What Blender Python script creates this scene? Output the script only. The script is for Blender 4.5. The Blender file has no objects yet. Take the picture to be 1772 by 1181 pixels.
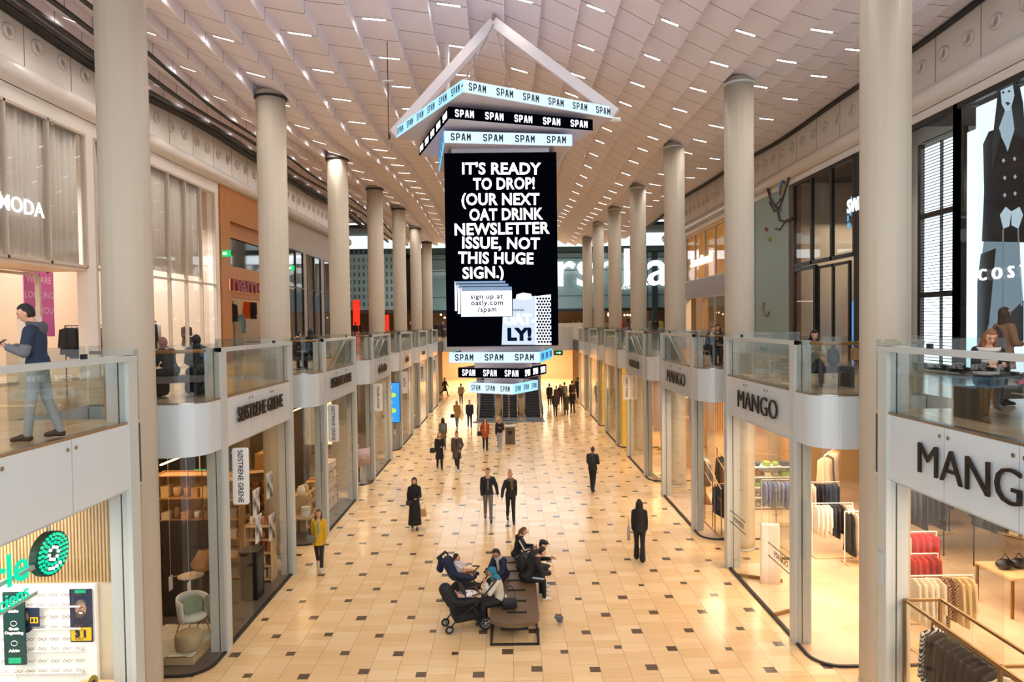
import bpy, bmesh, math, random
from mathutils import Vector, Matrix
S = bpy.context.scene
COL = S.collection
random.seed(7)
PI = math.pi
# ---------------------------------------------------------------- camera
EYE = 6.75
FOC = 1181.0
_a = Vector((-7.0, 30.5, -FOC)).normalized()
_b = Vector((-0.0125, 1.0, 0.0)); _b = (_b - _a * _b.dot(_a)).normalized()
_c = _a.cross(_b)
R3 = Matrix((_c, _a, _b))            # rows = world axes seen from the camera
cam = bpy.data.objects.new('camera', bpy.data.cameras.new('camera'))
COL.objects.link(cam)
cam.data.sensor_width = 36.0
cam.data.lens = FOC / 1772 * 36.0
cam.data.clip_end = 300
cam.matrix_world = Matrix.Translation((0, 0, EYE)) @ R3.to_4x4()
S.camera = cam
S.view_settings.view_transform = 'Standard'
S.view_settings.look = 'None'
S.view_settings.gamma = 1
S.view_settings.use_curve_mapping = False
S.view_settings.exposure = 0.40
S.cycles.max_bounces = 8
S.cycles.diffuse_bounces = 4
S.cycles.glossy_bounces = 4
S.cycles.transparent_max_bounces = 20
S.cycles.sample_clamp_indirect = 6
S.cycles.caustics_reflective = False
S.cycles.caustics_refractive = False
W = bpy.data.worlds.new('world'); S.world = W; W.use_nodes = True
W.node_tree.nodes['Background'].inputs[0].default_value = (0.93, 0.96, 1.0, 1)
W.node_tree.nodes['Background'].inputs[1].default_value = 1.25
SLOT = 170.0        # radiance of the ceiling light slots
def ray(px, py):
    return (R3 @ Vector((px - 886.0, 590.5 - py, -FOC))).normalized()
def G(px, py, z=0.0):               # point on the level z seen at this place of the photograph
    d = ray(px, py); t = (z - EYE) / d.z
    return Vector((d.x * t, d.y * t, z))
def VX(px, py, x):
    d = ray(px, py); t = x / d.x
    return Vector((x, d.y * t, EYE + d.z * t))
def VY(px, py, y):
    d = ray(px, py); t = y / d.y
    return Vector((d.x * t, y, EYE + d.z * t))
def lamp(name, loc, size, power, color, rot=(0, 0, 0), sy=None, spread=PI):
    L = bpy.data.lights.new(name, 'AREA'); L.size = size; L.energy = power; L.color = color
    if sy: L.shape = 'RECTANGLE'; L.size_y = sy
    L.spread = spread
    o = bpy.data.objects.new(name, L); o.location = loc; o.rotation_euler = rot; COL.objects.link(o); return o
WARM = (1.0, 0.66, 0.34); PEACH = (1.0, 0.72, 0.50); WARM2 = (1.0, 0.78, 0.55); NEUT = (1.0, 0.92, 0.84)
PER = 7.78
# shop ceilings, ground level (warm) and upper level; one lamp panel per bay and side
for sx in (-1, 1):
    for n in range(-1, 6):
        y = 16.2 + PER * n
        if sx < 0:
            pw, cl = ((430, NEUT) if n < 0 else (150, WARM) if n < 2 else (330, WARM2))
        else:
            pw, cl = ((560, PEACH) if n < 2 else (430, WARM))
        lamp('shop_lamp', (sx * 9.2, y, 4.12), 4.2, pw, cl, sy=5.0)
for sx, y, pw, cl in ((-1, 17, 400, NEUT), (-1, 25, 400, NEUT), (-1, 32.5, 170, WARM2), (-1, 41, 120, NEUT),
                      (1, 18, 150, NEUT), (1, 26, 190, WARM2), (1, 41, 380, WARM)):
    lamp('upper_shop_lamp', (sx * 14.6, y, 10.8), 3.0, pw, cl, sy=5.0)
lamp('cross_hall_lamp', (0, 70, 13.5), 20, 1800, (0.86, 0.95, 1.0), sy=9)
lamp('cross_hall_ground_lamp', (0, 75, 4.1), 14, 3000, WARM2, sy=12)
lamp('far_shop_lamp', (0, 83, 9.0), 30, 1500, WARM2, sy=5)
# ---------------------------------------------------------------- helpers
def lin(h):
    h = h.lstrip('#'); v = [int(h[i:i + 2], 16) / 255 for i in (0, 2, 4)]
    return tuple(c / 12.92 if c <= .04045 else ((c + .055) / 1.055) ** 2.4 for c in v) + (1.0,)
MATS = {}
def mat(name, color='#808080', rough=.6, metal=0.0, emit=None, es=0.0, spec=.5, bump=None, vary=None, stretch=(1, 1, 1)):
    if name in MATS: return MATS[name]
    m = bpy.data.materials.new(name); m.use_nodes = True; nt = m.node_tree; N = nt.nodes; L = nt.links
    b = N['Principled BSDF']
    c = lin(color) if isinstance(color, str) else color
    b.inputs['Base Color'].default_value = c
    b.inputs['Roughness'].default_value = rough; b.inputs['Metallic'].default_value = metal
    b.inputs['Specular IOR Level'].default_value = spec
    if emit:
        b.inputs['Emission Color'].default_value = lin(emit); b.inputs['Emission Strength'].default_value = es
    if vary or bump:
        tc = N.new('ShaderNodeTexCoord'); mp = N.new('ShaderNodeMapping'); mp.inputs['Scale'].default_value = stretch
        L.new(tc.outputs['Object'], mp.inputs['Vector'])
    if vary:                         # (scale, second colour)
        no = N.new('ShaderNodeTexNoise'); no.inputs['Scale'].default_value = vary[0]; no.inputs['Detail'].default_value = 4
        mx = N.new('ShaderNodeMix'); mx.data_type = 'RGBA'
        mx.inputs[6].default_value = c; mx.inputs[7].default_value = lin(vary[1])
        cr = N.new('ShaderNodeMapRange'); cr.inputs[1].default_value = .35; cr.inputs[2].default_value = .65
        L.new(mp.outputs[0], no.inputs['Vector']); L.new(no.outputs['Fac'], cr.inputs[0]); L.new(cr.outputs[0], mx.inputs[0])
        L.new(mx.outputs[2], b.inputs['Base Color'])
    if bump:                         # (scale, strength)
        nb = N.new('ShaderNodeTexNoise'); nb.inputs['Scale'].default_value = bump[0]
        bp = N.new('ShaderNodeBump'); bp.inputs['Strength'].default_value = bump[1]; bp.inputs['Distance'].default_value = .02
        L.new(mp.outputs[0], nb.inputs['Vector']); L.new(nb.outputs['Fac'], bp.inputs['Height']); L.new(bp.outputs[0], b.inputs['Normal'])
    MATS[name] = m; return m
def glow(name, color, strength, beam=0):
    if name in MATS: return MATS[name]
    m = bpy.data.materials.new(name); m.use_nodes = True; nt = m.node_tree; N = nt.nodes
    N.clear(); e = N.new('ShaderNodeEmission'); o = N.new('ShaderNodeOutputMaterial')
    e.inputs[0].default_value = lin(color); e.inputs[1].default_value = strength
    if beam:                         # a luminaire that throws most of its light straight down
        ge = N.new('ShaderNodeNewGeometry'); dp = N.new('ShaderNodeVectorMath'); dp.operation = 'DOT_PRODUCT'
        ab = N.new('ShaderNodeMath'); ab.operation = 'ABSOLUTE'; pw = N.new('ShaderNodeMath'); pw.operation = 'POWER'; pw.inputs[1].default_value = beam
        mu = N.new('ShaderNodeMath'); mu.operation = 'MULTIPLY'; mu.inputs[1].default_value = strength; K = nt.links
        K.new(ge.outputs['Incoming'], dp.inputs[0]); K.new(ge.outputs['Normal'], dp.inputs[1]); K.new(dp.outputs['Value'], ab.inputs[0])
        K.new(ab.outputs[0], pw.inputs[0]); K.new(pw.outputs[0], mu.inputs[0])
        m2 = N.new('ShaderNodeMath'); m2.operation = 'MULTIPLY'; m3 = N.new('ShaderNodeMath'); m3.operation = 'SUBTRACT'; m3.inputs[0].default_value = 1.0
        K.new(ge.outputs['Backfacing'], m3.inputs[1]); K.new(mu.outputs[0], m2.inputs[0]); K.new(m3.outputs[0], m2.inputs[1]); K.new(m2.outputs[0], e.inputs[1])
    nt.links.new(e.outputs[0], o.inputs[0]); MATS[name] = m; return m
def glassmat(name, tint='#f4f7f4', ior=1.5, gain=1.0, rough=0.0):
    if name in MATS: return MATS[name]
    m = bpy.data.materials.new(name); m.use_nodes = True; nt = m.node_tree; N = nt.nodes; L = nt.links
    N.clear(); o = N.new('ShaderNodeOutputMaterial'); t = N.new('ShaderNodeBsdfTransparent'); g = N.new('ShaderNodeBsdfGlossy')
    f = N.new('ShaderNodeLayerWeight'); f.inputs[0].default_value = .5; mx = N.new('ShaderNodeMixShader')
    pw = N.new('ShaderNodeMath'); pw.operation = 'POWER'; pw.inputs[1].default_value = 5.0; L.new(f.outputs['Facing'], pw.inputs[0])
    r0 = ((ior - 1) / (ior + 1)) ** 2
    mu = N.new('ShaderNodeMath'); mu.operation = 'MULTIPLY_ADD'; mu.inputs[1].default_value = (1 - r0) * gain; mu.inputs[2].default_value = r0 * gain; mu.use_clamp = True
    t.inputs[0].default_value = lin(tint); g.inputs['Roughness'].default_value = rough
    L.new(pw.outputs[0], mu.inputs[0]); L.new(mu.outputs[0], mx.inputs[0]); L.new(t.outputs[0], mx.inputs[1]); L.new(g.outputs[0], mx.inputs[2])
    L.new(mx.outputs[0], o.inputs[0]); MATS[name] = m; return m
class MB:
    def __init__(s): s.v = []; s.f = []
    def add(s, vs, fs, M=None):
        b = len(s.v)
        s.v += [tuple(M @ Vector(p)) for p in vs] if M is not None else [tuple(p) for p in vs]
        s.f += [tuple(i + b for i in f) for f in fs]; return s
    def box(s, x0, x1, y0, y1, z0, z1, M=None):
        if x0 > x1: x0, x1 = x1, x0
        if y0 > y1: y0, y1 = y1, y0
        if z0 > z1: z0, z1 = z1, z0
        return s.add([(x0, y0, z0), (x1, y0, z0), (x1, y1, z0), (x0, y1, z0), (x0, y0, z1), (x1, y0, z1), (x1, y1, z1), (x0, y1, z1)],
              [(3, 2, 1, 0), (4, 5, 6, 7), (0, 1, 5, 4), (1, 2, 6, 5), (2, 3, 7, 6), (3, 0, 4, 7)], M)
    def cbox(s, c, d, M=None):
        return s.box(c[0] - d[0] / 2, c[0] + d[0] / 2, c[1] - d[1] / 2, c[1] + d[1] / 2, c[2] - d[2] / 2, c[2] + d[2] / 2, M)
    def quad(s, a, b, c, d): return s.add([a, b, c, d], [(0, 1, 2, 3)])
    def rings(s, R, cap=True, M=None):
        n = len(R[0]); vs = [p for r in R for p in r]; fs = []
        for i in range(len(R) - 1):
            for k in range(n):
                fs.append((i * n + k, i * n + (k + 1) % n, (i + 1) * n + (k + 1) % n, (i + 1) * n + k))
        if cap: fs += [tuple(range(n - 1, -1, -1)), tuple((len(R) - 1) * n + k for k in range(n))]
        return s.add(vs, fs, M)
    def tube(s, pts, r, n=8, M=None, cap=True):
        pts = [Vector(p) for p in pts]; R = []
        rs = r if isinstance(r, (list, tuple)) else [r] * len(pts)
        up = None
        for i, p in enumerate(pts):
            t = (pts[min(i + 1, len(pts) - 1)] - pts[max(i - 1, 0)])
            if t.length < 1e-9: t = Vector((0, 0, 1))
            t.normalize()
            if up is None: up = Vector((0, 0, 1)) if abs(t.z) < .9 else Vector((1, 0, 0))
            a = t.cross(up)
            if a.length < 1e-6: a = t.orthogonal()
            a.normalize(); b2 = a.cross(t).normalized(); up = b2
            R.append([p + (a * math.cos(2 * PI * k / n) + b2 * math.sin(2 * PI * k / n)) * rs[i] for k in range(n)])
        return s.rings(R, cap, M)
    def cap(s, a, b, ra, rb, n=10):    # tapered limb with round ends
        a = Vector(a); b = Vector(b); d = (b - a); L = d.length
        d = d / L if L > 1e-6 else Vector((0, 0, 1))
        return s.tube([a - d * ra * .95, a - d * ra * .6, a, b, b + d * rb * .6, b + d * rb * .95], [ra * .25, ra * .8, ra, rb, rb * .8, rb * .25], n)
    def ell(s, c, r, n=12, m=8, M=None):
        c = Vector(c); R = []
        for i in range(m + 1):
            th = -PI / 2 + PI * (i + (.12 if i == 0 else -.12 if i == m else 0)) / m
            R.append([Vector((c.x + r[0] * math.cos(th) * math.cos(2 * PI * k / n), c.y + r[1] * math.cos(th) * math.sin(2 * PI * k / n), c.z + r[2] * math.sin(th))) for k in range(n)])
        return s.rings(R, True, M)
    def lathe(s, prof, n=20, c=(0, 0, 0), M=None, cap=True):
        R = [[(c[0] + r * math.cos(2 * PI * k / n), c[1] + r * math.sin(2 * PI * k / n), c[2] + z) for k in range(n)] for r, z in prof]
        return s.rings(R, cap, M)
    def prism(s, poly, z0, z1, M=None):      # closed 2-D outline in x,y (counter-clockwise), extruded in z
        n = len(poly)
        a = sum(poly[i][0] * poly[(i + 1) % n][1] - poly[(i + 1) % n][0] * poly[i][1] for i in range(n))
        if a < 0: poly = poly[::-1]
        vs = [(p[0], p[1], z0) for p in poly] + [(p[0], p[1], z1) for p in poly]
        fs = [(i, (i + 1) % n, n + (i + 1) % n, n + i) for i in range(n)] + [tuple(range(n - 1, -1, -1)), tuple(range(n, 2 * n))]
        return s.add(vs, fs, M)
    def wall(s, path, z0, z1, t):            # vertical sheet of thickness t along an x,y path
        pts = [Vector((p[0], p[1])) for p in path]; A = []; B = []
        for i, p in enumerate(pts):
            d = (pts[min(i + 1, len(pts) - 1)] - pts[max(i - 1, 0)]).normalized(); q = Vector((-d.y, d.x)) * t / 2
            A.append(p + q); B.append(p - q)
        return s.prism([tuple(p) for p in A] + [tuple(p) for p in B[::-1]], z0, z1)
    def build(s, name, m, parent=None, smooth=False, loc=None):
        me = bpy.data.meshes.new(name); me.from_pydata(s.v, [], s.f); me.update()
        if smooth: me.shade_smooth()
        if m: me.materials.append(m)
        o = bpy.data.objects.new(name, me); COL.objects.link(o)
        if parent: o.parent = parent
        if loc: o.location = loc
        return o
def tag(o, label, cat, group=None, kind=None):
    if label: o['label'] = label
    if cat: o['category'] = cat
    if group: o['group'] = group
    if kind: o['kind'] = kind
    return o
def struct(name, mb, m, smooth=False):
    o = mb.build(name, m, None, smooth); o['kind'] = 'structure'; return o
def thing(name, label, cat, loc=(0, 0, 0), rz=0.0, group=None):
    o = bpy.data.objects.new(name, None); COL.objects.link(o); o.empty_display_size = .1
    o.location = loc; o.rotation_euler = (0, 0, rz); return tag(o, label, cat, group)
def clone(o, loc=None, rz=None, label=None, parent=None):
    c = o.copy(); COL.objects.link(c)
    if parent: c.parent = parent
    for k in o.children: clone(k, parent=c)
    if loc is not None: c.location = loc
    if rz is not None: c.rotation_euler = (0, 0, rz)
    if label: c['label'] = label
    return c
def text(name, s, size, m, M, parent=None, ext=0.004, bold=0.0, space=1.0, width=1.0, align='CENTER', shear=0.0, line=1.0, fit=None, mod=None):
    cu = bpy.data.curves.new(name, 'FONT'); cu.body = s; cu.size = size; cu.extrude = ext; cu.offset = bold
    cu.align_x = align; cu.align_y = 'CENTER'; cu.space_character = space; cu.shear = shear; cu.space_line = line
    cu.resolution_u = 3
    cu.materials.append(m)
    tmp = bpy.data.objects.new(name, cu); COL.objects.link(tmp)
    me = bpy.data.meshes.new_from_object(tmp.evaluated_get(bpy.context.evaluated_depsgraph_get()))
    bpy.data.objects.remove(tmp); bpy.data.curves.remove(cu); me.name = name
    if not me.materials: me.materials.append(m)
    if fit:
        xs = [v.co.x for v in me.vertices]; k = fit / max(1e-4, max(xs) - min(xs)); cx = (max(xs) + min(xs)) / 2
        for v in me.vertices: v.co.x = (v.co.x - cx) * k
    if mod: mod(me)
    o = bpy.data.objects.new(name, me); COL.objects.link(o)
    if parent: o.parent = parent
    o.matrix_local = M @ Matrix.Diagonal((width, 1, 1, 1)); return o
def FM(loc, right, up):                  # matrix whose local x runs along 'right' and y along 'up'
    r = Vector(right).normalized(); u = Vector(up).normalized(); n = r.cross(u)
    return Matrix(((r.x, u.x, n.x, loc[0]), (r.y, u.y, n.y, loc[1]), (r.z, u.z, n.z, loc[2]), (0, 0, 0, 1)))
ORD = ['first', 'second', 'third', 'fourth', 'fifth', 'sixth', 'seventh', 'eighth', 'ninth', 'tenth']
SIDE = {-1: 'left', 1: 'right'}
# ---------------------------------------------------------------- materials of the setting
F1 = 5.29; RAIL = 6.32; FB = 4.25; XF = 5.9; XC = 6.84; XW = 11.8
M_white = mat('white_panel', '#efece6', .35)
M_fascia = mat('white_glass_panel', '#cfd9de', .12, spec=.6)
M_metal = mat('grey_metal', '#c6cbc8', .35, metal=.1)
M_metal_d = mat('dark_grey_metal', '#202224', .6)  # plain dark grey of the floor tracks and the pole foot
M_seam = mat('dark_seam', '#1b1c1e', .5)
M_black = mat('black', '#101011', .5)
M_col = mat('column_plaster', '#bfb4a2', .55)
M_ceil_shop = mat('shop_ceiling', '#4a4540', .9)
M_glass = glassmat('clear_glass', '#fafbfa', 1.5, .55)
M_glass_b = glassmat('balustrade_glass', '#f3f6f5', 1.5, .9)
M_steel = mat('brushed_steel', '#b9b6b0', .25, metal=1.0)
M_brass = mat('brass_tube', '#8f6a3c', .35, metal=.8)
M_wood = mat('oak_wood', '#b98a52', .5, vary=(6, '#a37541'), stretch=(1, 1, 8))
M_woodlight = mat('light_wood', '#d8b88a', .5, vary=(5, '#c9a673'), stretch=(8, 1, 1))
M_handrail = mat('handrail_wood', '#9a6a35', .4)
def floor_material(name, c1, c2, dark, wx, wy, x0, y0, inset=True, rough=.19):
    m = bpy.data.materials.new(name); m.use_nodes = True; nt = m.node_tree; N = nt.nodes; L = nt.links
    b = N['Principled BSDF']
    def mth(op, a, c=None, d=None):
        n = N.new('ShaderNodeMath'); n.operation = op
        for i, v in enumerate((a, c, d)):
            if v is None: continue
            if isinstance(v, (int, float)): n.inputs[i].default_value = v
            else: L.new(v, n.inputs[i])
        return n.outputs[0]
    def wn(x, y):
        c = N.new('ShaderNodeCombineXYZ'); L.new(x, c.inputs[0]); L.new(y, c.inputs[1])
        w = N.new('ShaderNodeTexWhiteNoise'); w.noise_dimensions = '2D'; L.new(c.outputs[0], w.inputs['Vector']); return w.outputs['Value']
    tc = N.new('ShaderNodeTexCoord'); sp = N.new('ShaderNodeSeparateXYZ'); L.new(tc.outputs['Object'], sp.inputs[0])
    u = mth('DIVIDE', mth('SUBTRACT', sp.outputs[0], x0), wx); v = mth('DIVIDE', mth('SUBTRACT', sp.outputs[1], y0), wy)
    i = mth('FLOOR', u); fu = mth('SUBTRACT', u, i)
    j = mth('FLOOR', v); fv = mth('SUBTRACT', v, j)
    # stones of uneven length inside each lane
    r1 = wn(i, i); t = mth('ADD', mth('MULTIPLY', v, 1.45), mth('MULTIPLY', r1, 3.0)); k = mth('FLOOR', t); fk = mth('SUBTRACT', t, k)
    split = mth('ADD', .35, mth('MULTIPLY', wn(i, mth('ADD', k, 31.7)), .45))
    k2 = mth('ADD', mth('MULTIPLY', k, 2.0), mth('GREATER_THAN', fk, split))
    tone = wn(mth('ADD', i, 3.3), k2)
    mx = N.new('ShaderNodeMix'); mx.data_type = 'RGBA'; mx.inputs[6].default_value = lin(c1); mx.inputs[7].default_value = lin(c2); L.new(tone, mx.inputs[0])
    no = N.new('ShaderNodeTexNoise'); no.inputs['Scale'].default_value = 3.0; no.inputs['Detail'].default_value = 5
    mp = N.new('ShaderNodeMapping'); mp.inputs['Scale'].default_value = (.5, 4, 1); L.new(tc.outputs['Object'], mp.inputs[0]); L.new(mp.outputs[0], no.inputs['Vector'])
    m2 = N.new('ShaderNodeMix'); m2.data_type = 'RGBA'; m2.blend_type = 'MULTIPLY'; m2.inputs[7].default_value = (.80, .76, .70, 1)
    L.new(mth('MULTIPLY', no.outputs['Fac'], .7), m2.inputs[0]); L.new(mx.outputs[2], m2.inputs[6])
    # joints
    e1 = mth('LESS_THAN', mth('MINIMUM', fu, mth('SUBTRACT', 1.0, fu)), .011)
    e2 = mth('LESS_THAN', mth('MINIMUM', mth('ABSOLUTE', mth('SUBTRACT', fk, split)), fk), .010)
    jn = mth('MAXIMUM', e1, mth('MULTIPLY', e2, .55))
    m3 = N.new('ShaderNodeMix'); m3.data_type = 'RGBA'; m3.inputs[7].default_value = lin('#6d5844'); L.new(mth('MULTIPLY', jn, .55), m3.inputs[0]); L.new(m2.outputs[2], m3.inputs[6])
    out = m3.outputs[2]
    if inset:
        par = mth('LESS_THAN', mth('MODULO', mth('ADD', mth('ADD', i, j), 4000.0), 2.0), .5)
        sz = mth('ADD', .24, mth('MULTIPLY', wn(i, mth('ADD', j, 77.0)), .17))
        off = mth('MULTIPLY', wn(mth('ADD', i, 9.0), mth('ADD', j, 5.0)), .25)
        inx = mth('GREATER_THAN', fu, mth('SUBTRACT', 1.0, sz))
        vv = mth('SUBTRACT', fv, off)
        iny = mth('MULTIPLY', mth('GREATER_THAN', vv, 0.0), mth('LESS_THAN', vv, mth('MULTIPLY', sz, wx / wy * 1.0)))
        ins = mth('MULTIPLY', par, mth('MULTIPLY', inx, iny))
        m4 = N.new('ShaderNodeMix'); m4.data_type = 'RGBA'; m4.inputs[7].default_value = lin(dark); L.new(ins, m4.inputs[0]); L.new(out, m4.inputs[6]); out = m4.outputs[2]
    L.new(out, b.inputs['Base Color'])
    b.inputs['Roughness'].default_value = rough; b.inputs['Specular IOR Level'].default_value = .4
    return m
M_floor = floor_material('stone_floor', '#f3d5a6', '#e6c08d', '#5c4a38', .5625, .87, 1.713, 13.71)
M_floor_up = floor_material('upper_stone_floor', '#d9bf9c', '#cfb08a', '#5c4a38', .5625, .87, .1, .2, inset=False, rough=.15)
M_floor_shop = mat('pale_shop_floor', '#dfc3a4', .35, vary=(1.2, '#cfae8c'))
M_floor_dark = mat('dark_shop_floor', '#4b443e', .4)
# ---------------------------------------------------------------- outline of the upper deck edge on one side (positive x), y rising
def deck_edge(n0, n1, xo=0.0):
    P = []
    x = XF + xo
    for n in range(n0, n1 + 1):
        b = PER * n
        P += [(x, 10.95 + b - xo * 0), (8.0 + xo, 10.95 + b - xo * 0), (8.0 + xo, 13.0 + b + xo)]
        r = .55 - xo
        for k in range(0, 9):
            a = PI / 2 * k / 8
            P.append((XF + .55 - r * math.sin(a), 13.55 + b - r * math.cos(a)))
    return P
def arc_path(n, xo=0.0, xin=8.0):
    b = PER * n; r = .55 - xo; P = [(xin, 13.0 + b + xo)]
    for k in range(0, 13):
        a = PI / 2 * k / 12
        P.append((XF + .55 - r * math.sin(a), 13.55 + b - r * math.cos(a)))
    P.append((XF + xo, 13.98 + b)); return P
YEND = 62.0
# ---------------------------------------------------------------- floors
struct('floor', MB().box(-26, 26, 2, 96, -.2, 0), M_floor)
for sx in (-1, 1):
    E = deck_edge(0, 5, .02)
    out = [(XF + .02, 3.0)] + E + [(XF + .02, YEND), (16.5 if sx else 0, YEND), (18.5, YEND), (18.5, 3.0)]
    out = [(sx * x, y) for x, y in out]
    struct('floor_upper_' + SIDE[sx], MB().prism(out, F1 - .06, F1), M_floor_up)
    struct('ceiling_shops_' + SIDE[sx], MB().prism(out, FB + .03, F1 - .06), M_ceil_shop)
    # ground level shop floors (behind the glass line)
    E2 = deck_edge(0, 5, .08)
    o2 = [(sx * x, y) for x, y in [(XF + .08, 3.0)] + E2 + [(XF + .08, YEND), (18.5, YEND), (18.5, 3.0)]]
    struct('floor_shops_' + SIDE[sx], MB().prism(o2, 0, .012), M_floor_shop if sx > 0 else mat('grey_shop_floor', '#6a5f55', .35, vary=(1.2, '#584e46')))
# the far cross passage: bridge and its deck
struct('floor_bridge', MB().box(-20, 20, YEND, 66, FB + .05, F1), M_floor_up)
# ---------------------------------------------------------------- ceiling
M_ceil = bpy.data.materials.new('ceiling_tiles'); M_ceil.use_nodes = True
def _ceil():
    nt = M_ceil.node_tree; N = nt.nodes; L = nt.links; b = N['Principled BSDF']
    tc = N.new('ShaderNodeTexCoord'); sp = N.new('ShaderNodeSeparateXYZ'); L.new(tc.outputs['Object'], sp.inputs[0])
    def mth(op, a, c=None):
        n = N.new('ShaderNodeMath'); n.operation = op
        for i, v in enumerate((a, c)):
            if v is None: continue
            if isinstance(v, (int, float)): n.inputs[i].default_value = v
            else: L.new(v, n.inputs[i])
        return n.outputs[0]
    f = mth('FRACT', mth('DIVIDE', sp.outputs[1], 1.05)); e = mth('LESS_THAN', mth('MINIMUM', f, mth('SUBTRACT', 1.0, f)), .012)
    mx = N.new('ShaderNodeMix'); mx.data_type = 'RGBA'; mx.inputs[6].default_value = lin('#e8e2ea'); mx.inputs[7].default_value = lin('#6a605a')
    L.new(e, mx.inputs[0]); L.new(mx.outputs[2], b.inputs['Base Color']); b.inputs['Roughness'].default_value = .75
    no = N.new('ShaderNodeTexNoise'); no.inputs['Scale'].default_value = 14; no.inputs['Detail'].default_value = 2
    bp = N.new('ShaderNodeBump'); bp.inputs['Strength'].default_value = .5; bp.inputs['Distance'].default_value = .03
    L.new(tc.outputs['Object'], no.inputs['Vector']); L.new(no.outputs['Fac'], bp.inputs['Height']); L.new(bp.outputs[0], b.inputs['Normal'])
_ceil()
def ceil_h(x, y):
    h = 7.66 + .50 * math.cos(2 * PI * x / 13.7) - (.38 if x > 0 else .38 + .25 * min(1, -x / 5)) * math.exp(-((y - 21) / 8) ** 2)
    return EYE + h + .16 * math.sin(2 * PI * y / 27 + x * .33) + .05 * math.sin(2 * PI * y / 11 - x * .5)
NS = 26; SW = 2 * XW / NS; RISE = .30
mbc = MB(); ys = [5 + .7 * i for i in range(84)]
for k in range(NS):
    xa = -XW + SW * k; xb = xa + SW
    R = []
    for y in ys:
        za = ceil_h(xa, y) + RISE; zb = ceil_h(xb, y); zr = ceil_h(xb, y) + RISE + .03
        R.append([(xa, y, za), (xb - .02, y, zb), (xb, y, zb + .015), (xb, y, zr)])
    b0 = len(mbc.v)
    for r in R: mbc.v += r
    for i in range(len(ys) - 1):
        for q in range(3):
            mbc.f.append((b0 + i * 4 + q, b0 + i * 4 + q + 1, b0 + i * 4 + 4 + q + 1, b0 + i * 4 + 4 + q))
struct('ceiling', mbc, M_ceil)
struct('ceiling_cover', MB().box(-20, 20, 4, 63.5, 16.2, 16.4), M_white)
# black strips put in as the shade of the slots beside both walls
for i, (x0, x1) in enumerate(((-9.20, -9.08), (-10.12, -9.98), (-11.02, -10.86), (-11.75, -11.42), (11.55, 11.75))):
    m_ = MB()
    for y in ys[:-1]:
        xm = (x0 + x1) / 2; z0 = min(ceil_h(x0, y), ceil_h(x1, y)) - .03; z1 = min(ceil_h(x0, y + .7), ceil_h(x1, y + .7)) - .03
        m_.add([(x0, y, z0), (x1, y, z0), (x1, y + .7, z1), (x0, y + .7, z1), (x0, y, z0 + .06), (x1, y, z0 + .06), (x1, y + .7, z1 + .06), (x0, y + .7, z1 + .06)],
               [(3, 2, 1, 0), (0, 1, 5, 4), (1, 2, 6, 5), (3, 0, 4, 7)])
    struct('trim_%d' % (i + 1), m_, M_black)
# light slots: every second strip, every second joint
mb_l = MB().quad((-.28, -.035, 0), (-.28, .035, 0), (.28, .035, 0), (.28, -.035, 0))
lightmesh = None; nl = 0
M_slot = glow('light_slot', '#fdf6ee', SLOT, 2.2)
for k in range(1, NS - 1, 2):
    xm = -XW + SW * k + SW * .52
    for q in range(25):
        y = 12.6 + 2.1 * q
        if y > 61.5 or nl >= 298: continue
        # the first joints in front of the picture's upper edge are left out
        if (ceil_h(xm, y) - EYE) / y > .56: continue
        xa = xm - .25; xb = xm + .25
        za = ceil_h(xm - SW * .52, y) + RISE; zb = ceil_h(xm + SW * .48, y); sl = math.atan2(zb - za, SW)
        zc = za + (zb - za) * .52
        if lightmesh is None:
            o = mb_l.build('ceiling_light', M_slot); lightmesh = o.data
        else:
            o = bpy.data.objects.new('ceiling_light', lightmesh); COL.objects.link(o)
        o.location = (xm, y, zc - .022); o.rotation_euler = (0, -sl * .8, 0)
        tag(o, 'white slot light glowing in a joint of the wavy tiled ceiling', 'ceiling light', 'slot lights in the tiled ceiling'); nl += 1
# ---------------------------------------------------------------- columns
YC = [12.35 + PER * n for n in range(7)]
for sx in (-1, 1):
    for n, y in enumerate(YC):
        if n == 6: y -= .6
        top = ceil_h(sx * XC, y) + .12
        t = thing('column', '%s white round column from the front along the %s side of the hall' % (ORD[n], SIDE[sx]), 'column', (sx * XC, y, 0), 0, 'white columns along both sides')
        N_ = 64; R = []
        for z in (0, .3, 6.5, top):
            R.append([((.412 + (.006 if k % 4 == 0 else 0)) * math.cos(2 * PI * k / N_), (.412 + (.006 if k % 4 == 0 else 0)) * math.sin(2 * PI * k / N_), z) for k in range(N_)])
        MB().rings(R).build('shaft', M_col, t, True)
        MB().lathe([(.43, 0), (.43, .06), (.42, .07)], 40).build('base_ring', M_metal, t, True)
        MB().lathe([(.42, top - .19), (.47, top - .17), (.47, top - .13), (.42, top - .11)], 32).build('collar', M_black if sx < 0 else M_metal, t, True)
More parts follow.
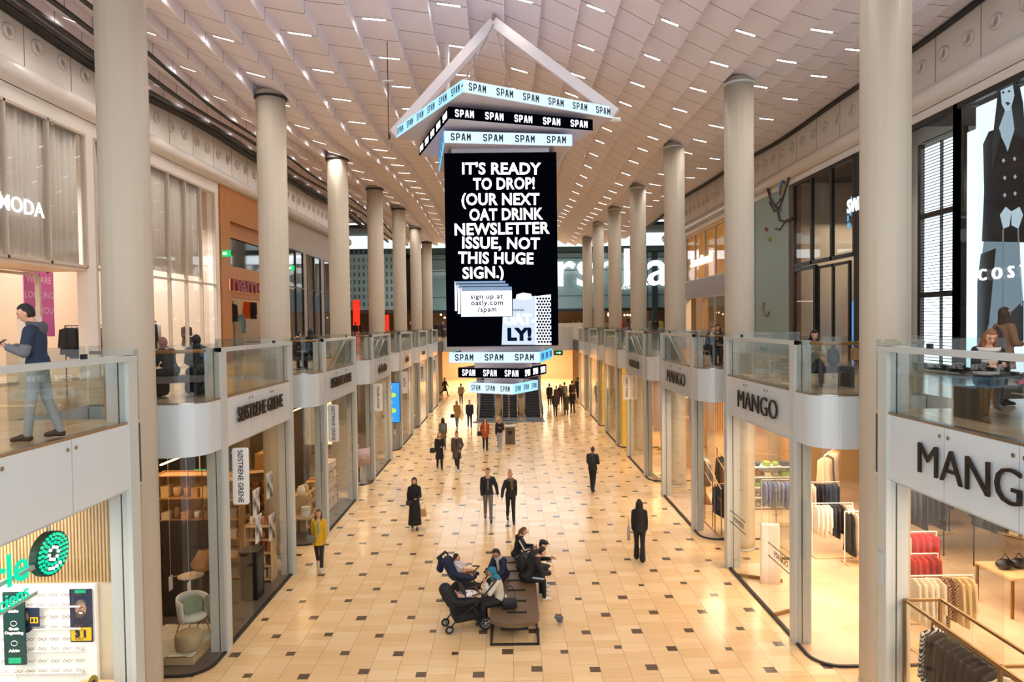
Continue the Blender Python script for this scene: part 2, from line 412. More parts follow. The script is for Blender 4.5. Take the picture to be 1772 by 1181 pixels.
# ---------------------------------------------------------------- balcony frames, balustrades and shop fronts along the hall
SIGN = {(-1, 0): 'SØSTRENE GRENE', (-1, 1): 'SØSTRENE GRENE', (-1, 2): 'claudia sträter', (-1, 3): 'sacha', (-1, 4): 'MARFIELD',
        (1, -1): 'MANGO', (1, 0): 'MANGO', (1, 1): 'MANGO', (1, 2): 'GERRY WEBER'}
M_let = mat('black_letters', '#15120f', .35)
M_let_w = mat('white_edge', '#e8e8e8', .4)
def post_mb(x, y, sx):
    mb = MB()
    mb.box(sx * (x - .02), sx * (x + .13), y, y + .25, 0, RAIL)
    return mb
for sx in (-1, 1):
    sd = SIDE[sx]
    for n in range(-1, 6):
        b = PER * n; ya = 14.0 + b; yb = 18.6 + b
        if n == 5: yb = 57.0
        where = '%s balcony bay from the front on the %s' % (ORD[n + 1], sd)
        t = thing('balcony_frame', 'grey metal portal with glass balustrade, %s' % where, 'balcony frame', (0, 0, 0), 0, 'grey balcony frames along the hall')
        for y in (ya, yb - .25):
            p = post_mb(XF, y, sx).build('post', M_metal, t)
            MB().box(sx * (XF + .13), sx * (XF + .155), y + .02, y + .23, 0, RAIL - .02).build('post_joint', M_seam, p)
            MB().box(sx * (XF + .155), sx * (XF + .33), y, y + .25, 0, RAIL - .02).box(sx * (XF + .125), sx * (XF + .335), y - .002, y + .252, RAIL - .02, RAIL).build('post_back', M_metal, p)
        MB().box(sx * (XF - .03), sx * (XF + .14), ya, yb, RAIL - .085, RAIL).build('top_rail', M_metal, t)
        MB().box(sx * (XF + .01), sx * (XF + .05), ya + .25, yb - .25, FB, F1 - .02).build('fascia', M_fascia, t)
        MB().box(sx * (XF + .005), sx * (XF + .12), ya + .25, yb - .25, F1 - .03, F1 + .01).build('edge_strip', M_steel, t)
        w3 = (yb - ya - .5) / 3; cuts = [ya + .25 + w3 * q for q in range(4)]
        for q, (g0, g1) in enumerate([(cuts[q] + .006, cuts[q + 1] - .006) for q in range(3)]):
            g = MB().box(sx * (XF + .04), sx * (XF + .056), g0, g1, F1 + .01, RAIL - .09).build('balustrade_pane', M_glass_b, t)
        for ym in cuts[1:3]:
            for q in (-.09, .09):
                mbk = MB(); mbk.tube([(sx * (XF - .005), ym + q, F1 - .16), (sx * (XF + .03), ym + q, F1 - .16)], .028, 10)
                mbk.build('fixing_disc', M_steel, t)
            MB().box(sx * (XF + .007), sx * (XF + .02), ym - .005, ym + .005, FB, F1 - .03).build('fascia_joint', mat('joint_grey', '#9aa3a6', .4), t)
        if n <= 3:
            mbk = MB(); mbk.box(sx * (XF + .045), sx * (XF + .09), yb - 1.25, yb - 1.15, RAIL, RAIL + .07); mbk.build('rail_clip', M_black, t)
        # ground level glazing: panes, a pair of glass doors standing open is left to the shops
        g = thing('shop_window', 'glass shop front under the %s' % where, 'shop window', (0, 0, 0), 0, 'glass shop fronts under the balcony')
        nP = 3; wdt = (yb - ya - .5) / nP
        for q in range(nP):
            if n == 0 and q == 1: continue          # open doorway
            MB().box(sx * (XF + .05), sx * (XF + .066), ya + .25 + q * wdt + .006, ya + .25 + (q + 1) * wdt - .006, .05, FB).build('pane', M_glass, g)
        MB().box(sx * (XF + .02), sx * (XF + .10), ya + .25, yb - .25, 0, .05).build('floor_track', M_metal_d, g)
        MB().box(sx * (XF + .03), sx * (XF + .09), ya + .25, yb - .25, FB - .03, FB + .01).build('head_rail', M_metal, g)
        # short return pane and the rounded bay in front of the next frame
        if n >= 0:
            P = [(sx * x, y) for x, y in arc_path(n)]
            Pi = [(sx * x, y) for x, y in arc_path(n, .03)]
            c = thing('rounded_balcony', 'white rounded balcony corner beside the %s column from the front on the %s' % (ORD[n], sd), 'balcony', (0, 0, 0), 0, 'rounded balcony corners beside the columns')
            MB().wall(Pi, FB, F1 - .02, .05).build('fascia', M_fascia, c, False)
            MB().wall(Pi, F1 - .02, F1 + .01, .06).build('edge_strip', M_steel, c)
            MB().wall(Pi, F1 + .01, 6.42, .016).build('balustrade_pane', M_glass_b, c)
            Pr = [(sx * x, y) for x, y in arc_path(n, .09)][:-2]
            mbk = MB(); mbk.tube([(x, y, 6.285) for x, y in Pr], .035, 8); mbk.build('handrail', M_handrail, c, True)
            s2 = thing('rounded_shop_window', 'curved glass shop window under the rounded corner by the %s column on the %s' % (ORD[n], sd), 'shop window', (0, 0, 0), 0, 'curved shop windows under the balcony corners')
            MB().wall(Pi, .04, FB, .014).build('pane', M_glass, s2)
            MB().wall(Pi, 0, .04, .06).build('floor_track', M_metal_d, s2)
            # near side of the column recess
            q0 = 10.62 + b
            r = thing('recess_panel', 'narrow glass and white panel closing the recess before the %s column on the %s' % (ORD[n], sd), 'panel', (0, 0, 0), 0, 'recess panels beside the columns')
            path = [(sx * (XF + .03), q0 + .2), (sx * (XF + .03), 10.95 + b), (sx * 8.03, 10.95 + b), (sx * 8.03, 13.0 + b)]
            MB().wall(path, FB, F1 - .01, .03).build('fascia', M_fascia, r)
            MB().wall(path, F1 - .01, 6.42, .014).build('upper_pane', M_glass_b, r)
            MB().wall(path, .0, FB, .014).build('lower_pane', M_glass, r)
# ---------------------------------------------------------------- letters on the fascias and hanging blade signs
def fascia_sign(sx, n, s, size, width=1.0, bold=.01, z=None, y=None, m=None, ext=.016, **k):
    y0 = (14.0 + 18.6) / 2 + PER * n if y is None else y
    z = (FB + F1) / 2 if z is None else z
    loc = (sx * (XF - .045), y0, z); right = (0, -sx, 0) if sx > 0 else (0, 1, 0)
    M = FM(loc, right, (0, 0, 1))
    o = text('shop_sign', s, size, m or M_let, M, None, ext, bold, width=width, **k)
    return o
names = {('SØSTRENE GRENE', 0): 'raised dark serif lettering on the white fascia nearest the front left columns',
         ('SØSTRENE GRENE', 1): 'raised dark serif lettering on the second lettered fascia along the left'}
for n, lab in ((0, 'dark raised SØSTRENE GRENE lettering on the nearer left fascia'), (1, 'dark raised SØSTRENE GRENE lettering on the farther left fascia')):
    tag(fascia_sign(-1, n, 'SØSTRENE GRENE', .46, 1, .004, z=4.82, y=16.2 + PER * n, fit=2.9), lab, 'shop sign')
tag(fascia_sign(-1, 2, 'claudia sträter', .50, .72, .02, z=4.74), 'dark raised claudia sträter lettering on a left balcony fascia', 'shop sign')
tag(fascia_sign(-1, 3, 'sacha', .46, .9, .03), 'dark sacha lettering on a distant left balcony fascia', 'shop sign')
tag(fascia_sign(-1, 4, 'MARFIELD', .30, .9, .01), 'small dark lettering on the farthest lettered left fascia', 'shop sign')
tag(fascia_sign(1, 2, 'GERRY WEBER', .44, .8, .02), 'black GERRY WEBER lettering on a right balcony fascia', 'shop sign')
for n, lab in ((-1, 'largest black MANGO lettering, on the nearest right fascia'), (0, 'black MANGO lettering on the second right fascia'), (1, 'black MANGO lettering on the third right fascia')):
    yy = 8.42 if n == -1 else 16.1 + PER * n
    o = fascia_sign(1, n, 'MANGO', .64, 1.0, -.006, y=yy, z=4.74, fit=2.55); tag(o, lab, 'shop sign')
M_blade = mat('blade_sign', '#f0eeea', .5)
def blade(sx, y, s, lab, size=.15, x=5.78, z0=2.93, z1=4.15, color='#f0eeea'):
    w = .34; r = .05
    t = thing('blade_sign', lab, 'sign', (sx * x, y, 0), 0, 'hanging blade signs along the shop fronts')
    pl = []
    for cx, cz, a0 in ((w / 2 - r, z0 + r, -90), (w / 2 - r, z1 - r, 0), (-w / 2 + r, z1 - r, 90), (-w / 2 + r, z0 + r, 180)):
        for q in range(5):
            a = math.radians(a0 + 22.5 * q); pl.append((cx + r * math.cos(a), cz + r * math.sin(a)))
    Mx = Matrix(((1, 0, 0, 0), (0, 0, -1, 0), (0, 1, 0, 0), (0, 0, 0, 1)))
    MB().prism(pl, -.025, .025, Mx).build('board', mat('blade_' + color[1:], color, .5), t)
    MB().box(-sx * -.17, sx * .20, -.015, .015, z1 - .12, z1 - .09).build('bracket', M_metal, t)
    if s:
        text('lettering', s, size, M_let, FM((0, -.028, (z0 + z1) / 2), (0, 0, -1), (1, 0, 0)), t, .001, .002, width=.9)
    return t
blade(-1, 14.62, 'SØSTRENE GRENE', 'nearest white blade sign reading SØSTRENE GRENE downwards', .155)
blade(-1, 22.4, 'SØSTRENE GRENE', 'second white SØSTRENE GRENE blade sign along the left shop fronts', .155)
blade(-1, 30.2, 'claudia sträter', 'white claudia sträter blade sign on the left', .19)
blade(-1, 37.9, 'sacha', 'white sacha blade sign with bold letters on the left', .26)
blade(-1, 45.6, 'MARFIELD', 'white MARFIELD blade sign, the nearer of two on the left', .19)
blade(-1, 53.3, 'MARFIELD', 'white MARFIELD blade sign farthest down the left side', .19)
blade(1, 33.4, 'GERRY WEBER', 'white GERRY WEBER blade sign on the right shop fronts', .17)
# ---------------------------------------------------------------- upper side walls above the shop fronts
M_wall = mat('warm_white_wall', '#ece6df', .5)
M_cove = mat('glossy_cove', '#e2d9d0', .22)
for sx in (-1, 1):
    nm = SIDE[sx]
    struct('wall_%s_band' % nm, MB().box(sx * XW, sx * (XW + .3), 5, 51, 13.15, 15.6), M_wall)
    # rounded cove between the band and the shop fronts
    pr = [(0, 13.2)] + [(.26 * math.sin(PI * k / 10), 13.18 - .55 * (1 - math.cos(PI * k / 10)) / 2) for k in range(11)] + [(0, 12.60)]
    R = [[(sx * (XW - d), y, z) for d, z in pr] + [(sx * (XW + .3), y, 12.6), (sx * (XW + .3), y, 13.2)] for y in (5, 51)]
    struct('trim_%d' % (11 if sx < 0 else 12), MB().rings(R), M_cove, True)
    struct('wall_%s_outer' % nm, MB().box(sx * 18.5, sx * 18.8, 3, YEND, 0, 15.8), mat('shop_back_wall', '#cdbfae', .8))
    # panel joints on the band
    mj = MB()
    for k in range(24): mj.box(sx * (XW - .004), sx * XW, 8 + 1.8 * k, 8.025 + 1.8 * k, 13.2, 14.8)
    struct('trim_%d' % (13 if sx < 0 else 14), mj, mat('panel_joint', '#8d847c', .6))
# air nozzles
M_noz = mat('nozzle_ring', '#d8d0c8', .45)
mesh_ring = MB().lathe([(.085, 0), (.10, .02), (.10, .05), (.15, .075), (.19, .05), (.20, 0)], 22)
mesh_hole = MB().lathe([(.001, .012), (.085, .012), (.086, .0), (.001, 0)], 18)
proto = None
for sx in (-1, 1):
    for k in range(40):
        y = 10.6 + .98 * k
        if y > 50: continue
        if (sx < 0 and 12 < 0): continue
        lab = 'round jet air nozzle in the pale band above the %s upper shops' % SIDE[sx]
        Mx = Matrix(((0, 0, -sx, sx * XW), (0, 1, 0, 0), (sx, 0, 0, 0), (0, 0, 0, 1)))
        if proto is None or proto[0] != sx:
            t = thing('air_nozzle', lab, 'air vent', (0, y, 13.85), 0, 'air nozzles along the %s band' % SIDE[sx])
            a = MB().add(mesh_ring.v, mesh_ring.f, Mx).build('ring', M_noz, t, True)
            h = MB().add(mesh_hole.v, mesh_hole.f, Mx).build('core', mat('nozzle_core', '#b4aaa2', .5), t)
            proto = (sx, t)
        else:
            clone(proto[1], (0, y, 13.85))
def upper_glass(sx, y0, y1, z0, z1, name, label, frame, panes=3, mid=None, x=XW, gm=None, fw=.07):
    t = thing(name, label, 'shop window', (0, 0, 0))
    w = (y1 - y0) / panes
    fr = MB()
    fr.box(sx * (x - .03), sx * (x + .09), y0, y1, z1 - fw, z1); fr.box(sx * (x - .03), sx * (x + .09), y0, y1, z0, z0 + fw)
    for k in range(panes + 1): fr.box(sx * (x - .03), sx * (x + .09), y0 + w * k - fw / 2, y0 + w * k + fw / 2, z0, z1)
    if mid: fr.box(sx * (x - .03), sx * (x + .09), y0, y1, mid - fw / 2, mid + fw / 2)
    fr.build('window_frame', frame, t)
    for k in range(panes): MB().box(sx * (x + .02), sx * (x + .036), y0 + w * k + fw / 2, y0 + w * (k + 1) - fw / 2, z0 + fw, z1 - fw).build('pane', gm or M_glass, t)
    return t
M_fr_w = mat('pale_frame', '#cbbdb0', .4); M_fr_d = mat('dark_frame', '#1d1b1a', .35)
def curtain(name, label, sx, x, y0, y1, z0, z1, m):
    n = int((y1 - y0) / .035); pts = [(sx * (x + .05 * math.sin(i * .95) + .03 * math.sin(i * .31)), y0 + (y1 - y0) * i / n) for i in range(n + 1)]
    o = MB().wall(pts, z0, z1, .012).build(name, m, None, True); return tag(o, label, 'curtain')
M_curt = mat('sheer_white_curtain', '#efe6de', .8)
# left upper: fashion shop with tall windows
YM0, YM1 = 14.0, 28.0
struct('wall_left_lintel', MB().box(-XW, -XW - .3, 5, 28.18, 12.2, 12.62), M_wall)
for (a, b2) in ((19.3, 19.75), (22.2, 22.75), (27.75, 28.15), (5, 13.2)):
    struct('wall_left_pier', MB().box(-XW, -XW - .3, a, b2, F1, 12.2), M_wall)
upper_glass(-1, 13.2, 19.3, 8.45, 12.2, 'tall_shop_window', 'tall pale framed window behind the white MODA letters', M_fr_w, 4)
upper_glass(-1, 19.75, 22.2, F1, 12.2, 'tall_shop_window', 'tall pale window between the MODA shop entrance and the front left column', M_fr_w, 1, 8.45)
upper_glass(-1, 22.75, 27.75, F1, 12.2, 'tall_shop_window', 'tall pale window of four panes beside the orange wood front', M_fr_w, 4, 8.45)
curtain('sheer_curtain', 'sheer white curtain hanging behind the MODA window', -1, XW + .18, 13.4, 19.2, 8.55, 12.2, M_curt)
curtain('sheer_curtain', 'narrow sheer white curtain in the window beside the MODA entrance', -1, XW + .18, 19.9, 22.0, 8.6, 12.2, M_curt)
curtain('sheer_curtain', 'sheer white curtain hanging in the four pane window by the orange wood front', -1, XW + .18, 22.9, 26.6, 8.7, 12.2, M_curt)
M_sign_w = glow('sign_white', '#ffffff', 1.3)
o = text('shop_sign', 'MODA', .52, M_sign_w, FM((-XW + .08, 16.15, 9.22), (0, 1, 0), (0, 0, 1)), None, .012, .004, align='RIGHT')
tag(o, 'white illuminated MODA letters on the upper left shop window', 'shop sign')
o.location = VX(76, 367, -XW + .1)
# doorway surround of that shop
struct('wall_left_soffit', MB().box(-XW, -XW - 1.6, 13.2, 19.3, 8.35, 8.5), mat('cream_soffit', '#d8c4ae', .5))
upper_glass(-1, 16.9, 19.2, F1, 8.3, 'shop_entrance_glass', 'glass screen of the MODA shop entrance set back behind the man', M_fr_w, 1, x=XW + 1.3)
struct('wall_left_back', MB().box(-17.5, -17.7, 5, 50, F1, 12.5), mat('peach_back_wall', '#c8b3a0', .7))
for y in (13.2, 28.2, 37.0, 50.3): struct('wall_left_partition', MB().box(-XW - .2, -17.5, y - .06, y + .06, F1, 12.5), mat('partition', '#cdbfb2', .7))
struct('ceiling_left_shops', MB().box(-XW - .3, -17.7, 5, 50.3, 12.5, 12.6), mat('grey_shop_ceiling', '#6b625a', .8))
# orange wood shop front
M_owood = mat('orange_wood', '#b6793e', .45, vary=(3, '#a56a32'), stretch=(1, 9, .4))
YO0, YO1 = 28.2, 36.6
wf = thing('wood_shop_front', 'orange wood panelled shop front with a dark upper window', 'shop front')
mbw = MB()
mbw.box(-XW + .06, -XW - .3, YO0, YO1, 11.25, 12.62); mbw.box(-XW + .06, -XW - .3, YO0, YO0 + .95, F1, 11.25); mbw.box(-XW + .06, -XW - .3, YO1 - .95, YO1, F1, 11.25)
mbw.box(-XW + .0, -XW - .3, YO0 + .95, YO1 - .95, 8.0, 9.35)
mbw.box(-XW - .12, -XW - .3, YO0 + .95, YO1 - .95, 10.55, 11.25)
mbw.build('panelling', M_owood, wf)
MB().box(-XW - .12, -XW - .16, YO0 + 1.1, YO1 - 1.1, 9.35, 10.6).build('dark_window', mat('dark_glass', '#17130f', .05), wf)
MB().box(-XW - .05, -XW - .3, YO0 + .95, YO1 - .95, 7.9, 8.0).build('soffit', mat('soffit_cream', '#d9bb93', .5), wf)
M_red = mat('red_letters', '#7d1420', .4)
bk = text('shop_sign', 'name it', 1.0, M_red, FM((-XW + .14, 31.0, 8.50), (0, 1, 0), (0, 0, 1)), None, .06, .028, fit=5.2)
bk.location = (-XW + .12, 31.6, 8.62)
tag(bk, 'dark red lower case shop letters on the orange wood front', 'shop sign')
hal = text('lit_edge', 'name it', 1.0, glow('letter_halo', '#ffd2a0', 1.6), Matrix.Identity(4), bk, .02, .02, fit=5.24)
hal.location = (0, 0, -.075)
# beyond it: dark tall windows in a taupe wall
struct('wall_left_far', MB().box(-XW, -XW - .25, 36.6, 50.5, 11.0, 12.62), mat('taupe_wall', '#a3978b', .55, bump=(40, .2)))
for a, b2 in ((36.6, 36.8), (39.6, 40.35), (43.3, 44.1), (47.0, 50.5)):
    struct('wall_left_far_pier', MB().box(-XW, -XW - .25, a, b2, F1, 11.0), MATS['taupe_wall'])
for k, (a, b2) in enumerate(((36.8, 39.6), (40.35, 43.3), (44.1, 47.0))):
    w_ = upper_glass(-1, a, b2, F1, 11.0, 'dark_shop_window', '%s tall black framed window in the taupe left wall' % ORD[k], M_fr_d, 2, 8.9)
    MB().box(-XW - .05, -XW - .1, a + .1, b2 - .1, 7.6, 8.6).build('louvre_panel', mat('blue_grey_louvre', '#3f4656', .5), w_)
# right upper: display windows
struct('wall_right_lintel', MB().box(XW, XW + .3, 5, 50.5, 12.35, 12.62), M_wall)
struct('wall_right_back', MB().box(17.5, 17.7, 5, 50, F1, 12.5), mat('dark_back_wall', '#4a433c', .7))
struct('ceiling_right_shops', MB().box(XW + .3, 17.7, 5, 50.3, 12.5, 12.6), mat('dark_shop_ceiling', '#2d2a28', .8))
for y in (13.0, 20.6, 28.9, 36.3, 50.3): struct('wall_right_partition', MB().box(XW + .2, 17.5, y - .06, y + .06, F1, 12.5), mat('grey_partition', '#a39a90', .7))
# nearest: lightbox windows
upper_glass(1, 12.8, 17.95, F1 + .02, 12.35, 'display_window', 'black framed window in front of the big fashion poster', M_fr_d, 1, fw=.16)
upper_glass(1, 17.95, 20.5, F1 + .02, 12.35, 'display_window', 'black framed window in front of the tall louvred light panel', M_fr_d, 1, fw=.16)
lp = thing('louvre_light_panel', 'tall white louvred light panel with black bars in the right shop window', 'light panel')
MB().box(XW + .50, XW + .54, 18.35, 20.1, F1 + .1, 11.75).build('lit_sheet', glow('louvre_light', '#e9f4ff', 2.6), lp)
mbl = MB()
for k in range(74): mbl.box(XW + .42, XW + .49, 18.35, 20.1, F1 + .14 + .0885 * k, F1 + .158 + .0885 * k)
mbl.box(XW + .40, XW + .48, 19.2, 19.24, F1 + .1, 11.75)
for z in (7.35, 9.65): mbl.box(XW + .38, XW + .5, 18.3, 20.15, z, z + .16)
for y in (18.2, 20.1): mbl.box(XW + .38, XW + .5, y, y + .15, F1, 11.85)
mbl.build('louvre_frame', M_fr_d, lp)
MB().box(XW + .3, XW + .34, 17.6, 17.95, F1 + .1, 11.6).build('side_light', glow('side_light', '#cfeaff', 1.6), lp)
# ---------------------------------------------------------------- hanging stack of screens
SC = Vector((-.13, 17.35))
M_spam_w = glow('screen_pale_blue', '#d3ecfb', .95); M_spam_b = glow('screen_blue', '#5ab4f8', 1.3); M_spam_m = glow('screen_mid_blue', '#9fd6fa', 1.1)
M_ink = mat('screen_ink', '#0b1d3a', .6); M_scr_k = glow('screen_black', '#05060f', .5); M_scr_w = glow('screen_white', '#fbfbff', 1.9)
M_under = mat('sign_underside', '#c9c2cb', .4); M_scr_ink = glow('screen_dark_blue', '#061b38', .6)
sg = thing('hanging_screen_tower', 'tower of twisted SPAM screen rings around a tall black advert screen, hung from the ceiling', 'screen tower', (0, 0, 0))
sg.location = (0, 0, 0)
GLY = {'S': [[(1, .84), (.8, 1), (.2, 1), (0, .84), (0, .66), (.2, .53), (.8, .47), (1, .34), (1, .16), (.8, 0), (.2, 0), (0, .16)]],
       'P': [[(0, 0), (0, 1), (.75, 1), (1, .84), (1, .58), (.75, .42), (0, .42)]],
       'A': [[(0, 0), (.36, 1), (.64, 1), (1, 0)], [(.18, .32), (.82, .32)]], 'M': [[(0, 0), (0, 1), (.5, .38), (1, 1), (1, 0)]]}
def word_mb(w, h, word='SPAM'):
    """heavy rounded block capitals as flat strokes standing a little off the band"""
    mb = MB(); n = len(word); gw = w / (n + (n - 1) * .32); st = min(h * .24, gw * .30); i = 0
    for k, ch in enumerate(word):
        x0 = -w / 2 + k * gw * 1.32
        for path in GLY[ch]:
            P = [Vector((x0 + st / 2 + x * (gw - st), -h / 2 + st / 2 + y * (h - st))) for x, y in path]
            for p in P:
                i += 1; mb.prism([(p.x + st / 2 * math.cos(2 * PI * q / 10), p.y + st / 2 * math.sin(2 * PI * q / 10)) for q in range(10)], 0, .002 + .00002 * i)
            for p, r in zip(P, P[1:]):
                d = (r - p).normalized(); o = Vector((-d.y, d.x)) * st / 2; i += 1
                mb.prism([tuple(p - o), tuple(r - o), tuple(r + o), tuple(p + o)], 0, .002 + .00002 * i)
    return mb
def ring(side, ang, z0, z1, white, s, nrep, size, bold=.012, gap='   ', skip=None):
    h = side / math.sqrt(2)
    C = [Vector((SC.x + h * math.cos(math.radians(ang + 90 * k)), SC.y + h * math.sin(math.radians(ang + 90 * k)))) for k in range(4)]
    zb = EYE + z0; zt = EYE + z1
    plate = MB().prism([tuple(c) for c in C], zb - .012, zb + .02).build('ring_underside', M_under, sg)
    top = MB().prism([tuple(c) for c in C], zt - .02, zt).build('ring_top', M_under, sg)
    core = MB().prism([tuple(SC + (c - SC) * .62) for c in C], zb + .02, zt - .02).build('ring_core', M_under, sg)
    for k in range(4):
        a, b = C[k], C[(k + 1) % 4]; d = (b - a).normalized(); nrm = Vector((d.y, -d.x))
        if nrm.dot((a + b) / 2 - SC) < 0: nrm = -nrm
        pm = MB(); o = nrm * .015
        pm.prism([tuple(a - o), tuple(b - o), tuple(b + o), tuple(a + o)], zb, zt)
        face = pm.build('screen_band', ((M_spam_b if abs(nrm.x) > .95 else M_spam_m if abs(nrm.x) > .8 else M_spam_w) if white else M_scr_k), sg)  # side faces bluer: off-angle LED tint put into the colour
        # letters run left to right for somebody in front of this face
        right = Vector((-nrm.y, nrm.x, 0)); mid = (a + b) / 2 + nrm * .017
        pitch = side / nrep; lh = size * .70; lw = min(pitch * .62, lh * 3.3)
        for q in range(nrep):
            o2 = word_mb(lw, lh).build('band_word', M_ink if white else M_scr_w, face)
            c_ = mid + right.xy * (pitch * (q + .5 - nrep / 2))
            o2.matrix_local = FM((c_.x, c_.y, (zb + zt) / 2), right, (0, 0, 1))
ring(4.03, 254.5, 4.92, 5.18, True, 'SPAM', 6, .235)
ring(3.46, 243, 4.53, 4.79, False, 'SPAM', 5, .235, gap='   ')
ring(2.97, 233, 4.14, 4.40, True, 'SPAM', 4, .24, gap='    ')
ring(2.20, 304, -.93, -.68, True, 'SPAM', 3, .23, gap='    ')
ring(1.70, 293, -1.32, -1.08, False, 'SPAM', 3, .225, gap='  ', bold=.016)
ring(1.27, 285, -1.72, -1.47, True, 'SPAM', 3, .20, gap='  ')
# tower core between the rings and the screen box
for (s_, z0, z1) in ((1.7, 4.79, 4.92), (1.7, 4.40, 4.53), (2.3, 3.98, 4.14), (2.0, -.68, -.52), (1.4, -1.08, -.93), (.95, -1.47, -1.32)):
    MB().box(SC.x - s_ / 2, SC.x + s_ / 2, SC.y - s_ / 2, SC.y + s_ / 2, EYE + z0, EYE + z1).build('tower_core', M_under, sg)
hs = 1.31
bx = MB().box(SC.x - hs, SC.x + hs, SC.y - hs, SC.y + hs, EYE - .54, EYE + 3.99).build('screen_housing', mat('screen_housing', '#1a1a1e', .5), sg)
MB().box(SC.x - hs - .0, SC.x + hs + .0, SC.y - hs - .03, SC.y - hs, EYE - .52, EYE + 3.98).build('screen_face', M_scr_k, sg)
yf = SC.y - hs - .034
def scr(px, py): return VY(px, py, yf)
def stext(nm, s, px, py, hpx, m, bold=.02, width=1.0, rot=0.0, **k):
    c = scr(px, py); sz = hpx / FOC * yf / .70
    r = math.radians(rot)
    return text(nm, s, sz, m, FM(c, (math.cos(r), 0, math.sin(r)), (-math.sin(r), 0, math.cos(r))), sg, .001, bold * sz, width=width, **k)
random.seed(3)
LINES = [("IT'S READY", 868, 293, 136), ("TO DROP!", 872, 319, 106), ("(OUR NEXT", 866, 346, 134), ("OAT DRINK", 876, 372, 127),
         ("NEWSLETTER", 869, 397, 164), ("ISSUE, NOT", 867, 422, 134), ("THIS HUGE", 858, 448, 130), ("SIGN.)", 836, 473, 71)]
for s, px, py, wpx in LINES:
    stext('advert_line', s, px, py, 19.2, M_scr_w, .030, 1.0, random.uniform(-1.5, 1.5), space=1.04, fit=wpx / FOC * yf)
def srect(nm, x0, y0, x1, y1, m, d=0.0):
    a = scr(x0, y1); b = scr(x1, y0)
    return MB().box(a.x, b.x, yf - .002 - d, yf - d + .002, a.z, b.z).build(nm, m, sg)
M_grey1 = glow('screen_grey', '#c9d6e6', .95); M_bar = glow('screen_bar', '#8fa6c4', .8)
for k, (dx, dy) in enumerate(((0, 0), (5, 5), (11, 10))):
    srect('window_border', 786 + dx, 485 + dy, 876 + dx, 540 + dy, M_scr_ink, .004 + k * .012)
    srect('popup_window', 787.5 + dx, 486.5 + dy, 874.5 + dx, 538.5 + dy, M_scr_w, .008 + k * .012)
    srect('title_bar', 787.5 + dx, 486.5 + dy, 874.5 + dx, 494.5 + dy, M_bar, .011 + k * .012)
mono = [("sign up at", 842, 513.5), ("oatly.com", 843, 524.5), ("/spam", 843, 536)]
yf0 = yf; yf = yf0 - .042
for s, px, py in mono: stext('popup_text', s, px, py, 8.6, M_scr_ink, .03, 1.0, space=1.15)
yf = yf0
# drink carton artwork on the screen, lower right
def spoly(nm, pts, m, d):
    P = [scr(x, y) for x, y in pts]; Mx = Matrix(((1, 0, 0, 0), (0, 0, 1, yf - d), (0, 1, 0, 0), (0, 0, 0, 1)))
    return MB().prism([(p.x, p.z) for p in P], -.002, .002, Mx).build(nm, m, sg)
spoly('carton_front', [(868, 597), (870, 548), (887, 518), (927, 512), (927, 597)], M_grey1, .003)
spoly('carton_side', [(927, 597), (927, 513), (953, 510), (954, 597)], M_scr_w, .003)
md = MB()
for i in range(5):
    for j in range(16):
        p = scr(930 + i * 5.0 + (2.5 if j % 2 else 0), 517 + j * 5.0); md.tube([(p.x, yf - .008, p.z), (p.x, yf - .006, p.z)], .030, 8)
md.build('dot_pattern', M_scr_ink, sg)
spoly('carton_cap', [(893, 517), (894, 510), (905, 507), (919, 509), (920, 516), (906, 520)], M_scr_w, .006)
yf = yf0 - .008
stext('carton_text', 'ORIGINAL', 895, 537, 4, M_scr_ink, .02)
stext('carton_text', 'OAT-', 899, 554, 17, M_scr_w, .05, .95)
stext('carton_text', 'LY!', 899, 580, 20, M_scr_ink, .06, 1.1)
yf = yf0
# suspension: apex, four sloping beams, cross pipes and cables
ap = Vector((SC.x - .12, SC.y, EYE + 7.55)); h1 = 4.03 / math.sqrt(2)
for k in range(4):
    a = math.radians(254.5 + 90 * k); e = Vector((SC.x + 1.02 * h1 * math.cos(a), SC.y + 1.02 * h1 * math.sin(a), EYE + 5.02))
    if k in (1, 3):
        d = (e - ap).normalized(); side = Vector((-math.sin(a), math.cos(a), 0)) * .10; n_ = d.cross(side).normalized() * .12
        R = [[p + side + n_, p - side + n_, p - side - n_, p + side - n_] for p in (ap, e)]
        MB().rings(R).build('sloping_beam', mat('sign_beam', '#d9d4d6', .4), sg)
    else:
        MB().tube([ap, e], .022, 8).build('guy_wire', M_steel, sg)
MB().tube([ap + Vector((0, 0, -.12)), ap + Vector((0, 0, .25))], [.05, .05], 10).build('apex_pin', M_steel, sg)
MB().tube([ap + Vector((0, 0, .2)), Vector((ap.x, ap.y, ceil_h(ap.x, ap.y) + .1))], .012, 6).build('hanging_cable', M_black, sg)
pp = MB(); zc_ = EYE + 5.55
pp.tube([(-2.2, 18.6, zc_), (1.7, 18.9, zc_ + .02)], .075, 10); pp.build('cross_pipe', M_white, sg, True)
for (x, y) in ((-1.55, 18.65), (1.25, 18.86)):
    MB().tube([(x, y, zc_ - .1), (x, y, ceil_h(x, y) + .1 if x < 0 else zc_ + .25)], .055, 10).build('hanger_post', M_white, sg, True)
MB().tube([(1.25, 18.9, zc_ + .12), (3.2, 19.2, zc_ + .1)], .06, 10).build('cross_pipe', M_white, sg, True)
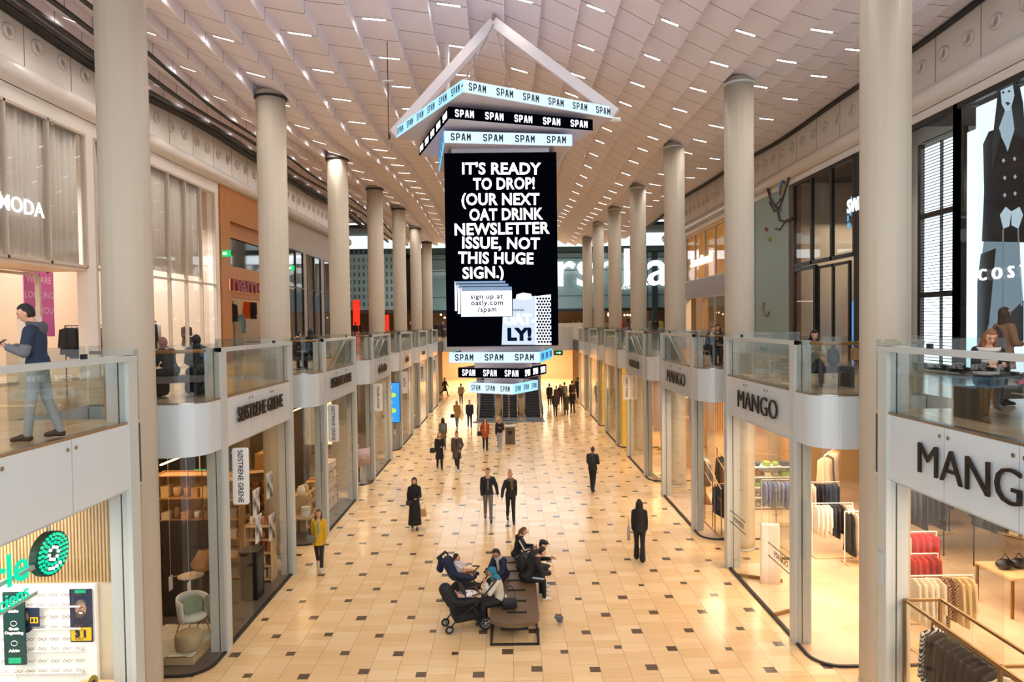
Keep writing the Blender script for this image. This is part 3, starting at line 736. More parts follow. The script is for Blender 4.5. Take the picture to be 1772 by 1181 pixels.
# two thin cable hangers with hooks, left and right of the tower
for (px, y0, y1, Y) in ((671, 140, 238, 17.9),):
    a = VY(px, y0, Y); b = VY(px - 1, y1, Y)
    t = thing('cable_hanger', 'thin dark cable hanging from the ceiling left of the screen tower', 'cable', (a.x, a.y, b.z))
    L = a.z - b.z; tz = ceil_h(a.x, a.y) - b.z
    MB().tube([(0, 0, 0), (0, 0, tz + .1)], .012, 6).build('cable', M_black, t)
    MB().tube([(-.14, 0, L), (.14, 0, L)], .02, 6).build('cross_bar', M_metal, t)
    MB().tube([(0, 0, .12), (.04, 0, .04), (0, 0, -.06)], .022, 6).build('hook', M_black, t)
# ---------------------------------------------------------------- cross hall at the far end
M_teal = mat('teal_glass', '#7f9a9b', .12, spec=.6)
M_teal_d = mat('dark_teal_panel', '#54686a', .3)
YF = 80.0
struct('wall_back', MB().box(-34, 34, YF + 12, YF + 12.4, 0, 18), mat('far_back_wall', '#a48c74', .8))
struct('ceiling_cross_hall', MB().box(-34, 34, 62.6, YF + 12, 15.6, 15.9), mat('cross_hall_ceiling', '#2c3032', .7))
struct('wall_far_band', MB().box(-34, 34, 68, 68.3, 14.35, 15.6), glow('lit_white_band', '#e4f6f4', .95))
struct('wall_far_band_lower', MB().box(-34, 34, YF - .3, YF, 15.0, 16), M_teal_d)
struct('wall_end_left', MB().box(-34, -18.5, 62, 62.3, 0, 16), M_wall); struct('wall_end_right', MB().box(18.5, 34, 62, 62.3, 0, 16), M_wall)
struct('wall_side_left', MB().box(-34.3, -34, 62, 92, 0, 16), M_wall); struct('wall_side_right', MB().box(34, 34.3, 62, 92, 0, 16), M_wall)
struct('floor_far_upper', MB().box(-34, 34, 72, 92, F1 - .4, F1), M_floor_up)
struct('floor_cross_left', MB().box(-34, -10.5, 66, 73.9, F1 - .4, F1), M_floor_up)
struct('floor_cross_right', MB().box(10.5, 34, 66, 72.2, F1 - .4, F1), M_floor_up)
# glass front of the far store, upper half
ff = thing('far_store_front', 'teal glass store front at the far end behind the columns', 'shop front')
MB().box(-10.2, 20.3, YF, YF + .1, F1 + 3.0, 14.9).build('glass_wall', M_teal, ff)
fm = MB()
for k in range(9): fm.box(-10.2 + 3.8 * k - .05, -10.2 + 3.8 * k + .05, YF - .06, YF, F1, 15)
for z in (F1 + 3.0, F1 + 4.6, F1 + 7.6, F1 + 9): fm.box(-10.2, 20.3, YF - .05, YF, z - .05, z + .05)
fm.build('mullions', mat('teal_frame', '#3f5558', .4), ff)
MB().box(-10.2, 20.3, YF - .1, YF + .05, F1 + 2.75, F1 + 3.1).build('dark_head', M_black, ff)
MB().box(20.3, 24.5, YF - .5, YF, F1, 15).build('white_pier', mat('pale_blue_pier', '#cfe4e4', .4), ff)
MB().box(16.9, 17.5, YF - .3, YF - .1, F1, 15).build('dark_pier', mat('slate_pier', '#2f3c40', .4), ff)
c = VY(1020, 467, YF - .3)
bs = text('shop_sign', 'Bershka', 6.1, glow('big_sign_white', '#ffffff', 1.7), FM((c.x - .6, YF - .35, c.z), (1, 0, 0), (0, 0, 1)), None, .08, .05)
tag(bs, 'huge white illuminated store lettering across the far teal glass wall', 'shop sign')
p_ = VY(1090, 497, YF - .3)
s2 = text('shop_sign', 'lovely', .9, glow('soft_sign', '#e8f2f2', 1.2), FM((p_.x, YF - .4, p_.z), (1, 0, 0), (0, 0, 1)), None, .03, .0, shear=.4)
tag(s2, 'small pale script sign under the huge white lettering', 'shop sign')
# left: perforated teal wall
pw = thing('perforated_wall_panel', 'pale teal wall panel with rows of dark slots behind the left columns', 'wall panel')
MB().box(-26, -11, 74, 74.2, F1 + 3.1, 14.4).build('panel', mat('pale_teal', '#9db4b6', .4), pw)
sl = MB()
for i in range(30):
    for j in range(11):
        sl.box(-25.6 + .5 * i, -25.42 + .5 * i, 73.95, 74, F1 + 3.5 + .8 * j, F1 + 3.95 + .8 * j)
so = sl.build('dark_slots', M_teal_d, pw)
struct('wall_far_left_lower', MB().box(-26, -11, 74, 74.2, F1 + 2.7, F1 + 3.1), mat('brown_head', '#4c4036', .6))
# far shop interiors, upper floor (glimpsed between the columns)
struct('wall_far_shop', MB().box(-26, 22, YF + 6, YF + 6.2, F1, F1 + 3), mat('far_shop_wall', '#b08a66', .7))
M_red2 = glow('red_poster', '#e83420', 1.0)
def panel(name, px0, py0, px1, py1, Y, m, lab, cat, th=.06):
    a = VY(px0, py1, Y); b = VY(px1, py0, Y); zz = F1
    o = MB().box(a.x, b.x, Y, Y + th, zz, b.z).build(name, m); return tag(o, lab, cat)
panel('lit_poster', 611, 520, 622, 556, 73.8, M_red2, 'glowing red poster behind the left columns at the far end', 'poster')
panel('red_poster', 667, 545, 673, 570, 73.8, M_red2, 'small red panel beside the second slim left column far away', 'poster')
for i in range(26):
    random.seed(100 + i); x = -9 + 26 * random.random(); z = F1 + 2.2 + random.random() * .5
    o = MB().ell((0, 0, 0), (.11, .11, .11), 8, 6).build('spot_lamp', glow('far_spot', '#ffe3b8', 7.0)); o.location = (x, YF + 1 + 4 * random.random(), z)
    MB().tube([(0, 0, .1), (0, 0, F1 + 3.0 - z)], .02, 5).build('stem', M_black, o)
    tag(o, 'tiny glowing ceiling spot inside the far upper store', 'spot lamp', 'spot lamps in the far store')
struct('ceiling_far_shop', MB().box(-26, 22, YF + .2, YF + 6.2, F1 + 3.0, F1 + 3.1), M_ceil_shop)
# racks of clothing in the far store, read as dark uprights
for i in range(14):
    random.seed(200 + i); x = 6 + i * 1.0
    t = thing('far_clothes_rack', 'distant clothes rack inside the far upper store', 'clothes rack', (x, YF + 3 + (i % 3), F1), 0, 'clothes racks in the far store')
    MB().box(-.35, .35, -.02, .02, 1.45, 1.5).box(-.34, -.30, -.02, .02, 0, 1.5).box(.30, .34, -.02, .02, 0, 1.5).build('rack_frame', M_black, t)
    m_ = MB()
    for k in range(6): m_.box(-.3 + k * .1, -.22 + k * .1, -.22, .22, .5 + .2 * random.random(), 1.44)
    m_.build('garments', mat('far_cloth_%d' % (i % 4), ['#2b2a2e', '#7a5a44', '#c7b59c', '#5b3030'][i % 4], .8), t)
# kiosk stand on the bridge and the bridge balustrade
br = thing('bridge_balustrade', 'white fascia and glass balustrade of the far bridge behind the screen tower', 'balustrade')
MB().box(-XF, XF, YEND - .1, YEND, FB, F1).build('fascia', M_fascia, br)
MB().box(-XF, XF, YEND - .08, YEND - .065, F1, 6.3).build('balustrade_pane', M_glass_b, br)
MB().box(-XF, XF, YEND - .11, YEND - .04, 6.27, 6.34).build('handrail', M_metal, br)
k_ = thing('white_kiosk', 'tapered white counter standing on the far bridge right of the screen tower', 'counter', (VY(984, 575, 64).x, 64, F1))
MB().add([(-.85, -.5, 0), (.85, -.5, 0), (.85, .5, 0), (-.85, .5, 0), (-1.3, -.7, 1.35), (1.3, -.7, 1.35), (1.3, .7, 1.35), (-1.3, .7, 1.35)],
         [(3, 2, 1, 0), (4, 5, 6, 7), (0, 1, 5, 4), (1, 2, 6, 5), (2, 3, 7, 6), (3, 0, 4, 7)]).build('body', M_white, k_)
MB().box(-1.33, 1.33, -.73, .73, 1.35, 1.42).build('top', M_white, k_)
# exit sign by the lowest ring
ex = thing('exit_sign', 'green exit sign with a white arrow right of the lower screen rings', 'exit sign', tuple(VY(966, 611, 61.9)))
MB().box(-.42, .42, -.04, .04, -.22, .22).build('box', glow('exit_green', '#0d6a48', .5), ex)
MB().box(-.2, .12, -.05, -.04, -.03, .03).add([(.1, -.05, -.12), (.25, -.05, 0), (.1, -.05, .12)], [(0, 1, 2)]).build('arrow', glow('exit_white', '#ffffff', 1.2), ex)
MB().box(-.02, .02, -.02, .02, .2, FB - ex.location.z).build('hanger', M_metal, ex)
# ---------------------------------------------------------------- ground floor at the far end
M_yel = mat('warm_shop_wall', '#cfb48c', .6)
struct('wall_far_ground', MB().box(-18, 18, 84, 84.3, 0, FB + .6), M_yel)
struct('wall_ground_left', MB().box(-16, -6.2, 64, 64.3, 0, FB + .1), M_yel); struct('wall_ground_right', MB().box(6.2, 16, 66, 66.3, 0, FB + .1), M_yel)
struct('wall_stair_back', MB().box(-2.9, 2.9, 61.5, 61.7, 0, FB), mat('stair_back', '#9a8468', .7))
# escalators, rising away from us
M_step = mat('escalator_step', '#3a3b3e', .5, metal=.3); M_rub = mat('black_handrail', '#131315', .4)
ys0 = 47.6; run = 12.6; rise = F1
for i in range(3):
    xc = -1.62 + 1.68 * i
    e = thing('escalator', 'escalator with dark steps, %s under the screen tower' % ['leftmost of three', 'middle of three', 'rightmost of three'][i], 'escalator', (xc, ys0, 0), 0, 'escalators at the end of the hall')
    st = MB(); ns = 34
    st.box(-.5, .5, -.6, 1.0, 0, .05)
    for k in range(ns):
        y0 = 1.0 + (run - 1.6) * k / ns; z1 = .05 + rise * (k + 1) / ns
        st.box(-.5, .5, y0, y0 + (run - 1.6) / ns + .01, max(0, z1 - .5), z1)
        st.box(-.5, .5, y0 - .015, y0 + .02, z1 - .02, z1)
    st.build('steps', M_step, e)
    for s in (-1, 1):
        R = []
        for (y, z) in ((-.4, .0), (1.0, .05), (run - .6, rise + .0), (run + .3, rise)):
            R.append([(s * .54, y, z - (.0 if z < .2 else .5)), (s * .66, y, z - (.0 if z < .2 else .5)), (s * .66, y, z + .18), (s * .54, y, z + .18)])
        MB().rings(R).build('skirt', M_steel, e)
        R = []
        for (y, z) in ((-.1, .18), (1.0, .2), (run - .6, rise + .18), (run, rise + .18)):
            R.append([(s * .59, y, z), (s * .61, y, z), (s * .61, y, z + .72), (s * .59, y, z + .72)])
        MB().rings(R).build('glass_side', M_glass_b, e)
        pts = [(s * .60, .25, .25), (s * .60, -.12, .32), (s * .60, -.22, .6), (s * .60, -.05, .86), (s * .6, 1.0, .94), (s * .6, run - .6, rise + .92), (s * .6, run + .3, rise + .92)]
        MB().tube(pts, .045, 8).build('handrail', M_rub, e, True)
ap_ = struct('trim_30', MB().box(-2.5, 2.45, ys0 - 1.3, ys0 - .55, 0, .015), mat('escalator_mat', '#3c3f44', .5))
# ---------------------------------------------------------------- people
def soft(name, mb, color, vox, parent, rough=.75, sm=4, fac=.5):
    m = mat('cloth_' + color[1:] if name not in ('body',) else 'skin_' + color[1:], color, rough)
    o = mb.build(name, m, parent)
    r = o.modifiers.new('r', 'REMESH'); r.mode = 'VOXEL'; r.voxel_size = vox; r.use_smooth_shade = True
    s = o.modifiers.new('s', 'SMOOTH'); s.factor = fac; s.iterations = sm
    return o
def rot(p, c, lean, yaw=0.0):
    p = Vector(p) - c; p = Matrix.Rotation(yaw, 3, 'Z') @ (Matrix.Rotation(lean, 3, 'X') @ p); return p + c
SKIN = {'light': '#d9a184', 'tan': '#b98563', 'brown': '#8a5a3e'}
ARMS = {'down': (2, 6, 10, 0), 'fwd': (24, 6, 18, 4), 'back': (-22, 7, 14, 0), 'phone': (12, 10, 98, 26), 'pocket': (-14, 16, 42, 22), 'hold': (10, 8, 75, 30),
        'phone_sit': (28, 10, 70, 24), 'lap': (24, 8, 52, 22), 'hand': (8, 24, 6, -8), 'face': (38, 14, 118, 22), 'chest': (16, 14, 100, 48), 'reach': (46, 8, 34, 10)}
PEOPLE = []
def person(label, loc, rz, h=1.72, legs='walk', arms=('fwd', 'back'), top='#222226', coat=.86, pants='#1c1c20', shoes='#2a2420', hair=('short', '#2a2018'),
           skin='light', lean=0.0, pitch=0.0, hyaw=0.0, fem=False, vox=.012, front=None, scarf=None, seat=.45, pad=.022, sleeve=None, collar=None, boots=False, stripes=None, flare=False, skirt=None, sstripe=None, lstripe=None, group=None, yaw=0.0, spread=0.0):
    k = h / 1.75; t = thing('person', label, 'person', loc, math.radians(rz), group)
    lean = math.radians(lean)          # forward = towards -y
    lg = {'walk': ((17, 6), (-15, 18)), 'stand': ((1, 0), (-2, 2)), 'stroll': ((9, 3), (-9, 10)), 'sit': ((84, 84), (82, 80)), 'cross': ((86, 70), (80, 84)), 'run': ((22, 8), (-20, 40))}[legs]
    sit = legs in ('sit', 'cross')
    hw = .085; sw = .150 if fem else .172
    L1, L2 = .43, .42
    J = {}; zmin = 9
    for s, (a, kb) in zip((1, -1), lg):
        a = math.radians(a); kb = math.radians(kb); hip = Vector((s * hw, 0, 0)); sp_ = math.radians(spread + (6 if sit else 0))
        d1 = Vector((s * math.sin(sp_), -math.sin(a), -math.cos(a))); kn = hip + d1 * L1
        d2 = Vector((0, -math.sin(a - kb), -math.cos(a - kb))); an = kn + d2 * L2
        if legs == 'cross' and s > 0: kn = hip + Vector((-.04, -.42, .07)); an = kn + Vector((-.10, -.20, -.34))
        J[s] = [hip, kn, an]; zmin = min(zmin, an.z)
    base = (seat / k + .095) if sit else (.085 - zmin)
    up = Vector((0, 0, base))
    for s in J: J[s] = [p + up for p in J[s]]
    hc = Vector((0, 0, base)); D = base - .92     # torso coordinates are written for a hip height of .92
    def T(p): return rot((p[0], p[1], p[2] + D), hc, lean, math.radians(yaw))
    f = 1.0 if not fem else .92
    nb = T((0, 0, 1.49)); hp = math.radians(pitch)
    def Hd(p): return rot((p[0], p[1], p[2]), Vector((0, 0, -.13)), hp, math.radians(hyaw)) + T((0, -.012, 1.635))
    def K(mb): mb.v = [tuple(Vector(v) * k) for v in mb.v]; return mb
    # ---- arms
    A = {}
    for s, nm in zip((1, -1), arms):
        a_, ab, fl, inn = [math.radians(x) for x in (ARMS[nm] if isinstance(nm, str) else nm)]
        sh = T((s * sw, 0, 1.395)); d1 = Vector((s * math.sin(ab), -math.sin(a_), -math.cos(a_))).normalized()
        d2 = Vector((-s * math.sin(inn), -math.sin(a_ + fl), -math.cos(a_ + fl))).normalized()
        if lean and not sit: d1 = Matrix.Rotation(lean * .6, 3, 'X') @ d1
        if yaw: d1 = Matrix.Rotation(math.radians(yaw), 3, 'Z') @ d1; d2 = Matrix.Rotation(math.radians(yaw), 3, 'Z') @ d2
        el = sh + d1 * .285; wr = el + d2 * .245
        A[s] = (sh, el, wr, d2, nm)
    # ---- body, one continuous skin
    B = MB()
    TR = [(.88, .08, .06), (.95, .148, .105), (1.03, .135, .095), (1.12, .125 * f, .09), (1.25, .150 * f, .105), (1.36, .158 * f, .102), (1.43, .125 * f, .08), (1.48, .06, .055)]
    def tors(mb, p, z0=None, z1=None, ring=16):
        R = []
        for z, rx, ry in TR:
            if z0 is not None and z < z0: continue
            if z1 is not None and z > z1: continue
            R.append([T(((rx + p) * math.cos(2 * PI * q / ring), (ry + p) * math.sin(2 * PI * q / ring) + (0 if z < 1.2 else .0), z)) for q in range(ring)])
        mb.rings(R)
    tors(B, 0)
    B.cap(T((0, .005, 1.44)), Hd((0, .01, -.06)), .055, .05)
    B.ell((0, 0, 0), (.074, .092, .105), 14, 10); hv = len(B.v)
    n0 = 14 * 11
    B.ell((0, -.022, -.062), (.052, .062, .056), 12, 8)          # jaw
    B.cap((0, -.085, .012), (0, -.104, -.022), .010, .015)       # nose
    for s in (-1, 1): B.ell((s * .077, .008, -.012), (.012, .024, .032), 8, 6)
    hs_ = hv - n0
    B.v[hs_:] = [tuple(Hd(v)) for v in B.v[hs_:]]
    for s in (1, -1):
        sh, el, wr, d, nm = A[s]
        B.cap(sh, el, .05, .04); B.cap(el, wr, .04, .027)
        inward = Vector((-s, 0, 0)); n_ = (inward - d * inward.dot(d))
        if nm in ('phone', 'phone_sit', 'lap', 'hold', 'chest', 'reach'): n_ = Vector((0, .2, 1)) - d * d.dot(Vector((0, .2, 1)))
        n_.normalize(); ac = d.cross(n_).normalized()
        thumb_side = ac if ac.dot(Vector((-s, -.6, .2))) > 0 else -ac
        p0 = wr + d * .015
        for q in (-1.4, 0, 1.4): B.cap(p0 + ac * q * .008, p0 + d * .075 + ac * q * .0165, .016, .0125, 8)
        curl = {'phone': .9, 'phone_sit': .9, 'hold': 1.0, 'lap': .6}.get(nm if isinstance(nm, str) else '', .45)
        for q, ln in ((-1.5, .060), (-.5, .076), (.5, .080), (1.5, .070)):
            b0 = p0 + d * .078 + ac * q * .0145 * (1 if thumb_side is ac else -1) * (1 if True else 1)
            e1 = (d * math.cos(curl * .5) + n_ * math.sin(curl * .5)); e2 = (d * math.cos(curl * 1.3) + n_ * math.sin(curl * 1.3))
            m1 = b0 + e1 * ln * .55; B.cap(b0, m1, .0095, .009, 6); B.cap(m1, m1 + e2 * ln * .5, .009, .0075, 6)
        th = p0 + thumb_side * .024 + d * .012; t1 = th + (d * .6 + thumb_side * .6 + n_ * .4).normalized() * .038
        B.cap(p0 + thumb_side * .012, th, .014, .011, 6); B.cap(th, t1, .011, .010, 6); B.cap(t1, t1 + (d * .9 + n_ * .35).normalized() * .03, .010, .008, 6)
        hip, kn, an = J[s]
        B.cap(hip, kn, .072, .05); B.cap(kn, an, .046, .030)
        B.cap(an, an + Vector((0, -.10, -.048)), .028, .018)
    soft('body', K(B), SKIN[skin], vox if vox > .008 else vox, t, .5, 3, .4)
    # ---- trousers / skirt
    if skirt is None:
        P = MB()
        for s in (1, -1):
            hip, kn, an = J[s]
            P.cap(hip + Vector((0, 0, .01)), kn, .094, .066, 12)
            e = kn + (an - kn) * .99
            P.cap(kn, e, .064, .085 if flare else .052, 12)
            if lstripe:
                S_ = MB(); ou = Vector((s * .7, 0, .7 if sit else 0)).normalized() * .062; S_.cap(hip + (kn - hip) * .35 + ou, kn + ou * .8, .032, .026, 8); soft('trouser_stripe', K(S_), lstripe, .012, t)
        P.ell(hc + Vector((0, 0, .03)), (.158, .118, .12), 14, 8)
        soft('trousers', K(P), pants, max(.012, vox), t)
    else:
        P = MB()
        if sit:
            P.ell(hc + Vector((0, 0, .02)), (.17, .14, .12), 14, 8)
            for s in (1, -1): hip, kn, an = J[s]; P.cap(hip, kn, .11, .10, 12); P.cap(kn, an + Vector((0, -.03, .02)), .10, .12, 12)
            kn = (J[1][1] + J[-1][1]) / 2; an = (J[1][2] + J[-1][2]) / 2; P.cap((J[1][0] + J[-1][0]) / 2, kn, .1, .1); P.cap(kn, an, .1, .12)
        else:
            R = []
            for z, rx, ry in ((base + .1, .14, .11), (base - .1, .18, .14), (base - .45, .20, .17), (skirt, .23, .20)):
                R.append([Vector(((rx + .012 * math.sin(q * 5)) * math.cos(2 * PI * q / 24), (ry) * math.sin(2 * PI * q / 24), z)) for q in range(24)])
            P.rings(R)
        soft('skirt', K(P), pants, max(.014, vox), t)
    # ---- coat or top
    C = MB(); p = pad
    tors(C, p, .95, 1.45)
    C.ell(T((0, .0, 1.40)), (sw + .0, .085 + p * .5, .05), 14, 8)
    for s in (1, -1): C.cap(T((s * .05, .01, 1.455)), T((s * sw * .95, 0, 1.40)), .048, .05)
    for s in (1, -1):
        sh, el, wr, d, nm = A[s]
        C.cap(sh, el, .058 + p * .8, .048 + p * .7, 12)
    if sit:
        C.ell(hc + Vector((0, .01, .05)), (.158 + p, .125 + p, .11), 14, 8)
        if coat < .6:
            for s in (1, -1): hip, kn, an = J[s]; C.cap(hip, hip + (kn - hip) * .75, .105, .095)
    else:
        ln = coat; R = []
        st = abs(math.sin(math.radians(lg[0][0]))) * .25
        for q in range(6):
            z = 1.06 - (1.06 - ln) * q / 5; u = q / 5
            rx = .140 + p + .045 * u * min(1, (1.06 - ln) / .3); ry = .10 + p + (.03 + st * max(0, (.9 - ln))) * u
            R.append([Vector((rx * math.cos(2 * PI * w / 20), ry * math.sin(2 * PI * w / 20), z + D)) for w in range(20)])
        C.rings(R)
    tb = soft('coat' if coat < .8 else 'jacket' if pad > .015 else 'sweater', K(C), top, max(.012, vox), t)
    for s in (1, -1):
        sh, el, wr, d, nm = A[s]; S_ = MB()
        S_.cap(sh + (el - sh) * .45, el, .053 + p * .75, .049 + p * .7, 12); S_.cap(el, el + (wr - el) * .93, .047 + p * .7, .036 + p * .6, 12)
        soft('sleeve', K(S_), sleeve or top, max(.012, vox), t)
        if sstripe:
            ou = Vector((s, .15, .25)).normalized(); S_ = MB(); o1 = ou * (.040 + p * .6)
            S_.cap(sh + o1, el + o1, .030, .026, 8); S_.cap(el + o1, wr + ou * .03, .026, .020, 8); soft('sleeve_stripe', K(S_), sstripe, .012, t)
    if front:
        F = MB(); R = []
        for z, rx, ry in TR[1:7]:
            R.append([T((rx * .33 * math.cos(2 * PI * q / 12), -(ry + p + .006) * .62 + (ry + p) * .44 * math.sin(2 * PI * q / 12), z)) for q in range(12)])
        F.rings(R); soft('shirt', K(F), front, max(.012, vox), t)
    if scarf:
        Sx = MB()
        R = []
        for q in range(17): a = 2 * PI * q / 16; R.append(T((.085 * math.cos(a), .078 * math.sin(a) - .005, 1.47 + .018 * math.cos(a * 2))))
        Sx.tube(R, .042, 8); Sx.cap(T((.03, -.115, 1.42)), T((.04, -.14, 1.16)), .04, .045)
        soft('scarf', K(Sx), scarf, max(.012, vox), t)
    if collar:
        Cx = MB(); R = [T((.10 * math.cos(2 * PI * q / 14), .085 * math.sin(2 * PI * q / 14) + .035, 1.47 - .02 * math.sin(2 * PI * q / 14))) for q in range(15)]
        Cx.tube(R, .036, 8); Cx.ell(T((0, .10, 1.42)), (.11, .05, .09), 12, 8)
        soft('hood', K(Cx), collar, max(.012, vox), t)
    if stripes:
        for z in stripes[1]:
            R = [T(((.165) * math.cos(2 * PI * q / 24), (.125) * math.sin(2 * PI * q / 24), z + dz)) for dz in (0,) for q in range(25)]
            q_ = MB(); R2 = []
            for dz, ex in ((0, 0), (.0, .012), (.055, .012), (.055, 0)):
                R2.append([T(((.150 * f + pad + ex) * math.cos(2 * PI * q / 24), (.106 + pad + ex) * math.sin(2 * PI * q / 24), z + dz)) for q in range(24)])
            q_.rings(R2); K(q_).build('stripe', mat('cloth_' + stripes[0][1:], stripes[0], .8), t, True)
    # ---- shoes
    for s in (1, -1):
        hip, kn, an = J[s]; lift = max(0, an.z - .085)
        fd = Vector((0, -1, -.0)); 
        if lift > .03 and not sit: fd = Vector((0, -.75, -.6)).normalized()
        S_ = MB(); he = an + Vector((0, .02, -.045)); to = an + fd * .165 + Vector((0, 0, -.052))
        S_.cap(he, an + fd * .06 + Vector((0, 0, -.032)), .042, .050, 10); S_.cap(an + fd * .05 + Vector((0, 0, -.033)), to, .047, .032, 10); S_.cap(an + Vector((0, .005, -.01)), an + fd * .05 + Vector((0, 0, -.025)), .040, .044, 10)
        if boots: S_.cap(an, an + (kn - an) * .45, .044, .055, 10)
        zf = -min(0, min(v[2] for v in S_.v) - 0.0)
        S_.v = [(v[0], v[1], max(v[2], .0 if not sit else an.z - .085)) for v in S_.v]
        soft('boot' if boots else 'shoe', K(S_), shoes, .011, t, .5, 2)
    # ---- hair or head covering, then the face
    st_, hcol = hair
    Hh = MB()
    def shell(r, sh, facez=.045, fy=-.035, pull=.72, n=18, m=14):
        b = len(Hh.v); Hh.ell((0, 0, 0), (1, 1, 1), n, m)
        for i in range(b, len(Hh.v)):
            x, y, z = Hh.v[i]; q = 1.0
            if y * r[1] < fy and z * r[2] < facez: q = pull
            Hh.v[i] = (x * r[0] * q + sh[0], y * r[1] * q + sh[1], z * r[2] * q + sh[2])
    if st_ == 'short': shell((.083, .100, .112), (0, .010, .012), .05, -.02, .72)
    elif st_ == 'bald': shell((.076, .095, .108), (0, .006, .004), .09, -.02, .7)
    elif st_ in ('long', 'bun', 'tail'):
        shell((.085, .103, .115), (0, .010, .010), .05, -.03, .70)
        if st_ == 'long':
            for x in (-.062, -.03, 0, .03, .062):
                Hh.cap((x, .055 - abs(x) * .5, .0), (x * 1.35, .072 - abs(x) * .6, -.25), .04, .030)
            for s in (-1, 1): Hh.cap((s * .072, -.005, .02), (s * .085, -.035, -.22), .022, .022)
        elif st_ == 'bun': Hh.ell((0, .03, .135), (.05, .05, .045), 10, 8); Hh.cap((0, .06, 0), (0, .06, -.06), .05, .04)
        else: Hh.cap((0, .09, .03), (0, .12, -.05), .035, .035); Hh.cap((0, .12, -.05), (0, .105, -.2), .034, .02)
    elif st_ in ('hijab', 'hood'):
        shell((.095, .115, .128), (0, .010, .006), .075, -.045, .62)
        for a in range(9):
            q = 2 * PI * a / 9; Hh.cap((.05 * math.cos(q), .05 * math.sin(q) + .012, -.11), (.12 * math.cos(q), .095 * math.sin(q) + .02, -.215), .042, .035)
    elif st_ in ('cap', 'beanie'):
        Hh.ell((0, .008, .060), (.092, .110, .062), 16, 8)
        if st_ == 'cap': Hh.ell((0, -.085, .058), (.072, .062, .012), 12, 6); Hh.ell((0, 0, .075), (.10, .115, .04), 16, 8)
        else: Hh.ell((0, .01, .09), (.075, .085, .055), 12, 8)
    Hh.v = [tuple(Hd(v)) for v in Hh.v]
    soft({'hijab': 'headscarf', 'hood': 'headscarf', 'cap': 'flat_cap', 'beanie': 'knitted_hat'}.get(st_, 'hair'), K(Hh), hcol, .010 if vox < .014 else .014, t, .7, 2)
    if st_ in ('cap', 'beanie'):
        h2 = MB(); b = 0; h2.ell((0, .018, -.005), (.080, .094, .095), 14, 10)
        h2.v = [(v[0] * (.75 if v[1] < -.0 else 1), v[1] * (.6 if v[1] < 0 else 1), min(v[2], .06)) for v in h2.v]
        h2.v = [tuple(Hd(v)) for v in h2.v]; soft('hair', K(h2), '#1d1613', .012, t, .7, 2)
    if vox < .016:
        for s in (-1, 1):
            e = MB(); e.ell((s * .030, -.079, .012), (.0125, .008, .0075), 8, 6); e.v = [tuple(Hd(v)) for v in e.v]; K(e).build('eye', mat('eye_dark', '#1c1411', .2), t, True)
            e = MB(); e.cap((s * .016, -.088, .034), (s * .046, -.080, .034), .005, .004, 6); e.v = [tuple(Hd(v)) for v in e.v]; K(e).build('eyebrow', mat('brow', '#2c211a', .8), t, True)
        e = MB(); e.cap((-.018, -.085, -.058), (.018, -.085, -.058), .006, .006, 6); e.v = [tuple(Hd(v)) for v in e.v]; K(e).build('mouth', mat('lips', '#9c5348', .5), t, True)
    R_ = dict(t=t, k=k, hand={s: A[s][2] * k + A[s][3] * .07 * k for s in A}, T=lambda p: T(p) * k, M=Matrix.Translation(loc) @ Matrix.Rotation(math.radians(rz), 4, 'Z'), hand_d={s: A[s][3] for s in A})
    PEOPLE.append(R_); return R_
def wp(P, p): return P['M'] @ Vector(p)
def at_g(px, py): p = G(px, py, 0); return (p.x, p.y, .012)
def at_u(px, py): p = G(px, py, F1); return (p.x, p.y, F1)
def phone(P, s, label, color='#15161a', off=(0, -.02, .03)):
    h = P['hand'][s]; p = wp(P, (h[0] + off[0], h[1] + off[1], h[2] + off[2]))
    t = MB().cbox((0, 0, 0), (.072, .15, .009), Matrix.Rotation(math.radians(35), 4, 'X')).build('phone', mat('phone_' + color[1:], color, .2))
    t.location = p; t.rotation_euler = (0, 0, P['t'].rotation_euler.z); return tag(t, label, 'phone')
def handbag(p, rz, label, color, w=.28, h=.22, d=.10, strap=.25, cat='bag'):
    t = thing('handbag', label, cat, p, math.radians(rz)); m = mat('bag_' + color[1:], color, .5)
    mb = MB()
    R = []
    for z, a in ((0, .92), (.02, 1), (h * .6, 1.0), (h * .92, .88), (h, .8)):
        R.append([(w / 2 * a * math.copysign(abs(math.cos(q)) ** .5, math.cos(q)), d / 2 * a * math.copysign(abs(math.sin(q)) ** .5, math.sin(q)), z) for q in [2 * PI * i / 20 for i in range(20)]])
    mb.rings(R).build('pouch', m, t, True)
    MB().tube([(-w * .36 * math.cos(0), 0, h * .9)] + [(-w * .36 * math.cos(PI * i / 8), 0, h * .9 + strap * math.sin(PI * i / 8)) for i in range(1, 8)] + [(w * .36, 0, h * .9)], .009, 6).build('strap', m, t, True)
    return t
def backpack(p, rz, label, color, s=1.0):
    t = thing('backpack', label, 'backpack', p, math.radians(rz)); m = mat('bag_' + color[1:], color, .7)
    mb = MB().ell((0, 0, .22 * s), (.155 * s, .085 * s, .235 * s), 14, 10); mb.ell((0, .02 * s, .15 * s), (.15 * s, .085 * s, .15 * s), 14, 8); soft('bag_body', mb, color, .014, t)
    soft('front_pocket', MB().ell((0, .085 * s, .14 * s), (.115 * s, .035 * s, .105 * s), 12, 8), color, .012, t)
    for x in (-.09, .09): MB().tube([(x * s, -.07 * s, .40 * s), (x * s, -.11 * s, .30 * s), (x * s, -.08 * s, .08 * s)], .014 * s, 6).build('strap', m, t, True)
    MB().tube([(-.03 * s, -.02, .44 * s), (0, -.02, .485 * s), (.03 * s, -.02, .44 * s)], .008, 6).build('grab_loop', m, t)
    return t
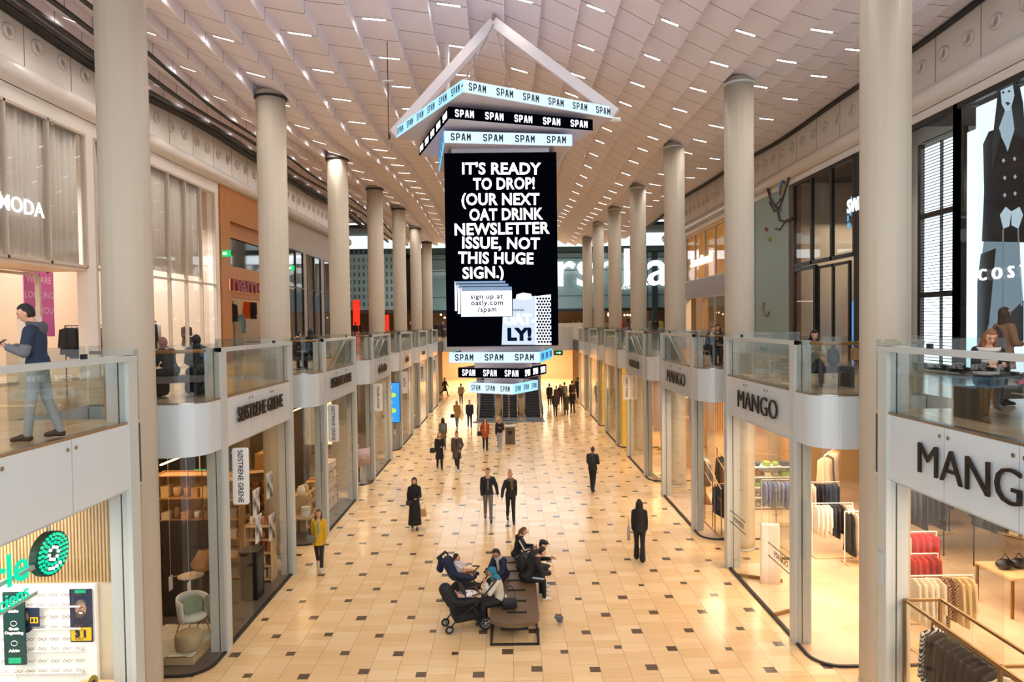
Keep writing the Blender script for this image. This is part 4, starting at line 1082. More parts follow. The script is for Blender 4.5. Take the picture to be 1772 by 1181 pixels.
def back_on(P, label, color, s=1.0):
    p = P['T']((0, .17, 1.00)); q = wp(P, p); return backpack(q, math.degrees(P['t'].rotation_euler.z), label, color, s)
# ground floor, walking
P = person('woman in a bright yellow coat walking past the left shops', at_g(553, 985), 8, 1.66, 'walk', ('down', 'back'), '#d9a90f', .72, '#1d1f22', '#c9bdb0', ('long', '#5a3a26'), fem=True, front='#7fa08a')
handbag(wp(P, (-.20, -.14, .78)), 8, 'grey crossbody bag worn by the woman in yellow', '#6d6660', .26, .20, .09, .5)
P = person('woman in a long black robe and black headscarf walking alone', at_g(718, 917), 6, 1.70, 'stroll', ('hold', 'down'), '#101013', .40, '#0e0e10', '#3a3434', ('hijab', '#0d0d0f'), fem=True, skirt=.16)
handbag(wp(P, (.27, .0, .42)), 6, 'tan handbag hanging from the hand of the woman in the black robe', '#b58a5c', .24, .24, .09, .22)
handbag(wp(P, (-.16, -.16, .84)), 6, 'black crossbody bag on the woman in the black robe', '#17171a', .22, .16, .07, .45)
PA = person('man in a black leather jacket and grey trousers, left of the walking couple', at_g(845, 902), 4, 1.82, 'walk', ('hand', 'down'), '#1b1c20', .90, '#74706c', '#4a3024', ('short', '#3a281c'), hyaw=-20, front='#5c5b58')
PB = person('blond woman with a bun and scarf, right of the walking couple', at_g(884, 905), 4, 1.76, 'walk', ('back', 'hand'), '#17161a', .92, '#141416', '#1b1615', ('bun', '#b08448'), fem=True, scarf='#6e5b33', hyaw=20)
P = person('woman in a long black coat with long blond hair', at_g(761, 813), 12, 1.72, 'stroll', ('hold', 'down'), '#121216', .48, '#121216', '#141214', ('long', '#8d6a42'), fem=True, boots=True, vox=.014)
handbag(wp(P, (-.30, -.02, .80)), 12, 'black shoulder bag of the blond woman in the long coat', '#141416', .3, .22, .1, .3)
person('man in an open grey brown overcoat over dark clothes', at_g(791, 815), -6, 1.82, 'walk', ('pocket', 'down'), '#4d443a', .55, '#151518', '#d8d4cc', ('short', '#1d1815'), front='#131316', vox=.014)
P = person('woman in a rust orange coat with long brown hair', at_g(840, 780), 4, 1.72, 'stroll', ('down', 'pocket'), '#a8501c', .70, '#17171b', '#191516', ('long', '#3e2718'), fem=True, front='#d8a883', vox=.014)
handbag(wp(P, (-.28, .02, .78)), 4, 'black bag under the arm of the woman in orange', '#18171a', .3, .24, .1, .3)
person('blond woman in a cropped black jacket and light jeans', at_g(865, 781), -8, 1.78, 'stroll', ('chest', 'down'), '#17171b', .98, '#9fa8b2', '#c6c2bd', ('long', '#b58d5c'), fem=True, vox=.014)
P = person('woman in an olive coat seen from behind', at_g(767, 777), 190, 1.68, 'walk', ('down', 'down'), '#6f5a34', .62, '#3a4a63', '#4a3526', ('long', '#2b1d16'), fem=True, vox=.014)
back_on(P, 'grey blue backpack on the woman in the olive coat', '#5a6a7c', .95)
P = person('person in a tan coat and jeans walking away', at_g(791, 740), 172, 1.74, 'walk', ('fwd', 'down'), '#a37b42', .66, '#5c6f88', '#5a4c40', ('hood', '#a37b42'), vox=.016)
handbag(wp(P, (.3, .02, .62)), 170, 'black bag carried by the person in tan', '#17161a', .26, .24, .1, .3)
person('man in a black jacket and dark jeans beside the person in tan', at_g(813, 741), 8, 1.80, 'stroll', ('down', 'down'), '#191b20', .88, '#262a33', '#17171a', ('short', '#33251c'), vox=.016)
person('person in a beige quilted jacket walking off to the far left shops', at_g(798, 700), 184, 1.76, 'walk', ('down', 'pocket'), '#8b7a58', .84, '#15161a', '#1b1b1e', ('short', '#262019'), collar='#d0c2a2', vox=.018)
person('person in a long dark coat striding by the farthest left shops', at_g(770, 686), 60, 1.76, 'run', ('fwd', 'back'), '#1c1a1d', .5, '#131316', '#131316', ('tail', '#1a1513'), fem=True, vox=.018)
P = person('man in a black jacket with a backpack standing on the right', at_g(1026, 852), 152, 1.80, 'stroll', ('hold', 'hold'), '#15171c', .86, '#14161a', '#1a1718', ('bald', '#3a2c24'), skin='brown', pitch=12, vox=.013)
back_on(P, 'black backpack on the standing man', '#16191f', 1.02)
P = person('dark haired woman in black walking away on the right', at_g(1107, 972), 168, 1.74, 'stroll', ('down', 'down'), '#141417', .84, '#131316', '#151315', ('long', '#241813'), fem=True, flare=True, collar='#1d1b1d')
handbag(wp(P, (.30, .02, .62)), 80, 'silver grey tote bag of the woman walking away', '#8e8d8b', .32, .34, .09, .3)
# the knot of people beside the escalators
for (px, py, rz, h, lab, top, coat, pants, hair, fem) in (
    (961, 721, 176, 1.78, 'person in a dark olive jacket at the front of the group by the escalators', '#2f2c22', .84, '#17171a', ('hood', '#2f2c22'), False),
    (980, 720, 184, 1.70, 'woman in a long olive coat at the front of the group by the escalators', '#3c3724', .42, '#191719', ('long', '#9a7a4d'), True),
    (991, 716, 190, 1.76, 'person in black beside the olive coat in the escalator group', '#18171b', .8, '#15151a', ('short', '#1b1512'), False),
    (951, 703, 180, 1.80, 'person in a charcoal coat nearest the escalators', '#232327', .55, '#141417', ('beanie', '#7c7468'), False),
    (963, 704, 176, 1.66, 'person in a maroon jacket inside the escalator group', '#4a1f22', .86, '#17171a', ('short', '#3a2418'), True),
    (970, 702, 10, 1.74, 'dark haired person facing us in the escalator group', '#201d22', .84, '#17171b', ('long', '#2a1a14'), True),
    (977, 700, 176, 1.80, 'person with a grey hat in the escalator group', '#77716a', .84, '#1a1a1e', ('beanie', '#2b2d33'), False),
    (990, 699, 200, 1.90, 'tall person in black at the back of the escalator group', '#131318', .8, '#141418', ('short', '#15110f'), False),
    (1000, 690, 150, 1.84, 'person in a dark blue jacket farthest right of the group', '#1a2644', .84, '#16181f', ('beanie', '#14171f'), False)):
    P = person(lab, at_g(px, py), rz, h, 'stroll', ('down', 'down'), top, coat, pants, '#1c1a1b', hair, fem=fem, vox=.018)
    if px == 991: handbag(wp(P, (-.3, 0, .72)), 190, 'beige shoulder bag in the escalator group', '#b39a78', .32, .26, .1, .3)
# ---------------------------------------------------------------- the long bench and the people on it
M_benchw = mat('bench_wood', '#5b4632', .42, vary=(7, '#6d553c'), stretch=(6, .8, 1))
b0 = G(891, 1118); BX, BY0 = b0.x, b0.y; BW = .535
bn = thing('long_bench', 'long dark wood bench with rounded end and black bars in mid hall', 'bench', (BX, BY0, 0))
out = [(-BW, 4.2), (-BW, .42)] + [(-BW * math.cos(PI * k / 16), .42 - .40 * math.sin(PI * k / 16)) for k in range(1, 16)] + [(BW, .42), (BW, 4.2)]
MB().prism(out, .36, .45).build('seat', M_benchw, bn)
fr = MB()
for x in (-BW + .02, BW - .06): fr.box(x, x + .04, 0, 4.2, 0, .04)
fr.box(-BW + .02, BW - .02, 0, .04, 0, .04)
for x in (-BW + .02, BW - .06):
    for y in (0, 2.1, 4.15): fr.box(x, x + .04, y, y + .04, .0, .36)
fr.box(-BW + .02, BW - .02, 4.15, 4.19, 0, .04); fr.box(-.02, .02, .25, 4.1, .30, .36); fr.box(-.3, .3, .5, 3.9, .1, .36)
fr.build('frame', M_black, bn)
for k in range(6):
    y = .55 + .62 * k
    MB().box(-.16 if k % 1 == 0 else 0, .27, y, y + .045, .45, .475).build('armrest_bar', M_black, bn)
def bench_at(dx, dy): return (BX + dx, BY0 + dy, .012)
P = person('girl in a black jacket with white sleeve stripes on the long bench', bench_at(.08, 3.95), 88, 1.66, 'sit', ('phone_sit', 'phone_sit'), '#141416', .8, '#5b5a5e', '#26262a', ('tail', '#6b4327'), fem=True, lean=14, pitch=18, vox=.012, collar='#161618', sstripe='#d8d6d4')
for s in (-1,): phone(P, s, 'phone in the hands of the girl at the far end of the bench', '#c9a47e')
P = person('man in a flat cap leaning forward on the right of the bench', bench_at(.30, 3.05), 84, 1.78, 'sit', ('phone_sit', 'lap'), '#17171a', .8, '#17171a', '#d9d6cf', ('cap', '#121214'), lean=34, pitch=20, vox=.012)
phone(P, 1, 'phone held by the man in the flat cap', '#b03a34')
P = person('man in a black padded jacket and backpack on the long bench', bench_at(.28, 2.35), 102, 1.76, 'sit', ('lap', 'lap'), '#131316', .8, '#151518', '#d8d3c8', ('short', '#1b1512'), lean=32, pitch=22, vox=.012, pad=.035, collar='#151518', lstripe='#b9c4cc')
back_on(P, 'black backpack with a small white mark on the man on the bench', '#121315', .95)
for k in range(2):
    pass
P = person('woman in a navy padded coat and pale scarf on the long bench', bench_at(-.26, 2.55), -38, 1.66, 'sit', ('lap', 'phone_sit'), '#161d36', .8, '#241a1e', '#2a2326', ('tail', '#1d1410'), fem=True, lean=18, pitch=34, scarf='#b9b1ab', pad=.035, vox=.012, skin='tan')
phone(P, -1, 'phone held by the woman in navy on the bench', '#23242a')
P = person('woman in a teal headscarf and cream coat on the long bench', bench_at(-.30, 1.05), -86, 1.62, 'sit', ('face', 'lap'), '#cfc5b4', .55, '#121214', '#1a1818', ('hijab', '#14708a'), fem=True, lean=12, pitch=24, skirt=.1, vox=.012, pad=.03, skin='tan')
handbag((BX - .10, BY0 + .78, .47), 8, 'black leather bag on the bench beside the woman in the cream coat', '#1a1a1e', .34, .22, .12, .30)
# ---------------------------------------------------------------- push chairs
M_pram = mat('pram_fabric', '#17171a', .75); M_pramf = mat('pram_frame', '#1a1a1c', .35, metal=.4); M_tyre = mat('tyre', '#1b1b1c', .8); M_hub = mat('hub', '#b9b9bb', .3, metal=.6)
def wheel(t, x, y, r, w=.045):
    Mx = Matrix.Translation((x, y, r)) @ Matrix.Rotation(PI / 2, 4, 'Y')
    R = [[(( r - .022 + .022 * math.cos(2 * PI * q / 8)) * math.cos(2 * PI * k / 24), (r - .022 + .022 * math.cos(2 * PI * q / 8)) * math.sin(2 * PI * k / 24), .022 * math.sin(2 * PI * q / 8)) for q in range(8)] for k in range(25)]
    o = MB().rings(R, False, Mx).build('wheel', M_tyre, t, True)
    s = MB(); s.lathe([(.02, -.02), (.03, -.01), (.03, .01), (.02, .02)], 12, M=Mx)
    R = [[((r - .05 + .008 * math.cos(2 * PI * q / 6)) * math.cos(2 * PI * k / 20), (r - .05 + .008 * math.cos(2 * PI * q / 6)) * math.sin(2 * PI * k / 20), .012 * math.sin(2 * PI * q / 6)) for q in range(6)] for k in range(21)]
    s.rings(R, False, Mx)
    for k in range(6):
        a = 2 * PI * k / 6; s.tube([Mx @ Vector((.02 * math.cos(a), .02 * math.sin(a), 0)), Mx @ Vector(((r - .05) * math.cos(a), (r - .05) * math.sin(a), 0))], .007, 5)
    s.build('rim', M_hub, o)
def pram(name, label, loc, rz, color, basket='#141416', hood=True, brown=True, face=1):
    t = thing(name, label, 'push chair', loc, math.radians(rz)); m = mat('pram_' + color[1:], color, .75)
    for x in (-.27, .27): wheel(t, x, .38, .145); wheel(t, x * .75, -.42, .095)
    f = MB()
    for x in (-.25, .25):
        f.tube([(x * .8, -.42, .12), (x * .95, -.2, .35), (x, .22, .62), (x, .62, 1.04)], .016, 8); f.tube([(x, .38, .15), (x, .1, .52)], .015, 8)
    f.tube([(-.25, .62, 1.04), (.25, .62, 1.04)], .016, 8); f.tube([(-.27, .38, .145), (.27, .38, .145)], .012, 6); f.tube([(-.2, -.42, .12), (.2, -.42, .12)], .012, 6)
    f.build('frame', M_pramf, t, True)
    MB().tube([(-.25, .58, 1.0), (-.25, .64, 1.07), (.25, .64, 1.07), (.25, .58, 1.0)], .022, 8).build('push_handle', mat('tan_leather', '#5d3b22', .5) if brown else M_rub, t, True)
    b = MB(); R = []
    for z, a in ((.20, .8), (.24, 1), (.38, 1.08)): R.append([(-.21 * a, -.30 * a, z), (.21 * a, -.30 * a, z), (.21 * a, .30 * a, z + .02), (-.21 * a, .30 * a, z + .02)])
    b.rings(R).build('basket', mat('basket_' + basket[1:], basket, .8), t)
    s = MB(); s.ell((0, .04, .60), (.20, .34, .12), 14, 8); s.cap((0, .28, .62), (0, .46, .92), .17, .15); s.cap((-.17, -.25, .62), (-.17, .3, .68), .05, .05); s.cap((.17, -.25, .62), (.17, .3, .68), .05, .05)
    s.v = [(v[0], v[1] * face, v[2]) for v in s.v]; soft('seat', s, color, .02, t)
    if hood:
        R = []
        for i in range(7):
            a = math.radians(-20 + 14 * i); R.append([(x_, face * (.30 + .30 * math.cos(PI - a) * (1 - .2 * abs(x_) / .22)), .74 + .32 * math.sin(a) * (1 - .35 * (abs(x_) / .22) ** 2)) for x_ in (-.22, -.15, -.05, .05, .15, .22)])
        hb = MB(); n = 6; vs = [p for r in R for p in r]; fs = [(i * n + q, i * n + q + 1, (i + 1) * n + q + 1, (i + 1) * n + q) for i in range(6) for q in range(5)]
        h_ = hb.add(vs, fs).build('hood', m, t, True); sm_ = h_.modifiers.new('t', 'SOLIDIFY'); sm_.thickness = .02
    MB().tube([(-.22, -.10 * face, .78), (-.2, -.28 * face, .80), (.2, -.28 * face, .80), (.22, -.10 * face, .78)], .02, 8).build('bumper_bar', mat('tan_leather', '#5d3b22', .5), t, True)
    return t
g = G(797, 1098); pram('push_chair', 'large black push chair with tan bumper bar beside the bench', (g.x + .10, g.y + .32, 0), -72, '#1a1a1d', face=-1)
bl = thing('baby', 'baby lying in the black push chair under a white and blue patterned blanket', 'baby', (g.x + .10, g.y + .32, 0), math.radians(108))
b_ = MB(); b_.ell((0, .26, .80), (.068, .075, .075), 12, 8); b_.cap((0, .20, .74), (0, -.02, .72), .08, .075); b_.cap((.05, -.02, .72), (.07, -.2, .71), .045, .035); b_.cap((-.05, -.02, .72), (-.07, -.2, .71), .045, .035)
for s in (-1, 1): b_.cap((s * .09, .16, .75), (s * .13, .04, .79), .03, .022); b_.ell((s * .13, .02, .80), (.022, .022, .02), 8, 6)
soft('body', b_, '#d9a184', .012, bl)
w_ = MB(); w_.ell((0, -.02, .755), (.16, .25, .06), 14, 8); soft('blanket', w_, '#e3dfe2', .014, bl)
for k in range(9):
    random.seed(k); 
    x, y = random.uniform(-.11, .11), random.uniform(-.18, .14); MB().ell((x, y, .812 - .5 * (x * x + y * y)), (.026, .02, .008), 8, 5).build('blanket_print', mat('print_%d' % (k % 2), ('#b8433f', '#3f62a8')[k % 2], .7), bl, True)
g2 = G(803, 1062); pram('push_chair', 'second push chair with navy seat and tall handle behind the black one', (g2.x + .0, g2.y + .75, 0), 72, '#1a2440', hood=False, brown=False)
backpack((g2.x - .62, g2.y + .95, .62), 72, 'navy changing bag hanging from the handle of the second push chair', '#1b2547', .85)
kid = thing('child', 'dark haired child in a white and grey top sitting in the navy push chair', 'child', (g2.x + .0, g2.y + .75, 0), math.radians(72))
b_ = MB(); b_.ell((0, .22, 1.02), (.075, .08, .09), 12, 8); b_.cap((0, .22, .92), (0, .12, .74), .075, .09)
for s in (-1, 1): b_.cap((s * .09, .2, .9), (s * .14, .02, .82), .03, .025); b_.cap((s * .05, .1, .72), (s * .07, -.16, .72), .05, .04); b_.cap((s * .07, -.16, .72), (s * .07, -.24, .56), .038, .03)
soft('body', b_, '#c08a68', .012, kid)
b_ = MB(); b_.cap((0, .22, .91), (0, .12, .74), .09, .105)
for s in (-1, 1): b_.cap((s * .09, .2, .9), (s * .135, .05, .83), .042, .036)
soft('top', b_, '#cfc9c6', .012, kid)
b_ = MB(); b_.ell((0, .245, 1.05), (.082, .08, .085), 12, 8); soft('hair', b_, '#1a1412', .012, kid)
# litter bin, pole and pigeon
g = G(883, 768); lb = thing('litter_bin', 'grey brown square litter bin with pale top standing before the escalators', 'litter bin', (g.x, g.y, 0))
MB().box(-.27, .27, -.27, .27, 0, .95).build('body', mat('bin_body', '#5b534a', .5), lb); MB().box(-.29, .29, -.29, .29, .95, 1.02).build('top', mat('bin_top', '#b9aea0', .5), lb); MB().box(-.12, .12, -.275, -.265, .55, .75).build('slot', M_black, lb)
g = G(881, 735); po = thing('sign_pole', 'slim steel pole standing just behind the litter bin', 'pole', (g.x, g.y + .4, 0))
MB().tube([(0, 0, 0), (0, 0, 2.6)], .035, 12).build('pole', M_steel, po); MB().lathe([(.35, 0), (.35, .02), (.1, .04)], 24).build('foot', M_metal_d, po); MB().box(-.22, .22, -.03, .03, 2.3, 2.42).build('cross_arm', M_steel, po)
g = G(968, 1083); pg = thing('pigeon', 'small grey pigeon on the floor right of the bench', 'bird', (g.x, g.y, 0), .4)
q = MB(); q.ell((0, 0, .13), (.065, .12, .065), 12, 8); q.cap((0, -.08, .15), (0, -.13, .22), .04, .03); q.ell((0, -.145, .24), (.03, .035, .03), 10, 6); q.cap((0, .09, .13), (0, .22, .10), .04, .02); q.cap((0, -.17, .235), (0, -.195, .23), .01, .005, 6)
for s in (-1, 1): q.cap((s * .025, 0, .08), (s * .025, -.01, .012), .008, .008, 6); q.cap((s * .025, -.01, .01), (s * .025, -.04, .008), .008, .006, 6)
soft('body', q, '#6b6c74', .007, pg)
# ---------------------------------------------------------------- upper level
def bench_up(x, y, rz, L, label, color='#2c2825', h=.45):
    t = thing('bench', label, 'bench', (x, y, F1), math.radians(rz)); m = mat('bench_' + color[1:], color, .45)
    MB().box(-L / 2, L / 2, -.27, .27, h - .14, h).build('seat', m, t)
    for s in (-1, 1): MB().box(s * L / 2 - (.10 if s > 0 else 0), s * L / 2 + (0 if s > 0 else .10), -.27, .27, 0, h - .14).build('leg', m, t)
    return t
P = person('man in a navy and grey hooded jacket looking down on the left balcony', at_u(70, 762), -72, 1.80, 'stroll', ('phone', 'phone'), '#1d2c44', .90, '#a3a8aa', '#30241f', ('short', '#1e1815'), lean=4, pitch=26, vox=.0085, sleeve='#6d6f74', collar='#4a4d52')
phone(P, 1, 'phone held by the man on the left balcony')
bench_up(-8.35, 8.6, 90, 1.6, 'dark bench behind the man on the left balcony', '#2b211a')
b2 = G(315, 690, F1); bench_up(-6.85, 14.42, 25, 1.4, 'dark bench under the two women in headscarves on the left balcony', '#57504a')
person('woman in a dusty pink headscarf sitting on the left balcony bench', (-7.02, 14.25, F1), -118, 1.62, 'sit', ('lap', 'lap'), '#1b1b20', .55, '#17171b', '#1a1818', ('hijab', '#8d5e58'), fem=True, lean=22, pitch=10, skirt=.1, vox=.011, pad=.035)
P = person('woman in a black headscarf and hooded coat sitting on the left balcony bench', (-6.58, 14.5, F1), -150, 1.68, 'sit', ('lap', 'lap'), '#1a1a1f', .55, '#141416', '#141416', ('hijab', '#101012'), fem=True, lean=20, pitch=12, skirt=.1, vox=.011, pad=.04, collar='#141418')
# right: the resting area
bench_up(7.75, 9.85, 4, 2.3, 'dark wooden bench with bags on it on the near right balcony', '#2a211b')
P = person('woman in a black and cream striped sweater sitting on the near right balcony', (6.88, 9.78, F1), -18, 1.66, 'cross', ('phone_sit', 'phone_sit'), '#1d1a1a', .9, '#1a1718', '#4a4744', ('long', '#8a5a34'), fem=True, lean=8, pitch=34, vox=.0085, pad=.02, stripes=('#d9cfc4', (1.04, 1.22, 1.40)))
phone(P, -1, 'phone held by the woman in the striped sweater', '#d8b49a')
q = thing('jacket_heap', 'crumpled brown jacket lying on the right balcony bench', 'jacket', (7.75, 9.85, F1 + .45))
hb = MB(); hb.ell((0, 0, .07), (.30, .2, .08), 14, 8); hb.ell((.2, .05, .10), (.2, .16, .09), 12, 8); hb.ell((-.2, -.04, .06), (.2, .14, .06), 12, 8); soft('cloth', hb, '#5d4636', .02, q)
q = thing('crinkled_bag', 'clear plastic bag with an orange snack lying on the brown jacket', 'bag', (7.75, 9.78, F1 + .60)); hb = MB(); hb.ell((0, 0, .04), (.2, .12, .06), 12, 6); o_ = soft('film', hb, '#c9c4c0', .015, q, .2); hb = MB(); hb.ell((.05, 0, .09), (.10, .06, .03), 10, 6); soft('snack', hb, '#d08a3c', .012, q)
q = thing('bottle', 'small clear drink bottle with a pink label on the right balcony bench', 'bottle', (7.32, 9.7, F1 + .45)); MB().lathe([(.03, 0), (.033, .01), (.033, .14), (.014, .19), (.014, .21)], 16).build('flask', glassmat('bottle_plastic', '#e6ecec'), q, True); MB().lathe([(.034, .05), (.034, .11)], 16, cap=False).build('label', mat('pink_label', '#d4517c', .5), q, True); MB().lathe([(.017, .2), (.017, .225)], 12).build('lid', M_white, q)
backpack((7.72, 9.15, F1), 150, 'grey backpack standing on the floor by the near right bench', '#6d665f', 1.0)
P = person('woman in a light brown coat walking past the fashion poster on the right balcony', (8.1, 11.1, F1), 95, 1.62, 'stroll', ('down', 'hold'), '#7a5a42', .66, '#2a2224', '#2a2224', ('long', '#3a2418'), fem=True, vox=.011)
backpack(wp(P, P['T']((0, .16, 1.0))), 95, 'dark purple backpack on the woman by the poster', '#2c1f33', .8)
# middle right: two seated groups
bench_up(6.85, 14.8, 0, 1.1, 'dark bench beside the beige coated woman on the right balcony', '#25272b')
P = person('woman in a beige coat bending over her phone on the right balcony', (6.68, 14.9, F1), -20, 1.66, 'sit', ('phone_sit', 'phone_sit'), '#a39a80', .8, '#2c2e34', '#17171a', ('long', '#17110f'), fem=True, lean=26, pitch=26, vox=.011, collar='#24425c')
phone(P, -1, 'phone of the bending woman in the beige coat')
backpack((6.98, 14.62, F1 + .45), 170, 'black backpack on the bench beside the beige coated woman', '#1b1d21', .9)
P = person('shopper half hidden behind the front right column with a paper bag', at_u(1501, 640), 170, 1.75, 'stroll', ('down', 'down'), '#2a2521', .7, '#1e1c1e', '#1e1c1e', ('short', '#1d1512'), vox=.014)
t = thing('paper_bag', 'brown paper shopping bag beside the front right column', 'bag', wp(P, (.28, -.02, .28)), .3); MB().box(-.17, .17, -.06, .06, 0, .36).build('bag', mat('kraft', '#a67c55', .7), t); MB().tube([(-.07, 0, .36), (-.05, 0, .48), (.05, 0, .48), (.07, 0, .36)], .006, 5).build('handle', mat('kraft', '#a67c55', .7), t)
bench_up(6.78, 22.7, 0, 1.3, 'dark bench under the hugging couple on the right balcony', '#1e1f22')
person('long haired woman in black hugging someone on the right balcony', (7.0, 22.75, F1), -20, 1.72, 'sit', ('hold', 'chest'), '#17161a', .8, '#1b1b20', '#151517', ('long', '#191210'), fem=True, lean=6, pitch=18, vox=.013)
person('person resting their head on the long haired woman on the right balcony', (6.62, 22.6, F1), 35, 1.66, 'sit', ('lap', 'lap'), '#1c1a1f', .8, '#22222a', '#151517', ('short', '#6b4a30'), lean=16, pitch=10, vox=.013)
handbag((6.5, 22.25, F1), 20, 'beige and blue paper carrier bag by the couple on the right balcony', '#c9a882', .3, .34, .14, .2)
# left, further along
bench_up(-6.95, 22.9, 0, 1.4, 'dark bench under the two dark figures on the left balcony', '#3a3532')
person('person in black sitting on the second left balcony bench, head bowed', (-7.28, 22.9, F1), 150, 1.72, 'sit', ('lap', 'lap'), '#15151a', .8, '#17171b', '#131315', ('short', '#14100f'), lean=24, pitch=20, vox=.014)
person('person in a dark hood sitting on the second left balcony bench', (-6.60, 22.85, F1), 200, 1.74, 'sit', ('lap', 'lap'), '#1b1c22', .8, '#17171b', '#131315', ('hood', '#15151a'), lean=12, pitch=16, vox=.014)
FARP = ((612, 585, 170, '#1b1a1c', 'dark figure leftmost beyond the third left column', ('short', '#1a1412')), (622, 586, 185, '#3a2318', 'person in a brown coat beyond the third left column', ('long', '#2a1a13')),
        (684, 590, 175, '#3a3130', 'person in a patterned top behind the fourth left bay', ('short', '#241914')), (708, 566, 170, '#5b2024', 'person in dark red between the slim left columns', ('short', '#d8c2a8')),
        (754, 572, 180, '#202026', 'dark figure left of the screen at the far store', ('short', '#1a1412')), (765, 571, 10, '#2a2a30', 'second dark figure left of the screen at the far store', ('short', '#1a1412')),
        (1075, 592, 170, '#a01c24', 'person in a red jacket behind the right balustrade', ('short', '#8a6a4a')), (1087, 590, 190, '#6b5a52', 'person in brown beside the red jacket', ('long', '#3a2a20')),
        (1126, 588, 180, '#7c8a84', 'person in pale grey green beyond the right columns', ('short', '#4a3626')), (1135, 588, 180, '#3a2a24', 'person in dark brown beyond the right columns', ('tail', '#2a1c14')),
        (1144, 587, 180, '#c9c070', 'person in a pale yellow top beyond the right columns', ('short', '#2a1c16')), (994, 580, 175, '#17171b', 'dark figure by the white kiosk on the far bridge', ('short', '#15110f')),
        (1004, 580, 160, '#22222a', 'second dark figure right of the white kiosk', ('short', '#1a1412')))
for px, py, rz, top, lab, hair in FARP:
    p = G(px, py, F1)
    if p.y > 60: q = VY(px, py, 64.3); p = Vector((q.x, 65.2, F1))
    person(lab, (p.x, p.y, F1), rz, 1.74, 'stroll', ('down', 'down'), top, .84, '#1b1b20', '#18181a', hair, vox=.02)
# ---------------------------------------------------------------- goods and furniture in the shops
GM = {}
def garment_mesh(kind, w, L, seed):
    key = (kind, w, L, seed)
    if key in GM: return GM[key]
    random.seed(seed); R = []; n = 14
    ph = random.random() * 6
    prof = [(0, .10), (-.03, .55), (-.07, .92), (-.18, 1.0), (-.5, .96 if kind != 'dress' else 1.0), (-.8, 1.0 if kind != 'dress' else 1.12), (-1, 1.03 if kind != 'dress' else 1.25)] if kind != 'trousers' else [(0, .5), (-.03, .6), (-.3, .62), (-.7, .66), (-1, .72)]
    for z, a in prof:
        r = []
        for q in range(n):
            t = 2 * PI * q / n
            fold = 1 + .22 * math.sin(t * 5 + ph) * min(1, -z * 1.6)
            r.append((w / 2 * a * math.cos(t), (.022 + .022 * min(1, -z * 2)) * math.sin(t) * fold + .008 * math.sin(z * 9 + ph), z * L))
        R.append(r)
    mb = MB().rings(R)
    if kind == 'shirt':
        for s in (-1, 1): mb.cap((s * w * .44, 0, -.10 * L), (s * w * .56, .01, -.72 * L), .036, .028, 8)
    me = bpy.data.meshes.new('hanging_garment'); me.from_pydata(mb.v, [], mb.f); me.shade_smooth(); GM[key] = me; return me
GMAT = {}
def gmat(c, stripe=None):
    k = (c, stripe)
    if k in GMAT: return GMAT[k]
    m = mat('garment_%s' % c[1:], c, .8)
    if stripe:
        m = bpy.data.materials.new('garment_striped_' + c[1:]); m.use_nodes = True; nt = m.node_tree; N = nt.nodes
        b = N['Principled BSDF']; b.inputs['Roughness'].default_value = .8
        tc = N.new('ShaderNodeTexCoord'); wv = N.new('ShaderNodeTexWave'); wv.inputs['Scale'].default_value = 9; wv.inputs['Distortion'].default_value = 5; wv.bands_direction = 'DIAGONAL'
        cr = N.new('ShaderNodeValToRGB'); cr.color_ramp.interpolation = 'CONSTANT'; cr.color_ramp.elements[0].color = lin(c); cr.color_ramp.elements[1].color = lin(stripe); cr.color_ramp.elements[1].position = .5
        nt.links.new(tc.outputs['Object'], wv.inputs['Vector']); nt.links.new(wv.outputs['Fac'], cr.inputs[0]); nt.links.new(cr.outputs[0], b.inputs['Base Color'])
    GMAT[k] = m; return m
def rack(x, y, rz, L, H, lab, glab, colors, kind='shirt', n=10, gl=.62, gw=.42, m=None, base=True, z=.012, brass=False, lower=None):
    """a free standing clothes rail along its local x, garments across it"""
    m = m or (M_brass if brass else M_white)
    t = thing('clothes_rail', lab, 'clothes rail', (x, y, z), math.radians(rz))
    MB().tube([(-L / 2, 0, H), (L / 2, 0, H)], .016, 8).build('rail', m, t)
    for s in (-1, 1): MB().tube([(s * L / 2, 0, .02), (s * L / 2, 0, H)], .016, 8).build('post', m, t)
    if base: MB().box(-L / 2, L / 2, -.22, .22, 0, .03).build('base', M_woodlight if not brass else M_brass, t)
    Mx = Matrix.Translation((x, y, z)) @ Matrix.Rotation(math.radians(rz), 4, 'Z')
    for i in range(n):
        random.seed(hash((round(x, 2), round(y, 2), i)) % 10000)
        u = -L / 2 + .08 + (L - .16) * i / max(1, n - 1)
        c = colors[min(len(colors) - 1, int(i * len(colors) / n))]; st = None
        if isinstance(c, tuple): c, st = c
        me = garment_mesh(kind, gw, gl * (1 + .08 * (i % 3 - 1)), i % 3)
        key = (me.name, c, st)
        o = bpy.data.objects.new('hanging_garment', me if len(me.materials) and me.materials[0] == gmat(c, st) else me.copy()); COL.objects.link(o)
        o.data.materials.clear(); o.data.materials.append(gmat(c, st))
        o.location = Mx @ Vector((u, 0, H - .055)); o.rotation_euler = (0, 0, math.radians(rz + 90 + random.uniform(-7, 7)))
        hk = MB().tube([(0, 0, -.01), (0, 0, .03), (.012, 0, .055), (0, 0, .075)], .004, 5).build('hook', M_steel, o)
        tag(o, glab, 'garment', 'garments: ' + glab[:40])
    return t
